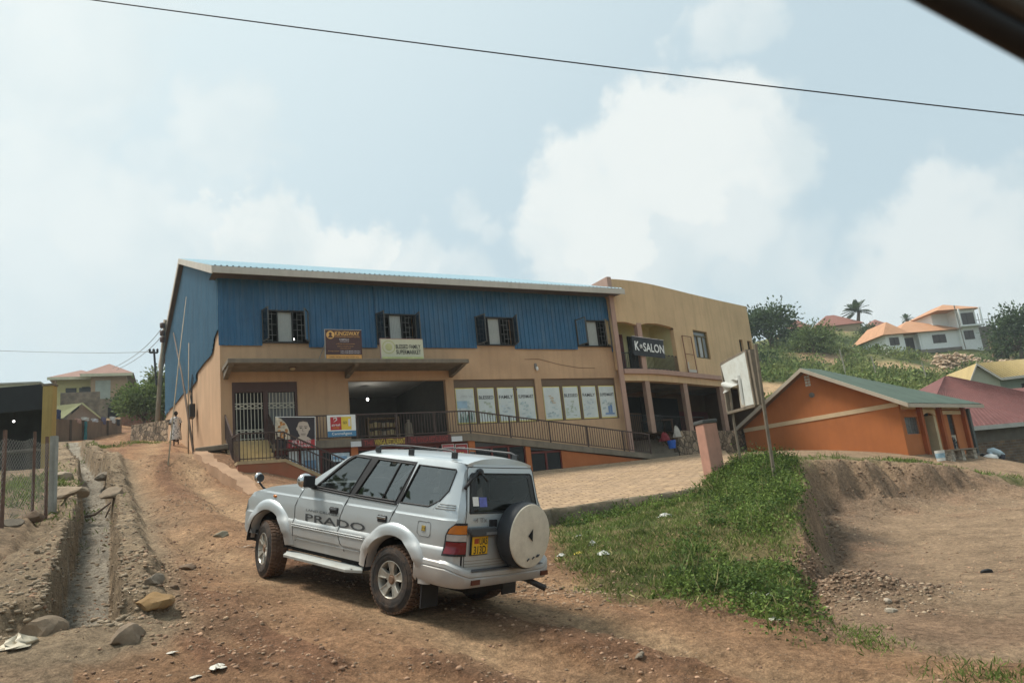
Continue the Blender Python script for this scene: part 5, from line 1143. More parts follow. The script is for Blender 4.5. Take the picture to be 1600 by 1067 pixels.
# spare wheel
sp_c = (-1.02, SPY, .985)
m = MB(); m.lathe([(0, .0), (.30, .0), (.365, -.03), (.38, -.09), (.375, -.20), (.365, -.225), (.35, -.23)], sp_c, 'x', 48); spw = m.build('spare_wheel', mat('spare cover vinyl', (.028, .031, .036), .5, .15, 4), car, smooth=radians(40))
m = MB(); m.lathe([(.362, -.222), (.355, -.24), (.33, -.247), (.15, -.256), (0, -.258)], sp_c, 'x', 48); cv = m.build('spare_cover', mat('cream cover', (.62, .56, .45), .6, .08, 3, dirt=(.36, .31, .24), dirt_amt=.55), spw, smooth=radians(50))
m = MB(); xx = sp_c[0]-.262; m.prism([(xx, SPY+.07, .99), (xx, SPY-.01, 1.065), (xx, SPY-.012, .925)], (-.002, 0, 0)); m.build('torn_hole', VDARK, cv)
m = MB()
for q, dz in ((.06, -.272), (-.03, -.258), (-.10, -.238), (-.125, -.238)): m.tube([(xx+.003, SPY+q, .985+dz), (xx+.003, SPY+q-.03, .985+dz+.022)], .010, 4)
m.build('worn_print', BLK, cv)
m = MB(); m.box(-1.02, -.96, SPY-.15, SPY+.2, .85, 1.2); m.box(-1.03, -.97, .2, .3, 1.08, 1.16); m.build('spare_bracket', RUB, spw)
# tail lights wrapping round the corner
def corner(u, z, off):
    """u: 0 on the side at x=-.80 ... 1 on the rear at y=.64"""
    n = 12; pts = [(-.80, W_(-.80, z))]+[(-.97*1.0+(.25-.25*sin(a))*1.0, w0(z)-.14*(1-cos(a))) for a in np.linspace(math.asin(.32), pi/2, n)]+[(-.985, .645)]
    pts = np.array(pts); s = np.r_[0, np.cumsum(np.hypot(*np.diff(pts, axis=0).T))]; s /= s[-1]
    x, y = np.interp(u, s, pts[:, 0]), np.interp(u, s, pts[:, 1]); e = np.array([x+.72, y-.62]); e /= np.linalg.norm(e); return x+e[0]*off, y+e[1]*off
def lamp_patch(u0f, z0, z1, off, nm, mm, sg, par, umax=1.0):
    rows = []
    for z in np.linspace(z0, z1, 6): rows.append([(lambda p: (p[0], sg*p[1], z))(corner(u, z, off)) for u in np.linspace(u0f(z), umax, 14)])
    m = MB(); m.grid(np.array(rows)); return m.build(nm, mm, par, smooth=True)
for sg in (1, -1):
    uf = lambda z: float(np.interp(z, [.77, 1.0, 1.07, 1.13], [.02, .10, .22, .5])); hs = lamp_patch(uf, .775, 1.13, .008, 'tail_light', RUB, sg, car)
    for z0, z1, nm, mm in ((.80, .925, 'brake_lens', mat('red lens', (.16, .006, .012), .2, spec=.6)), (.935, 1.005, 'reverse_lens', mat('clear lens', (.42, .40, .38), .2, .2, 8, spec=.6)), (1.012, 1.105, 'indicator_lens', mat('amber lens', (.50, .15, .015), .2, .15, 8, spec=.6))):
        lamp_patch(lambda z: uf(z)+.07, z0, z1, .016, nm, mm, sg, hs, .97)
# doors: seams, handles, side windows with frames
S3 = lambda sg, off=.0: (lambda x, z: (sx(x, z), sg*(W_(x, z)+off), z))
for sg in (1, -1):
    f3 = S3(sg, -.001)
    fd = clean(DSK[sg]['front_door']).build('front_door', PAINT, car, smooth=radians(28)); rd = clean(DSK[sg]['rear_door']).build('rear_door', PAINT, car, smooth=radians(28))
    seam([(1.96, .585), (2.0, .66), (2.02, .80), (2.02, 1.03), (1.89, 1.29)], f3, 'seam', fd, .006)
    seam([(.915, 1.27), (1.04, .98), (1.04, .80), (.98, .68), (.91, .585)], f3, 'seam', rd, .006)
    seam([(.0, 1.25), (.11, 1.02)], f3, 'seam', rd, .005)
    for par, hx in ((fd, 1.17), (rd, .23)):
        m = MB(); y = W_(hx, 1.06); m.box(hx-.085, hx+.085, sg*(y-.02), sg*(y+.012), 1.015, 1.10); h_ = m.build('door_handle', RUB, par, bevel=.012)
        m = MB(); m.box(hx-.075, hx+.075, sg*(y+.010), sg*(y+.028), 1.055, 1.085); m.build('handle_pull', CHROME if hx < 1 else DGREY, par, bevel=.006)
    for nm, par, gm_ in (('front', fd, FGLASS), ('rear', rd, CGLASS), ('quarter', car, CGLASS)):
        Pw = dens(WINS[nm]); V, Fc = cdt([Pw], np.arange(-.8, 1.7, .12), np.arange(1.3, 1.75, .12)); C = np.array([[(V[f[0]][k]+V[f[1]][k]+V[f[2]][k])/3 for k in (0, 1)] for f in Fc]); ok = poly_sd(C[:, 0], C[:, 1], np.array(WINS[nm])) > 0
        m = MB(); m.add([(sx(x, z), sg*(W_(x, z)-.010), z) for x, z in V], [f for f, o in zip(Fc, ok) if o]); clean(m).build('side_window', gm_, par, smooth=True)
        seam(WINS[nm], S3(sg, .0), 'window_seal', par, .010, RUB, True)
    seam([(.31, 1.28), (.19, 1.72)], S3(sg, -.004), 'window_divider', rd, .013)
    seam([(1.75, 1.29), (.9, 1.262), (.03, 1.245)], S3(sg, .004), 'belt_strip', fd, .012)
    # crease lines and mouldings
    for z0, xa, xb in ((.80, 2.03, .52), (.775, 2.03, .50), (.62, 1.95, .60)): seam([(xa, z0), (xb, z0)], S3(sg, .002), 'side_moulding', car, .009, PAINT)
    # flares
    for cx, cz, a0, a1 in ((0, .42, .10, pi-.02), (2.62, .45, .08, pi-.12)):
        rows = []
        for a in np.linspace(a0, a1, 40):
            row = []
            for r_, o_ in ((.455, -.10), (.462, .025), (.475, .046), (.52, .048), (.57, .038), (.605, .018), (.62, -.006)):
                x, z = cx+r_*cos(a), cz+r_*sin(a); row.append((sx(x, z) if x > -.6 else x, sg*(W_(max(x, -.9), max(z, .52))+o_), z))
            rows.append(row)
        m = MB(); m.grid(np.array(rows)); m.build('wheel_arch', PAINT, car, smooth=radians(45))
        m = MB(); rows = [[(cx+.465*cos(a), sg*(.86), cz+.465*sin(a)), (cx+.465*cos(a), sg*.45, cz+.465*sin(a))] for a in np.linspace(.0, pi-.05, 24)]; m.grid(np.array(rows)); m.poly([(cx+.465*cos(a), sg*.45, cz+.465*sin(a)) for a in np.linspace(.0, pi-.05, 24)]); m.build('wheel_well', UND, car)
    # running board
    m = MB(); rows = []
    for x in np.linspace(.52, 2.12, 12):
        e = min(1, (x-.50)/.12, (2.14-x)/.10); rows.append([(x, sg*.74, .435), (x, sg*(.80+.14*e), .43), (x, sg*(.80+.175*e), .415), (x, sg*(.80+.17*e), .385), (x, sg*.76, .37)])
    m.grid(np.array(rows)); st = m.build('side_step', mat('step alloy', (.44, .46, .44), .5, .06, 3, metal=.2, dirt=(.25, .18, .12)), car, smooth=radians(30))
    m = MB(); m.box(.60, 2.05, sg*.915, sg*.925, .4245, .4285); m.build('step_groove', RUB, st)
    m = MB(); m.ball((2.52, sg*(W_(2.3, 1.10)-.005), 1.115), (.05, .018, .022), 10, 6); m.build('indicator', mat('amber lens', ()), car, smooth=True)
    # louvres behind the quarter window, fuel flap
    m = MB()
    for k in range(3): z = 1.315-k*.024; m.tube([S3(sg, .004)(-.68+k*.03, z), S3(sg, .004)(-.80, z-.001), S3(sg, .004)(-.90, z-.002)], .006, 5)
    m.build('vent_louvre', mat('louvre grey', (.16, .17, .17), .5), car)  # one even grey, darker than the body paint
    m = MB(); m.prism([S3(sg, .006)(-.64, 1.335), S3(sg, .006)(-.93, 1.325), S3(sg, .006)(-.93, 1.245), S3(sg, .006)(-.58, 1.25)], (0, -sg*.01, 0)); m.build('vent_plate', PAINT, car)
    # roof rails
    m = MB(); y = .545; z = 1.845
    m.tube([(.80, sg*y, z), (.70, sg*y, z+.055), (.5, sg*y, z+.075), (.1, sg*y, z+.078), (-.55, sg*y, z+.06), (-.66, sg*y, z+.02)], .013, 8)
    for x in (.74, .12, -.62): m.box(x-.04, x+.04, sg*y-.016, sg*y+.016, z-.03, z+.045)
    m.build('roof_rail', mat('rail black', (.03, .032, .035), .4), car, bevel=.008)
    # door mirror
    m = MB(); m.ball((1.70, sg*.93, 1.385), (.085, .115, .10), 12, 8); mi = m.build('door_mirror', CHROME, car, smooth=True)
    m = MB(); m.box(1.60, 1.635, sg*.84, sg*1.01, 1.31, 1.46); m.tube([(1.68, sg*.78, 1.31), (1.69, sg*.87, 1.33)], .035, 8); m.build('mirror_face', RUB, mi, bevel=.02)
m = MB(); y = W_(-.48, 1.02)+.004
q = [(-.39, 1.09), (-.42, 1.105), (-.58, 1.105), (-.60, 1.08), (-.60, .97), (-.575, .945), (-.42, .945), (-.385, .975)]; seam(q, S3(1, .0), 'fuel_flap', car, .005, mat('louvre grey', ()), True)
m = MB(); m.prism([S3(1, .003)(-.46, 1.0), S3(1, .003)(-.52, 1.0), S3(1, .003)(-.52, 1.06), S3(1, .003)(-.46, 1.06)], (0, .003, 0)); m.build('fuel_sticker', mat('fuel sticker', (.28, .20, .04), .5, .8, 40), car)
def side_text(txt, x0, x1, z0, z1, mm, bold, nm='lettering'):
    m = text_mb(txt, x0-x1, z1-z0, 0, 0, 0, bold); cx, cz = (x0+x1)/2, (z0+z1)/2
    m.v = [(cx-a, W_(cx-a, cz+c_)+.0045, cz+c_) for a, _, c_ in m.v]; return m.build(nm, mm, car, fix=False)
side_text('PRADO', 1.77, .535, .865, .960, mat('decal grey', (.06, .065, .07), .45), .012); side_text('LAND CRUISER', 1.76, 1.08, .992, 1.022, mat('decal grey', ()), .0)
# rear bumper: wraps from the rear arches round the tail
def bpath(u):
    """u in [-1,1] along the bumper, left side to right side"""
    s = 1 if u < 0 else -1; a = abs(u)
    if a > .62: t = (a-.62)/.38; return (-.80+.40*t, s*.865)
    if a > .45: t = (.62-a)/.17*pi/2; return (-.80-.27*sin(t), s*(.865-.17*(1-cos(t))))
    return (-1.07-.02*(1-(a/.45)**2), s*(.695*a/.45))
rows = []
for u in np.linspace(-1, 1, 64):
    x, y = bpath(u); a = abs(u); zt = float(np.interp(a, [0, .42, .50, .58, 1], [.615, .62, .66, .715, .725])); zb = float(np.interp(a, [0, .5, .62, 1], [.445, .445, .45, .46])); e = np.array([x+.5, y*.9]); e = e/np.linalg.norm(e)
    inn = lambda d: (x-e[0]*d, y-e[1]*d)
    rows.append([(*inn(.14), zt+.005), (*inn(.03), zt+.005), (*inn(.004), zt-.02), (*inn(0), zt-.06), (*inn(.012), zt-.07), (*inn(0), zt-.085), (*inn(.004), zb+.04), (*inn(.03), zb), (*inn(.2), zb)])
m = MB(); m.grid(np.array(rows)); bp_ = m.build('rear_bumper', PAINT, car, smooth=radians(35))
m = MB(); m.box(-1.088, -.98, -.62, .62, .618, .626); m.build('bumper_step', mat('step grey', (.07, .07, .075), .6), bp_)
for y in (.56, -.66): m = MB(); m.box(-1.092, -1.05, y-.065, y+.065, .478, .53); m.build('reflector', mat('dull red lens', (.10, .025, .015), .35), bp_)
# front bumper, lamps, grille (face the hill)
m = MB(); rows = []
for u in np.linspace(-1, 1, 40):
    a = abs(u); s = 1 if u > 0 else -1
    if a > .6: t = (a-.6)/.4; x, y = 3.26-.22*t**2, s*(.72+.11*min(1, t*2))
    else: x, y = 3.42-.16*(a/.6)**2.5, s*.72*a/.6
    rows.append([(x-.1, y*.95, .86), (x, y, .85), (x+.015, y, .80), (x+.01, y, .62), (x-.04, y, .56), (x-.2, y*.9, .55)])
m.grid(np.array(rows)); m.build('front_bumper', PAINT, car, smooth=radians(35))
m = MB(); m.box(3.36, 3.42, -.36, .36, .92, 1.06); m.build('radiator_grille', CHROME, car, bevel=.02)
for sg in (1, -1): m = MB(); m.box(3.22, 3.36, sg*.40, sg*.68, .92, 1.06); m.build('headlight', mat('clear lens', ()), car, bevel=.03)
m = MB(); m.tube([(2.98, .66, 1.15), (3.05, .70, 1.19), (3.09, .74, 1.26)], .014, 6); fm = m.build('fender_mirror', RUB, car, smooth=True)
m = MB(); m.ball((3.10, .75, 1.325), (.05, .07, .075), 12, 8); m.build('mirror_shell', CHROME, fm, smooth=True); m = MB(); m.lathe([(0, 0), (.055, 0), (.06, .012), (0, .012)], (3.045, .75, 1.325), 'x', 16); m.build('mirror_glass', RUB, fm)
# windscreen and pillars
rows = []
for t in np.linspace(0, 1, 8): rows.append([(1.95-.90*t+.10*(1-k*k), (.74-.14*t)*k, 1.30+.485*t) for k in np.linspace(-1, 1, 11)])
m = MB(); m.grid(np.array(rows)); m.build('windscreen', FGLASS, car, smooth=True)
# underside, exhaust, interior
m = MB(); m.box(-.93, 3.15, -.74, .74, .44, .60); m.build('chassis', UND, car)
m = MB(); m.box(-.75, -.2, -.3, .3, .30, .45); m.tube([(0, -.70, .39), (0, .70, .39)], .06, 8); m.ball((0, .1, .39), .14, 10, 7); m.build('rear_axle', UND, car)
m = MB(); m.tube([(-.3, -.50, .40), (-.9, -.52, .42), (-1.16, -.60, .34)], .035, 10); m.build('exhaust_pipe', mat('exhaust', (.05, .04, .035), .6), car, smooth=True)
for sg in (1, -1): m = MB(); m.box(-.52, -.50, sg*.56, sg*.82, .16, .48); m.build('mud_flap', RUB, car)
SEAT = mat('seat cloth', (.16, .16, .15), .95, .15, 8)
m = MB(); m.box(-.90, 1.9, -.73, .73, .60, .64); m.build('cabin_floor', DARK, car)
for sx0 in (1.15, .30):
    for sg in (1, -1):
        m = MB(); m.box(sx0-.1, sx0+.42, sg*.12, sg*.62, .80, 1.0); m.prism([(sx0-.08, sg*.12, .95), (sx0+.08, sg*.12, .95), (sx0-.10, sg*.14, 1.50), (sx0-.22, sg*.14, 1.48)], (0, sg*.48, 0)); m.box(sx0-.24, sx0-.14, sg*.27, sg*.49, 1.53, 1.66); m.build('seat', SEAT, car, bevel=.04)
m = MB(); m.prism([(1.70, -.72, 1.0), (1.98, -.72, 1.0), (1.95, -.72, 1.28), (1.75, -.72, 1.27)], (0, 1.44, 0)); m.build('dashboard', DARK, car, bevel=.03)
m = MB(); m.lathe([(.18, 0), (.195, .012), (.18, .024), (.165, .012), (.18, 0)], (0, 0, 0), 'x', 24); ob = m.build('steering_wheel', VDARK, car, smooth=True); ob.location = (1.52, -.36, 1.22); ob.rotation_euler = (0, radians(25), 0)
# wheels
def wheel():
    t = thing('wheel', None, None); del_ = t; t.parent = car
    prof = [(.205, .115), (.225, .128), (.27, .135), (.335, .130), (.362, .112)]; m = MB(); m.lathe(prof, (0, 0, 0), 'y', 56); m.lathe([(.205, -.115), (.27, -.135), (.335, -.13), (.362, -.112)], (0, 0, 0), 'y', 56)
    # sidewall ribs
    m.lathe([(.285, .135), (.288, .139), (.31, .138), (.312, .133)], (0, 0, 0), 'y', 56); m.build('tyre', TYRE, t, smooth=radians(40))
    m = MB(); m.lathe([(.362, .112), (.372, .10), (.372, -.10), (.362, -.112)], (0, 0, 0), 'y', 56)
    nb = 44
    for k in range(nb):
        for r0, y0, y1, ph in ((.372, .052, .112, 0), (.372, -.112, -.052, .5), (.372, .006, .044, .25), (.372, -.044, -.006, .75)):
            a = 2*pi*(k+ph)/nb; d = 2*pi/nb*.34; pts = []
            for rr_ in (r0-.012, r0+.016):
                for aa in (a-d, a+d):
                    for yy in (y0, y1): pts.append((rr_*cos(aa)*(.985 if abs(yy) > .1 else 1), yy, rr_*sin(aa)*(.985 if abs(yy) > .1 else 1)))
            m.add(pts, [(4, 5, 7, 6), (0, 1, 5, 4), (2, 6, 7, 3), (0, 4, 6, 2), (1, 3, 7, 5)])
    m.build('tread', TREAD, t, fix=False)
    m = MB(); m.lathe([(.208, .118), (.214, .124), (.206, .126), (.196, .112), (.19, .05), (.18, -.10)], (0, 0, 0), 'y', 48); m.build('rim', RIM, t, smooth=radians(40))
    m = MB()
    for k in range(5):
        a = 2*pi*k/5+pi/2
        def pr(rr_, w_, y): return [(rr_*cos(a)-w_*sin(a), y, rr_*sin(a)+w_*cos(a)), (rr_*cos(a)+w_*sin(a), y, rr_*sin(a)-w_*cos(a))]
        rows = [pr(.05, .040, .098), pr(.10, .034, .102), pr(.15, .040, .112), pr(.20, .060, .118)]; A = np.array(rows); m.grid(A); Bk = A.copy(); Bk[..., 1] -= .05
        for i in range(3):
            for j in (0, 1): m.poly([tuple(A[i, j]), tuple(A[i+1, j]), tuple(Bk[i+1, j]), tuple(Bk[i, j])])
        for s in (1, -1):
            m.tube([(.09*cos(a)-s*.026*sin(a), .104, .09*sin(a)+s*.026*cos(a)), (.195*cos(a)-s*.052*sin(a), .120, .195*sin(a)+s*.052*cos(a))], .009, 5)
    m.build('spokes', RIM, t, smooth=radians(30))
    m = MB(); m.lathe([(0, .112), (.035, .112), (.042, .10), (.058, .098), (.062, .06), (0, .06)], (0, 0, 0), 'y', 20); m.build('hub_cap', mat('rusty hub', (.17, .10, .06), .7, .3, 20), t, smooth=radians(40))
    m = MB(); m.lathe([(0, .03), (.19, .03)], (0, 0, 0), 'y', 24); m.build('brake_disc', VDARK, t)
    for k_ in ('label', 'category'):
        if k_ in t: del t[k_]
    return t
wf = wheel(); ws = [wf]+[copy_tree(wf, car) for _ in range(3)]
for o_, (x, y, st_, fl) in zip(ws, ((0, .715, 0, 0), (2.64, .725, STEER, 0), (0, -.715, 0, pi), (2.64, -.725, STEER, pi))): o_.location = (x, y, .39); o_.rotation_euler = (0, .3*x, radians(st_)+fl)
# ------------------------------------------------------------------ foliage helpers
def leafmat(name, col, var=.35, scale=.8):
    m = mat(name, col, .75, var, scale, spec=.25); nt = m.node_tree; N = nt.nodes; L = nt.links; b = N['Principled BSDF']
    if 'leafed' not in m:
        m['leafed'] = 1; tr = N.new('ShaderNodeBsdfTranslucent'); mx = N.new('ShaderNodeMixShader'); mx.inputs[0].default_value = .3
        src = b.inputs['Base Color'].links[0].from_socket
        oi = N.new('ShaderNodeNewGeometry'); mr = N.new('ShaderNodeMapRange'); L.new(oi.outputs['Random Per Island'], mr.inputs[0]); mr.inputs[3].default_value = .55; mr.inputs[4].default_value = 1.5
        mm = N.new('ShaderNodeMix'); mm.data_type = 'RGBA'; mm.blend_type = 'MULTIPLY'; mm.inputs[0].default_value = 1; L.new(src, mm.inputs[6]); L.new(mr.outputs[0], mm.inputs[7]); L.new(mm.outputs[2], b.inputs['Base Color'])
        L.new(mm.outputs[2], tr.inputs[0]); L.new(b.outputs[0], mx.inputs[1]); L.new(tr.outputs[0], mx.inputs[2]); L.new(mx.outputs[0], N['Material Output'].inputs[0])
    return m
def leaves_mesh(name, P, D, size, m, parent=None, width=.45, origin=None, fold=.15):
    """one small folded leaf per point: P positions, D leaf directions (n,3), size (n,)"""
    n = len(P); D = D/np.maximum(np.linalg.norm(D, axis=1, keepdims=True), 1e-6); R = rng.normal(size=(n, 3)); S = np.cross(D, R); S /= np.maximum(np.linalg.norm(S, axis=1, keepdims=True), 1e-6); Nn = np.cross(S, D)
    s = size[:, None]; q0 = P; q1 = P+D*s*.5+S*s*width*.5+Nn*s*fold; q2 = P+D*s; q3 = P+D*s*.5-S*s*width*.5+Nn*s*fold
    V = np.stack([q0, q1, q2, q3], 1).reshape(-1, 3)
    if origin is not None: V = V-np.array(origin)
    me = bpy.data.meshes.new(name); me.vertices.add(4*n); me.vertices.foreach_set('co', V.ravel())
    me.loops.add(4*n); me.loops.foreach_set('vertex_index', np.arange(4*n, dtype=np.int32)); me.polygons.add(n); me.polygons.foreach_set('loop_start', np.arange(0, 4*n, 4, dtype=np.int32)); me.polygons.foreach_set('loop_total', np.full(n, 4, np.int32)); me.update(calc_edges=True)
    me.materials.append(m); ob = bpy.data.objects.new(name, me); COL.objects.link(ob)
    if parent: ob.parent = parent
    return ob
BARK = mat('bark', (.12, .085, .06), .95, .25, 4, .6, 20)
def tree(name, label, base, h, crown, n, m, trunk_h=.35, lsize=.22, clumps=40, group=None, tr=.12, cat='tree'):
    t = thing(name, label, cat, base, random.uniform(0, 6), group); cx = np.array(crown, float); cz = h-cx[2]
    u = rng.normal(size=(clumps, 3)); u /= np.linalg.norm(u, axis=1, keepdims=True); u[:, 2] = np.where(u[:, 2] < -.55, -u[:, 2], u[:, 2])
    c = u*cx*rng.uniform(.45, 1.0, (clumps, 1))+[0, 0, cz]
    k = rng.integers(0, clumps, n); o = rng.normal(size=(n, 3))*(cx.mean()*.20*rng.uniform(.6, 1.5, clumps)[k])[:, None]; o[:, 2] *= .75
    P = c[k]+o; D = o+rng.normal(size=(n, 3))*cx.mean()*.12+(P-[0, 0, cz])*.12; D[:, 2] -= .05
    leaves_mesh('crown', P, D, rng.uniform(.6, 1.4, n)*lsize, m, t, .55)
    b = MB(); th = h*trunk_h
    b.tube([(0, 0, -.4), (tr*.3, 0, th*.5), (0, tr*.4, th), (0, 0, cz)], [tr*1.3, tr, tr*.8, tr*.3], 8)
    for q in c[:10]: b.tube([(0, 0, th*.9), tuple(np.array([0, 0, th])*.4+q*.6), tuple(q)], [tr*.55, tr*.35, tr*.12], 5)
    b.build('trunk', BARK, t, smooth=True); return t
LEAF_D = leafmat('leaf dark', (.062, .095, .038)); LEAF_M = leafmat('leaf mid', (.12, .165, .052)); LEAF_Y = leafmat('leaf light', (.15, .18, .06)); LEAF_G = leafmat('grass leaf', (.135, .18, .045), .4, 1.2); STRAW = leafmat('dry grass', (.32, .275, .13), .3, 2)

# ------------------------------------------------------------------ pink gate pillar and torn billboard
PB = at(1116, 733, 20.6)
t = thing('gate_pillar', 'short leaning pink gate pillar with a grey cap at the end of the paving', 'pillar', (PB[0], PB[1], PB[2]-.5), radians(20)); t.rotation_euler = (0, radians(-1.5), radians(20))
m = MB(); m.box(-.21, .21, -.21, .21, 0, 1.72); m.build('shaft', mat('pink block', (.45, .245, .185), .9, .12, 3, .4, 30, streak=.35, dirt=(.2, .12, .09)), t, bevel=.02); m = MB(); m.box(-.235, .235, -.235, .235, 1.72, 1.82); m.build('cap', mat('cap grey', (.07, .075, .075), .9, .2), t, bevel=.02)
q0, q1 = at(1152, 712, 20.6), at(1201, 728, 18.9); qa, qb = at(1128, 569, 20.6), at(1166, 541, 18.9)
bx = q1[:2]-q0[:2]; brz = atan2(bx[1], bx[0]); bw = np.hypot(*bx); bz = min(q0[2], q1[2])-.35
t = thing('billboard', 'white billboard with a torn hanging sheet on two weathered poles', 'billboard', (q0[0], q0[1], bz), brz)
def bl(px, py, y=0):   # pixel onto the billboard plane, local x and z
    nrm = np.array([-sin(brz), cos(brz), 0]); P = on_plane(px, py, np.array([q0[0], q0[1], bz]), nrm)-np.array([q0[0], q0[1], bz]); return (P[0]*cos(brz)+P[1]*sin(brz), y, P[2])
ct = [bl(1128, 569), bl(1167, 548), bl(1182, 633), bl(1139, 645)]
mfr = mat('weathered wood', (.20, .165, .125), .9, .25, 4, .3, 30)
pz0 = lambda px, py: bl(px, py)
m = MB(); m.tube([(bl(1153, 716)[0], .07, -.3), (bl(1143, 660)[0], .07, bl(1143, 660)[2]), (bl(1132, 580)[0], .07, bl(1132, 580)[2])], .036, 8); m.build('post', mfr, t)
m = MB(); m.tube([(bl(1203, 732)[0], .07, -.3), (bl(1190, 640)[0], .07, bl(1190, 640)[2]), (bl(1176, 538)[0], .07, bl(1176, 538)[2])], .046, 8); m.build('post', mfr, t)
m = MB()
for a, b in zip(ct, ct[1:]+ct[:1]): m.bar(a, b, .07, .10, (0, 1, 0))
m.bar((ct[1][0]+.10, .06, ct[1][2]), (ct[2][0]+.10, .06, ct[2][2]), .12, .12, (0, 1, 0)); m.build('frame', mfr, t)
hole = [bl(1140, 600), bl(1146, 605), bl(1157, 596), bl(1166, 632), bl(1143, 641)]
pw = mat('billboard white', (.60, .63, .60), .7, .08, 2, dirt=(.40, .38, .30), dirt_amt=.5)
m = MB(); m.poly([bl(1129, 571, -.05), bl(1166, 549, -.05), bl(1181, 631, -.05), bl(1167, 634, -.05), bl(1158, 590, -.05), bl(1147, 603, -.05), bl(1138, 605, -.05)]); m.build('panel', pw, t, fix=False)
m = MB(); m.poly([bl(1133, 573, .03), bl(1166, 552, .03), bl(1180, 630, .03), bl(1156, 638, .03), bl(1150, 600, .03)]); m.build('panel_back', mat('faded board', (.42, .37, .29), .8, .15), t)
m = MB(); rows = []
for i, f_ in enumerate(np.linspace(0, 1, 7)):
    a, b = np.array(bl(1158-3*f_, 590+11*f_, -.06-.02*sin(f_*2.6))), np.array(bl(1133+2*f_, 597+17*f_, -.065-.03*sin(f_*2.2))); rows.append([tuple(a+(b-a)*k+np.array([0, -.05*sin(k*7+i), 0])) for k in np.linspace(0, 1, 8)])
m.grid(np.array(rows)); m.build('torn_sheet', mat('torn sheet', (.50, .51, .48), .8, .06), t, smooth=True)
m = MB(); rows = [[tuple(np.array(bl(1156+7*f_+k*4, 586+46*f_, -.06-.05*sin(k*3)))) for k in np.linspace(0, 1, 5)] for f_ in np.linspace(0, 1, 6)]; m.grid(np.array(rows)); m.build('torn_strip', mat('torn sheet', ()), t, smooth=True)

# ------------------------------------------------------------------ orange house
Rc = at(1420, 712, 34.0); ORZ = atan2(-.77, .64)
ORANGE = mat('orange paint', (.42, .140, .043), .88, .10, .8, .15, 40, streak=.18, dirt=(.24, .09, .04)); BEIGE = mat('beige band', (.60, .45, .28), .85, .08); GREENR = mat('green roof', (.072, .105, .085), .75, .15, 1, streak=.2, dirt=(.12, .15, .12)); DORG = mat('dark orange', (.33, .085, .022), .85, .12)
oh = thing('orange_house', 'small orange gabled house with a beige band and green sheet roof', 'house', (Rc[0], Rc[1], Rc[2]-.2), ORZ)
m = MB(); m.prism([(-8.1, 0, -1), (0, 0, -1), (0, 0, 2.75), (-4.05, 0, 4.85), (-8.1, 0, 2.75)], (0, .2, 0)); m.wall(0, 6.9, -1, 2.8, 0, .2, [(.35, 1.65, 1.15, 1.92), (2.15, 3.35, .15, 2.25), (4.95, 5.6, .15, 2.1)])
k = len(m.v)
mm = MB(); mm.wall(.2, 6.9, -1, 2.75, 0, .2, [(.35, 1.65, 1.15, 1.92), (2.15, 3.35, .15, 2.25), (4.95, 5.6, .15, 2.1)]); m = MB(); m.prism([(-8.1, 0, -1), (0, 0, -1), (0, 0, 2.75), (-4.05, 0, 4.85), (-8.1, 0, 2.75)], (0, .2, 0)); m.add([(-y, x, z) for x, y, z in mm.v], mm.f); m.box(-8.1, -7.9, .2, 6.9, -1, 2.75); m.box(-7.9, -.2, 6.7, 6.9, -1, 2.75)
m.build('wall', ORANGE, oh)
m = MB(); m.box(-8.12, .02, -.025, -.001, 2.40, 2.60); m.build('band', BEIGE, oh)
sl_ = (4.95-2.75)/4.05
m = MB()
for s in (-1, 1):
    xs = np.arange(0, 4.7, .1); rows = [[(-4.05+s*d, y, 4.98-sl_*d) for y in (-.45, 8.0)] for d in (0, 4.65)]
    ribs = np.arange(-.45, 8.0, .2); P = []
    for y in ribs: P += [(y, 0), (y+.05, .03), (y+.1, 0)]
    rd = lambda y: 0.0 if y < 1.4 else (y-1.4)/6.6*4.65
    m.grid(np.array([[(-4.05+s*max(d, rd(y)), y, 4.98-sl_*max(d, rd(y))+b) for y, b in P] for d in (0, 4.65)]))
m.poly([(-4.05, 1.4, 4.98), (.6, 8, 4.98-sl_*4.65), (-8.7, 8, 4.98-sl_*4.65)])
m.build('roof', GREENR, oh, fix=False)
m = MB()
for s in (-1, 1): m.prism([(-4.05, -.47, 4.99), (-4.05+s*4.68, -.47, 4.99-sl_*4.68), (-4.05+s*4.68, -.47, 4.80-sl_*4.68), (-4.05, -.47, 4.80)], (0, .04, 0))
m.box(.62, .66, -.43, 8.0, 4.80-sl_*4.68, 4.97-sl_*4.68); m.build('fascia', mat('beige fascia', (.44, .38, .30), .85, .1), oh)
m = MB(); m.poly([(-4.05, -.43, 4.82), (.6, -.43, 2.30), (.6, 8, 2.30), (-4.05, 1.4, 4.82)]); m.poly([(-4.05, -.43, 4.82), (-8.7, -.43, 2.30), (-8.7, 8, 2.3), (-4.05, 1.4, 4.82)]); m.build('roof_underside', mat('roof timber', (.16, .11, .07), .9), oh)
m = MB()
for i in range(2):
    for j in range(4): m.box(-4.18+i*.15, -4.06+i*.15, -.02, -.001, 4.10+j*.14, 4.21+j*.14)
m.build('gable_vent', mat('vent white', (.55, .52, .44), .8), oh); m = MB(); m.ball((-3.95, -.01, 3.65), (.16, .02, .12), 9, 6, .2); m.build('plaster_hole', mat('grey mortar', (.16, .14, .12), .9, .3, 10), oh)
for y in (1.85, 3.95, 6.72): m = MB(); m.box(.001, .18, y-.13, y+.13, -1, 2.6); m.build('pilaster', DORG, oh, bevel=.01)
for y0, y1 in ((.2, 1.6), (2.1, 3.75), (4.2, 6.5)): m = MB(); m.box(.001, .05, y0, y1, 2.28, 2.52); m.build('vent_band', BEIGE, oh)
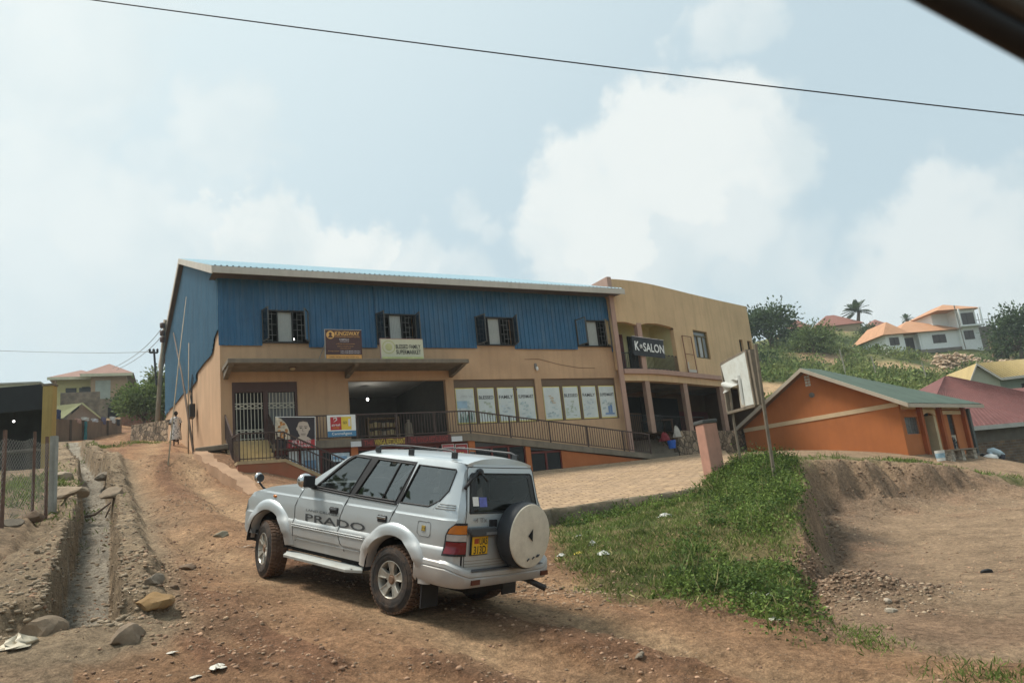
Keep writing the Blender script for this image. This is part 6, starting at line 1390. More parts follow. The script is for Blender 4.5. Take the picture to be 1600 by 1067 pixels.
m = MB(); m.prism([(.001, 2.05, 1.95), (.001, 2.3, 2.05), (.001, 2.75, 2.12), (.001, 3.2, 2.05), (.001, 3.45, 1.95), (.001, 3.45, 2.27), (.001, 2.05, 2.27)], (.10, 0, 0)); m.box(.001, .10, 4.2, 6.4, 2.02, 2.2); m.build('door_arch', BEIGE, oh)
m = MB(); m.box(-.3, -.24, 2.15, 2.9, .1, 2.2); m.build('door', DORG, oh); m = MB(); m.box(-.9, .04, 3.3, 3.55, .1, 2.0); m.build('porch_column', mat('porch beige', (.52, .42, .26), .85, .1), oh)
m = MB(); m.box(-1, -.25, 1.9, 5.7, 0, .15); m.box(-1.0, -.95, .3, 5.7, 0, 2.3); m.build('porch_back', VDARK, oh)
def lattice(y0, y1, z0, z1, x, mm, par, nm='window_grille', n=6, bar=.02):
    m = MB()
    for q in np.linspace(y0, y1, n): m.box(x, x+.02, q-bar/2, q+bar/2, z0, z1)
    for q in np.linspace(z0, z1, 4): m.box(x+.001, x+.019, y0, y1, q-bar/2, q+bar/2)
    return m.build(nm, mm, par)
m = MB(); m.box(-.12, -.10, .35, 1.65, 1.15, 1.92); wn = m.build('window', mat('house pane', (.10, .10, .10), .3, .4, 5), oh); lattice(.36, 1.64, 1.16, 1.91, -.08, mat('grille grey', ()), wn)
m = MB(); m.box(-.12, -.10, 4.95, 5.6, 1.05, 2.1); wn = m.build('window', mat('house pane', ()), oh); lattice(4.95, 5.6, 1.05, 2.1, -.06, DARKM, wn)
m = MB(); m.box(-.1, -.06, 4.95, 5.6, .15, 1.02); pn = m.build('patterned_panel', mat('panel pale', (.42, .39, .32), .8), oh); m = MB()
for i in range(22): m.tube([(-.05, 5.0+random.random()*.55, .2+random.random()*.75), (-.05, 5.0+random.random()*.55, .2+random.random()*.75)], .018, 4)
m.build('panel_pattern', BLK, pn)
m = MB(); m.box(-.6, .35, -.6, 8.6, -1.2, .05); m.build('foundation', mat('house plinth', (.17, .14, .11), .95, .25, 3, .5, 20), oh)
def OHP(x, y, z): c, s = cos(ORZ), sin(ORZ); return (Rc[0]+c*x-s*y, Rc[1]+s*x+c*y, Rc[2]-.2+z)
t = thing('paint_bucket', 'white bucket with a blue label standing at the corner of the orange house', 'bucket', at(1471, 720, 32.6)); t.scale = (.85, .85, .85); m = MB(); m.lathe([(0, 0), (.19, 0), (.23, .52), (.215, .52), (.18, .03), (0, .03)], n=24); m.build('pail', mat('pail white', (.62, .63, .60), .5), t, smooth=.7); m = MB(); m.lathe([(.206, .15), (.224, .38)], n=24); m.v = [(x, y, z) for x, y, z in m.v]; m.build('label_band', mat('label blue', (.25, .40, .50), .5, .4, 8), t, smooth=True)
t = thing('bench', 'low board bench on patterned blocks by the orange house door', 'bench', at(1504, 718, 34.2), ORZ); m = MB(); m.box(-.2, .2, -1.5, 1.4, .42, .48); m.build('seat', mfr, t)
for y in (-1.3, -.2, 1.1): m = MB(); m.box(-.15, .15, y-.12, y+.22, -.2, .42); m.build('leg', mat('patterned block', (.30, .27, .22), .9, .8, 9), t)
m = MB(); m.box(.0, .16, 7.2, 7.45, -1, 2.3); ob = m.build('grey_post', mat('grey steel', (.07, .075, .07), .6), None); ob.location = OHP(0, 0, 0); ob.rotation_euler = (0, 0, ORZ); tag(ob, 'dark grey steel post between the orange house and the brick house', 'post')

# ------------------------------------------------------------------ brick house with the maroon roof
def brickmat(name, c1, c2, mort, w=.42, h=.16):
    m = mat(name, c1, .95, .1, 2); nt = m.node_tree; N = nt.nodes; L = nt.links; b = N['Principled BSDF']; src = b.inputs['Base Color'].links[0].from_socket
    tc = N.new('ShaderNodeTexCoord'); sp_ = N.new('ShaderNodeSeparateXYZ'); L.new(tc.outputs['Object'], sp_.inputs[0]); ad = N.new('ShaderNodeMath'); ad.operation = 'ADD'; L.new(sp_.outputs[0], ad.inputs[0]); L.new(sp_.outputs[1], ad.inputs[1])
    cb = N.new('ShaderNodeCombineXYZ'); L.new(ad.outputs[0], cb.inputs[0]); L.new(sp_.outputs[2], cb.inputs[1]); br = N.new('ShaderNodeTexBrick'); L.new(cb.outputs[0], br.inputs['Vector']); br.inputs['Scale'].default_value = 1
    br.inputs['Brick Width'].default_value = w; br.inputs['Row Height'].default_value = h; br.inputs['Mortar Size'].default_value = .018; br.inputs[1].default_value = c1+(1,); br.inputs[2].default_value = c2+(1,); br.inputs[3].default_value = mort+(1,)
    ns = N.new('ShaderNodeTexNoise'); ns.inputs['Scale'].default_value = 1.5; ns.inputs['Detail'].default_value = 6; L.new(tc.outputs['Object'], ns.inputs['Vector']); mr = N.new('ShaderNodeMapRange'); L.new(ns.outputs['Fac'], mr.inputs[0]); mr.inputs[1].default_value = .3; mr.inputs[2].default_value = .7; mr.inputs[3].default_value = .65; mr.inputs[4].default_value = 1.3
    mx = N.new('ShaderNodeMix'); mx.data_type = 'RGBA'; mx.blend_type = 'MULTIPLY'; mx.inputs[0].default_value = 1; L.new(br.outputs[0], mx.inputs[6]); L.new(mr.outputs[0], mx.inputs[7]); L.new(mx.outputs[2], b.inputs['Base Color'])
    bp = N.new('ShaderNodeBump'); bp.inputs['Strength'].default_value = .6; bp.inputs['Distance'].default_value = .03; bp.invert = True; L.new(br.outputs['Fac'], bp.inputs['Height']); L.new(bp.outputs[0], b.inputs['Normal']); return m
BRICK = brickmat('brown brick', (.19, .115, .07), (.11, .07, .05), (.16, .14, .115)); MARR = mat('maroon roof', (.155, .060, .054), .8, .14, 1.2, streak=.2, dirt=(.28, .16, .15))
def ribbed(m, a, b, c, d, n, r=.03):
    """ribbed sheet over the quad a-b (eave) c-d (ridge, d above a)"""
    a, b, c, d = [np.array(q, float) for q in (a, b, c, d)]; nr = np.cross(b-a, d-a); nr /= np.linalg.norm(nr)
    if nr[2] < 0: nr = -nr
    ts = []
    for k in range(n): ts += [(k/n, 0), ((k+.3)/n, 0), ((k+.4)/n, 1), ((k+.6)/n, 1), ((k+.7)/n, 0)]
    ts.append((1, 0)); m.grid(np.array([[tuple(a+(b-a)*t+nr*r*h) for t, h in ts], [tuple(d+(c-d)*t+nr*r*h) for t, h in ts]])); return m
E1, E2 = at(1436, 674, 41.5), at(1760, 628, 46.5); AP = at(1476, 588, 48.5); AP2 = AP+(E2-E1)*.18; bdir = (E2-E1)/np.linalg.norm(E2-E1); brot = atan2(bdir[1], bdir[0]); bb = np.array([-sin(brot), cos(brot), 0])
bh = thing('brick_house', 'unplastered brown brick house with a broad maroon sheet roof', 'house', (E1[0], E1[1], E1[2]-3.6), brot)
def toL(P, o, rz): d = np.array(P)-np.array(o); return (d[0]*cos(rz)+d[1]*sin(rz), -d[0]*sin(rz)+d[1]*cos(rz), d[2])
O_ = (E1[0], E1[1], E1[2]-3.6); e1, e2, ap = toL(E1, O_, brot), toL(E2, O_, brot), toL(AP, O_, brot); zr = ap[2]; yr_ = ap[1]; Lr = e2[0]
m = MB(); ribbed(m, (0, 0, 3.6), (Lr, 0, 3.6), (ap[0]+.3, yr_, zr), (ap[0], yr_, zr), 46); m.poly([(0, 0, 3.6), (ap[0], yr_, zr), (0, yr_*2, 3.6)]); m.poly([(Lr, 0, 3.6), (ap[0]+.3, yr_, zr), (Lr, yr_*2, 3.6)]); m.poly([(0, yr_*2, 3.6), (Lr, yr_*2, 3.6), (ap[0]+.3, yr_, zr)]); m.build('roof', MARR, bh, fix=False)
m = MB(); m.box(0, Lr, -.06, 0, 3.38, 3.62); m.build('fascia', mat('grey fascia', (.42, .40, .37), .8), bh)
m = MB(); m.box(.6, Lr-.6, .5, yr_*2-.5, -2.5, 2.75); m.build('wall', BRICK, bh); m = MB(); m.box(.58, Lr-.58, .48, yr_*2-.48, 2.75, 3.5); m.build('ring_beam', mat('ring beam', (.13, .11, .09), .95, .2), bh); m = MB(); m.box(2.6, 4.9, .42, .49, -.6, .95); m.box(3.6, 6.2, .44, .495, -.6, 1.2); m.build('plaster_patch', mat('grey render', (.16, .145, .12), .95, .2, 3), bh)
# yellow-roofed house beyond
YR = mat('yellow roof', (.47, .35, .155), .6, .1, 1, streak=.2, dirt=(.4, .33, .2)); GW = mat('grey green wall', (.22, .25, .20), .9, .06); CW = mat('cream wall', (.46, .46, .36), .9, .06)
Y0 = at(1568, 620, 62); yrz = radians(-8); yh = thing('yellow_roof_house', 'pale grey-green gabled house with a yellow roof behind the maroon roof', 'house', (Y0[0], Y0[1], Y0[2]-1.5), yrz)
nrm = np.array([-sin(yrz), cos(yrz), 0])
m = MB(); m.box(0, 9, 0, 7, -1, 3.0); m.build('wall', GW, yh); g0, g1, ga = (-2.6, 1.5), (0, -.02), (-1.6, .6)
m = MB(); m.prism([(-2.5, 0, -1), (0, 0, -1), (0, 0, 3.0), (-1.55, 0, 4.3), (-2.5, 0, 2.5)], (0, 6, 0)); m.build('gable_wall', CW, yh)
m = MB(); ribbed(m, (-.1, -.5, 3.0), (9.4, -.5, 3.0), (9.4, 3.2, 4.55), (-1.55, -.3, 4.45), 40); m.poly([(-1.55, -.3, 4.45), (-2.75, -.3, 2.35), (-2.75, 6, 2.35), (-1.55, 6, 4.45)]); m.poly([(-1.55, -.3, 4.45), (9.4, 3.2, 4.55), (9.4, 7, 3.2), (-1.55, 6, 4.2)]); m.build('roof', YR, yh, fix=False)
m = MB(); m.prism([(-1.55, -.32, 4.47), (-2.78, -.32, 2.36), (-2.78, -.32, 2.16), (-1.55, -.32, 4.25)], (0, -.06, 0)); m.prism([(-1.55, -.32, 4.47), (-.08, -.52, 3.02), (-.08, -.52, 2.80), (-1.55, -.32, 4.25)], (0, -.06, 0)); m.box(-.08, 9.4, -.56, -.5, 2.8, 3.02); m.build('fascia', FASC, yh)
for x0, z0 in ((1.55, 1.2), (4.2, 1.2)): m = MB(); m.box(x0, x0+1.0, -.05, -.005, z0, z0+1.2); m.build('window', DARKM, yh)
m = MB(); m.box(-.95, -.6, -.05, -.005, 1.5, 2.1); m.box(-2.1, -1.4, -.05, -.005, .6, 1.3); m.build('gable_window', DARKM, yh)
A0 = at(1556, 622, 54); t = thing('roof_annex', 'low maroon roofed annex between the brick house and the yellow-roofed house', 'annex', (A0[0], A0[1], A0[2]-3), brot)
m = MB(); ribbed(m, (-.6, 0, 2.9), (6.5, 0, 2.9), (6.5, 2.6, 3.9), (.2, 2.6, 3.9), 24); m.build('roof', MARR, t, fix=False); m = MB(); m.box(-.3, 6.3, .3, 2.5, -1.5, 2.95); m.build('wall', CW, t)

# ------------------------------------------------------------------ white villa on the hill
ORR = mat('orange tile roof', (.47, .25, .14), .8, .12, 1.2, .3, 8, dirt=(.38, .17, .09), dirt_amt=.3); WW = mat('white wall', (.78, .80, .78), .85, .05, .4); GREYB = mat('grey block', (.20, .175, .15), .95, .2, 1)
V0 = at(1389, 554, 122)+np.array([0, 0, .55]); vrz = radians(8); va_ = thing('white_villa', 'white villa with orange tiled hip roofs on the green hillside, part still scaffolded', 'villa', V0, vrz); va_.scale = (1.2, 1, 1)
def hip(m, x0, x1, y0, y1, z, hgt, ov=.6, rid=None):
    x0 -= ov; x1 += ov; y0 -= ov; y1 += ov; w = min(x1-x0, y1-y0)/2; d = (x1-x0) >= (y1-y0)
    r0, r1 = ((x0+w, (y0+y1)/2, z+hgt), (x1-w, (y0+y1)/2, z+hgt)) if d else (((x0+x1)/2, y0+w, z+hgt), ((x0+x1)/2, y1-w, z+hgt))
    a, b, c, e = (x0, y0, z), (x1, y0, z), (x1, y1, z), (x0, y1, z)
    if d: m.poly([a, b, r1, r0]); m.poly([b, c, r1]); m.poly([c, e, r0, r1]); m.poly([e, a, r0])
    else: m.poly([a, b, r0]); m.poly([b, c, r1, r0]); m.poly([c, e, r1]); m.poly([e, a, r0, r1])
    m.poly([(x0, y0, z-.02), (x0, y1, z-.02), (x1, y1, z-.02), (x1, y0, z-.02)]); return m
m = MB(); m.box(0, 2.6, 0, 8, -1.5, 2.65); m.box(2.6, 5.2, 1.3, 8, -1.5, 2.65); m.box(5.2, 10.8, 0, 8, -1.5, 2.65); m.build('wall', WW, va_)
m = MB(); m.box(10.8, 13.8, -.5, 8, -1.2, 5.9); m.box(8.4, 10.8, 1.5, 8, 2.65, 5.9); m.build('tower_wall', WW, va_)
m = MB(); hip(m, 0, 2.6, -.1, 8, 2.65, 2.5, .7); m.build('roof', ORR, va_, fix=False); m = MB(); hip(m, 2.0, 10.6, 0.0, 8, 2.67, 2.9, .7); m.build('roof', ORR, va_, fix=False); m = MB(); hip(m, 8.4, 13.8, -.5, 8, 5.9, 1.7, .7); m.build('roof', ORR, va_, fix=False)
WP = mat('villa pane', (.07, .055, .05), .4, .3, 3)
for x0, x1, z0, z1, y in ((.5, 1.9, .9, 2.2, 0), (3.0, 4.8, .1, 2.2, 1.3), (6.9, 8.9, .7, 2.1, 0), (11.4, 12.9, .8, 2.3, -.5), (11.2, 13.5, 3.3, 5.3, -.5)):
    m = MB(); m.box(x0, x1, y-.06, y-.005, z0, z1); wn = m.build('window', WP, va_); m = MB(); m.box((x0+x1)/2-.04, (x0+x1)/2+.04, y-.09, y-.061, z0, z1); m.build('frame', DARKM, wn)
m = MB(); m.box(-.06, -.005, 2.0, 3.0, -.2, 1.8); m.build('side_door', WP, va_)
for x in (2.65, 5.1): m = MB(); m.box(x-.15, x+.15, .1, .4, -.8, 2.65); m.build('porch_column', WW, va_)
m = MB(); m.box(-.2, 14, -.3, 0.0, -1.6, -.25); m.build('base_course', GREYB, va_)
m = MB(); m.box(10.6, 14.2, -1.6, -.5, 2.85, 3.1); m.build('balcony', WW, va_)
for x in (10.8, 14.0): m = MB(); m.box(x-.1, x+.1, -1.5, -1.3, 3.1, 5.9); m.build('balcony_column', WW, va_)
m = MB(); m.box(13.85, 17.0, .2, 6, -1.4, 2.9); m.build('unfinished_wing', GREYB, va_)
sc_ = MB()
for x in np.linspace(13.4, 17.6, 6):
    for y in (-1.2, -.4): sc_.tube([(x+random.uniform(-.1, .1), y, -1.2), (x+random.uniform(-.2, .2), y, 4.2+random.uniform(-1.2, 1.4))], .045, 5)
for z in (1.0, 2.6, 3.8): sc_.tube([(13.2, -1.2, z), (17.9, -1.1, z+random.uniform(-.3, .3))], .045, 5)
sc_.tube([(10.2, -1.9, -1), (10.0, -1.9, 6.4)], .07, 6)
ob = sc_.build('scaffolding', mat('scaffold wood', (.22, .20, .17), .9, .2), None); ob.scale = (1.2, 1, 1); ob.location = V0; ob.rotation_euler = (0, 0, vrz); tag(ob, 'wooden pole scaffolding against the unfinished end of the white villa', 'scaffolding')
_g = (1+5**.5)/2
ICO = np.array([(-1, _g, 0), (1, _g, 0), (-1, -_g, 0), (1, -_g, 0), (0, -1, _g), (0, 1, _g), (0, -1, -_g), (0, 1, -_g), (_g, 0, -1), (_g, 0, 1), (-_g, 0, -1), (-_g, 0, 1)])/1.9
ICF = [(0, 11, 5), (0, 5, 1), (0, 1, 7), (0, 7, 10), (0, 10, 11), (1, 5, 9), (5, 11, 4), (11, 10, 2), (10, 7, 6), (7, 1, 8), (3, 9, 4), (3, 4, 2), (3, 2, 6), (3, 6, 8), (3, 8, 9), (4, 9, 5), (2, 4, 11), (6, 2, 10), (8, 6, 7), (9, 8, 1)]
def stone_pts(m, P, s0, s1):
    for p in P:
        s = s0+(s1-s0)*random.random()**2.2; a = random.uniform(0, 6.3); c, n = cos(a), sin(a)
        v = ICO*rng.uniform(.7, 1.2, (12, 1))*np.array([1, rng.uniform(.6, 1), rng.uniform(.4, .75)])*s
        m.add(np.c_[p[0]+v[:, 0]*c-v[:, 1]*n, p[1]+v[:, 0]*n+v[:, 1]*c, p[2]+v[:, 2]], ICF)
m = MB(); P = []
s0 = at(1465, 578, 104); s1 = at(1585, 560, 112)
for i in range(900):
    f_ = random.random(); b_ = random.gauss(0, .33); q = s0+(s1-s0)*f_+np.array([.3, 1, 0])*b_*4; hh = max(0, 1-abs(b_)*1.7)*(1.5-1.1*abs(f_-.25))*random.random(); P.append((q[0], q[1], gz(q[0], q[1], True)+hh*1.6+.1))
stone_pts(m, P, .2, .5); ob = m.build('stone_heap', mat('pinkish stone', (.50, .37, .26), .9, .3, 1.5), None, fix=False); tag(ob, 'long heap of pale pinkish building stones below the white villa', 'stone heap')
for px0, px1, py, Y, hh, lab, rf in ((1278, 1345, 512, 150, 3.0, 'long red-roofed house on the hilltop behind the palm', 'red'), (1238, 1262, 513, 160, 2.2, 'small orange-roofed house on the hilltop beside the dark tree', 'org'), (1362, 1392, 514, 158, 2.4, 'dark red-roofed house on the hilltop to the right of the palm', 'red')):
    a, b = at(px0, py, Y), at(px1, py-6, Y); L_ = np.linalg.norm((b-a)[:2]); t = thing('hill_house', lab, 'house', (a[0], a[1], a[2]-2), atan2(b[1]-a[1], b[0]-a[0])); m = MB(); m.box(0, L_, 0, 7, -1, 2.0); m.build('wall', mat('hill wall', (.36, .28, .18), .9, .1), t); m = MB(); hip(m, 0, L_, 0, 7, 2.0, hh, .5); m.build('roof', mat('far red roof', (.24, .105, .080), .8, .15), t, fix=False)
a = at(1550, 548, 118); m = MB(); m.box(0, 3.5, 0, .3, -1.5, 1.9); m.box(3.5, 3.9, 0, 1.5, -1.5, 2.1); ob = m.build('compound_wall', brickmat('pale brick wall', (.34, .22, .13), (.28, .18, .11), (.3, .25, .18)), None); ob.location = a; ob.rotation_euler = (0, 0, vrz); tag(ob, 'low ochre brick wall on the hill right of the scaffolding', 'wall')
# ------------------------------------------------------------------ palm, trees and scrub on the hill
def palm(px, py_base, py_c, Y, rad, lab, nf=34):
    b = at(px, py_base, Y); c = at(px-1, py_c, Y); t = thing('palm_tree', lab, 'palm tree', b, 0); hh = c[2]-b[2]; m = MB(); m.tube([(0, 0, -1.0), (.1, 0, hh*.5), (c[0]-b[0], 0, hh)], [.42, .34, .3], 9); m.build('trunk', BARK, t, smooth=True); fr = MB()
    for k in range(nf):
        a = 2*pi*k/nf*1.618*3; el = random.uniform(-.15, 1.45); L_ = rad*random.uniform(.8, 1.1); pts = []
        for s in np.linspace(0, 1, 8): r_ = L_*s*cos(el); z = L_*(s*sin(el)-.26*s*s); pts.append(np.array([r_*cos(a), r_*sin(a), hh+z]))
        sd_ = np.array([-sin(a), cos(a), 0])
        for i in range(7):
            w0_, w1_ = [rad*.17*(sin(min(1, q+.12)*pi*.86)+.05) for q in (i/7, (i+1)/7)]; p, q = pts[i], pts[i+1]
            for s in (-1, 1):
                for j in range(3):
                    u0, u1 = j/3, (j+.75)/3; A_ = p+(q-p)*u0; B_ = p+(q-p)*u1; fr.poly([tuple(A_), tuple(B_), tuple(B_+sd_*s*w1_+(q-p)*.8-np.array([0, 0, .10*rad*.3])), tuple(A_+sd_*s*w0_+(q-p)*.8-np.array([0, 0, .10*rad*.3]))])
    fr.build('crown', LEAF_D, t, fix=False); return t
palm(1343, 512, 486, 152, 3.2, 'tall round-headed palm tree standing on the hilltop'); palm(1417, 502, 498, 150, 1.6, 'small palm tree half hidden behind the villa roof', 18)
def hilltree(px, py, Y, h, cr, n, m, lab, ls=.5, cl=45, name='hill_tree', group=None, **k):
    b = at(px, py, Y); z = gz(b[0], b[1]); return tree(name, lab, (b[0], b[1], z-.3), h, cr, n, m, .3, ls, cl, group, .3, **k)
hilltree(1207, 545, 118, 7.6, (4.3, 4, 3.6), 5200, LEAF_D, 'dense dark green tree at the right end of the salon building', .48, 60)
hilltree(1597, 560, 112, 8.6, (3.7, 3, 4.2), 4200, LEAF_D, 'tall dark tree at the right edge beyond the scaffolding', .48, 55)
hilltree(1272, 548, 112, 3.8, (4.4, 3, 2.1), 3200, LEAF_M, 'low spreading bush between the dark tree and the palm', .40, 45, name='bush', cat='bush')
hilltree(1184, 545, 100, 2.6, (1.6, 2, 1.6), 1200, LEAF_D, 'small bush just right of the salon building', .34, 30, name='bush', cat='bush')
hilltree(1352, 522, 138, 2.6, (2.2, 2, 1.5), 900, LEAF_D, 'small dark shrub below the palm', .4, 24, name='bush', cat='bush')
# scrub cover of the hillside
def hill_scrub():
    P = []; D = []; S = []; P2 = []; D2 = []; S2 = []
    for i in range(1900):
        az = radians(random.uniform(14, 44)); r = random.uniform(52, 150); x, y = r*sin(az), r*cos(az)
        if float(fbm(np.array(x), np.array(y), 9, 4, 103)+.4*fbm(np.array(x), np.array(y), .7, 4, 102)) > .42: continue
        hv = V0-np.array([x, y, 0]); lx = -(hv[0]*cos(vrz)+hv[1]*sin(vrz)); ly = hv[0]*sin(vrz)-hv[1]*cos(vrz)
        if -7 < lx < 23 and -5 < ly < 12: continue
        if np.hypot(x-s0[0], y-s0[1]) < 3.5 or np.hypot(x-(s0[0]+s1[0])/2, y-(s0[1]+s1[1])/2) < 5 or np.hypot(x-s1[0], y-s1[1]) < 4: continue
        if np.hypot(x-Y0[0]-3, y-Y0[1]-3) < 9 or np.hypot(x-AP[0]-3, y-AP[1]) < 9: continue
        if any(np.hypot(x-q[0], y-q[1]) < q[2] for q in BARE): continue
        z = gz(x, y); n = random.randint(40, 95); rad = random.uniform(.8, 2.2); hh = random.uniform(.5, 1.5)*(1.25 if r > 95 else .9); u = rng.normal(size=(n, 3)); u[:, 2] = abs(u[:, 2]); u /= np.linalg.norm(u, axis=1, keepdims=True); u *= rng.uniform(.6, 1.05, (n, 1))
        p = u*[rad, rad, hh]+[x, y, z-.05]; d = u+rng.normal(size=(n, 3))*.6; s = rng.uniform(.22, .46, n)
        if random.random() < .45: P.append(p); D.append(d); S.append(s)
        else: P2.append(p); D2.append(d); S2.append(s)
    for nm, a, b, c, m in (('hill_scrub', P, D, S, LEAF_M), ('hill_grass', P2, D2, S2, leafmat('scrub light', (.19, .22, .075)))): tag(leaves_mesh(nm, np.concatenate(a), np.concatenate(b), np.concatenate(c), m, None, .6), kind='stuff')
hill_scrub()
for px, py, Y, h in ((1322, 592, 70, 3.2), (1369, 590, 74, 2.6), (1444, 580, 80, 2.6)):
    b = at(px, py, Y); z = gz(b[0], b[1]); m = MB(); m.tube([(0, 0, -.3), (.05, 0, h*.5), (-.05, .02, h)], [.07, .06, .05], 6); ob = m.build('wooden_stake', mat('grey stake', (.30, .28, .23), .9), None); ob.location = (b[0], b[1], z); tag(ob, 'thin pale wooden stake standing in the green hillside scrub behind the green roof' if px < 1350 else ('pale wooden stake on the slope right of the green roof ridge' if px < 1400 else 'pale wooden stake on the slope below the white villa'), 'stake')

# ------------------------------------------------------------------ houses up the road on the left
H0_ = at(86, 640, 92); hrz = radians(24); hA = thing('two_storey_house', 'two-storey cream and brown house with pinkish red hip roofs up the road', 'house', (H0_[0], H0_[1], H0_[2]-3), hrz)
TANW = mat('tan house wall', (.36, .235, .145), .9, .08, .6); YW = mat('pale yellow wall', (.56, .50, .24), .9, .06); RR_ = mat('pinkish roof', (.27, .15, .115), .8, .12, 1, streak=.15, dirt=(.3, .2, .16))
def hl(px, py, d=0.0):
    n_ = np.array([sin(hrz), -cos(hrz), 0]); P = on_plane(px, py, np.array([H0_[0], H0_[1], 0])-n_*d, n_)-np.array([H0_[0], H0_[1], H0_[2]-3]); return P[0]*cos(hrz)+P[1]*sin(hrz), P[2]
xa, ze = hl(86, 590); xb, _ = hl(143, 588); xc, zb_ = hl(176, 585); _, zlow = hl(120, 640)
m = MB(); m.box(xa, xb, 1.5, 9, -2, ze); m.build('wall', YW, hA); m = MB(); m.box(xb, xc+1.6, -.5, 9, -2, ze+.1); m.build('front_wall', TANW, hA)
m = MB(); hip(m, xa, xb+1, .5, 8.5, ze, 1.55, .8); m.build('roof', RR_, hA, fix=False); m = MB(); hip(m, xb-.3, xc+1.6, -.5, 9.5, ze+.12, 1.9, .9); m.build('roof', RR_, hA, fix=False)
m = MB(); m.box(xa-.8, xb+.6, -.4, -.3, ze-.35, ze); m.box(xb-1.1, xc+2.4, -1.5, -1.4, ze-.25, ze+.12); m.build('fascia', mat('cream fascia', (.55, .50, .36), .8), hA)
for x0, x1, z0, z1, y in ((xa+1, xa+2.2, ze-2.4, ze-1.1, 1.5), (xa+2.5, xa+4.2, ze-2.4, ze-1.1, 1.5), (xb-1.2, xb-.3, ze-2.8, ze-1.0, 1.5)): m = MB(); m.box(x0, x1, y-.06, y-.005, z0, z1); m.build('window', DARKM, hA)
m = MB(); m.box(xb+.5, xb+2.2, -.56, -.505, ze-3.2, ze-.6); m.build('shuttered_window', mat('grey shutter', (.33, .34, .30), .8), hA)
m = MB(); m.box(xa-.2, xa+.1, .5, .8, -2, ze); m.build('corner_post', TANW, hA)
ub = at(93, 665, 76); t = thing('unfinished_house', 'unfinished grey-brown block house below the two-storey house', 'house', (ub[0], ub[1], ub[2]-2), radians(22)); UB = brickmat('old block', (.235, .18, .125), (.19, .145, .10), (.2, .165, .13), .5, .24)
m = MB(); m.wall(0, 3.6, 0, 5.4, 0, .25, [(1.0, 1.7, 2.9, 4.0)]); m.wall(3.6, 6.4, 0, 4.5, -.6, -.35, [(4.4, 5.6, 1.8, 3.6)]); m.box(6.15, 6.4, -.35, 5, 0, 4.3); m.box(0, .25, .25, 5, 0, 5.2); m.build('wall', UB, t); m = MB(); m.box(.3, 6.1, 1.0, 1.1, 0, 4.2); m.build('inner_dark', VDARK, t)
gh = at(104, 668, 58); t = thing('small_house', 'small house with a pale lime green gable roof behind the clothes wall', 'house', (gh[0], gh[1], gh[2]-1), radians(20)); LIME = mat('lime roof', (.46, .45, .24), .7, .1)
m = MB(); m.prism([(0, 0, 0), (2.2, 0, 0), (2.2, 0, 1.75), (1.1, 0, 2.75), (0, 0, 1.75)], (0, 3, 0)); m.build('wall', mat('taupe wall', (.24, .18, .14), .9, .1), t); m = MB(); m.poly([(1.1, -.25, 2.85), (-1.6, .2, 2.75), (-1.7, .1, 1.75), (-.2, -.3, 1.72)]); m.poly([(1.1, -.25, 2.85), (2.35, -.25, 1.65), (2.35, 3.2, 1.65), (1.1, 3.2, 2.85)]); m.prism([(1.1, -.3, 2.88), (2.4, -.3, 1.64), (2.4, -.3, 1.50), (1.1, -.3, 2.72)], (0, -.05, 0)); m.build('roof', LIME, t, fix=False)
# wall with washing
w0_, w1_, w2_ = at(90, 702, 43), at(143, 700, 47), at(190, 690, 52); MUDW = mat('mud wall', (.20, .145, .10), .95, .2, .8, .3, 20, streak=.5, dirt=(.10, .075, .055))
t = thing('compound_wall', 'stained brown compound wall with clothes drying on top beside the road', 'wall', w0_, 0); m = MB()
for a, b, hh in ((w0_, w1_, 1.75), (w1_, w2_, 1.6)):
    d = (b-a)/np.linalg.norm(b-a); nr = np.array([-d[1], d[0], 0])*.2; a = a-w0_; b = b-w0_; m.prism([(a[0], a[1], a[2]-.8), (b[0], b[1], b[2]-.8), (b[0], b[1], b[2]+hh), (a[0], a[1], a[2]+hh)], tuple(nr))
m.prism([(0, 0, -.8), (-.15, -.5, -.8), (-.15, -.5, 1.9), (0, 0, 1.9)], (-1.0, .3, 0))
m.build('wall', MUDW, t); m = MB()
for f_ in (.35, .72): q = (w1_-w0_)*f_; m.box(q[0]-.05, q[0]+.05, q[1]-.12, q[1]+.05, q[2]-.5, q[2]+1.72)
q = (w2_-w1_)*.5+w1_-w0_; m.box(q[0]-.06, q[0]+.06, q[1]-.12, q[1]+.05, q[2]-.5, q[2]+1.6); m.build('buttress', mat('dark mud', (.09, .07, .055), .95), t)
def garment(px, py0, py1, wpx, col, lab, Y=None):
    f_ = (px-90)/100; Yw = (np.interp(px, [90, 143, 190], [43, 47, 52]) if Y is None else Y)-.22; a = at(px, py0, Yw); b = at(px, py1, Yw); w_ = wpx*Yw/1180; hh = a[2]-b[2]; m = MB(); n = 9
    m.grid(np.array([[((k-.5)*w_*(1+.1*sin(i*2)), -.04-.035*sin(k*9+i*.7), -hh*i/6+(.03*sin(k*5))) for k in np.linspace(0, 1, n)] for i in range(7)])); g = np.array([[((k-.5)*w_, .04+.12*f0, -.02-.12*f0*hh) for k in np.linspace(0, 1, n)] for f0 in (0, 1)]); m.grid(g)
    ob = m.build('garment', mat('cloth %s' % str(col), col, .9, .2, 6), None, smooth=True); ob.location = a; ob.rotation_euler = (0, 0, radians(28)); tag(ob, lab, 'garment', 'clothes drying on the wall')
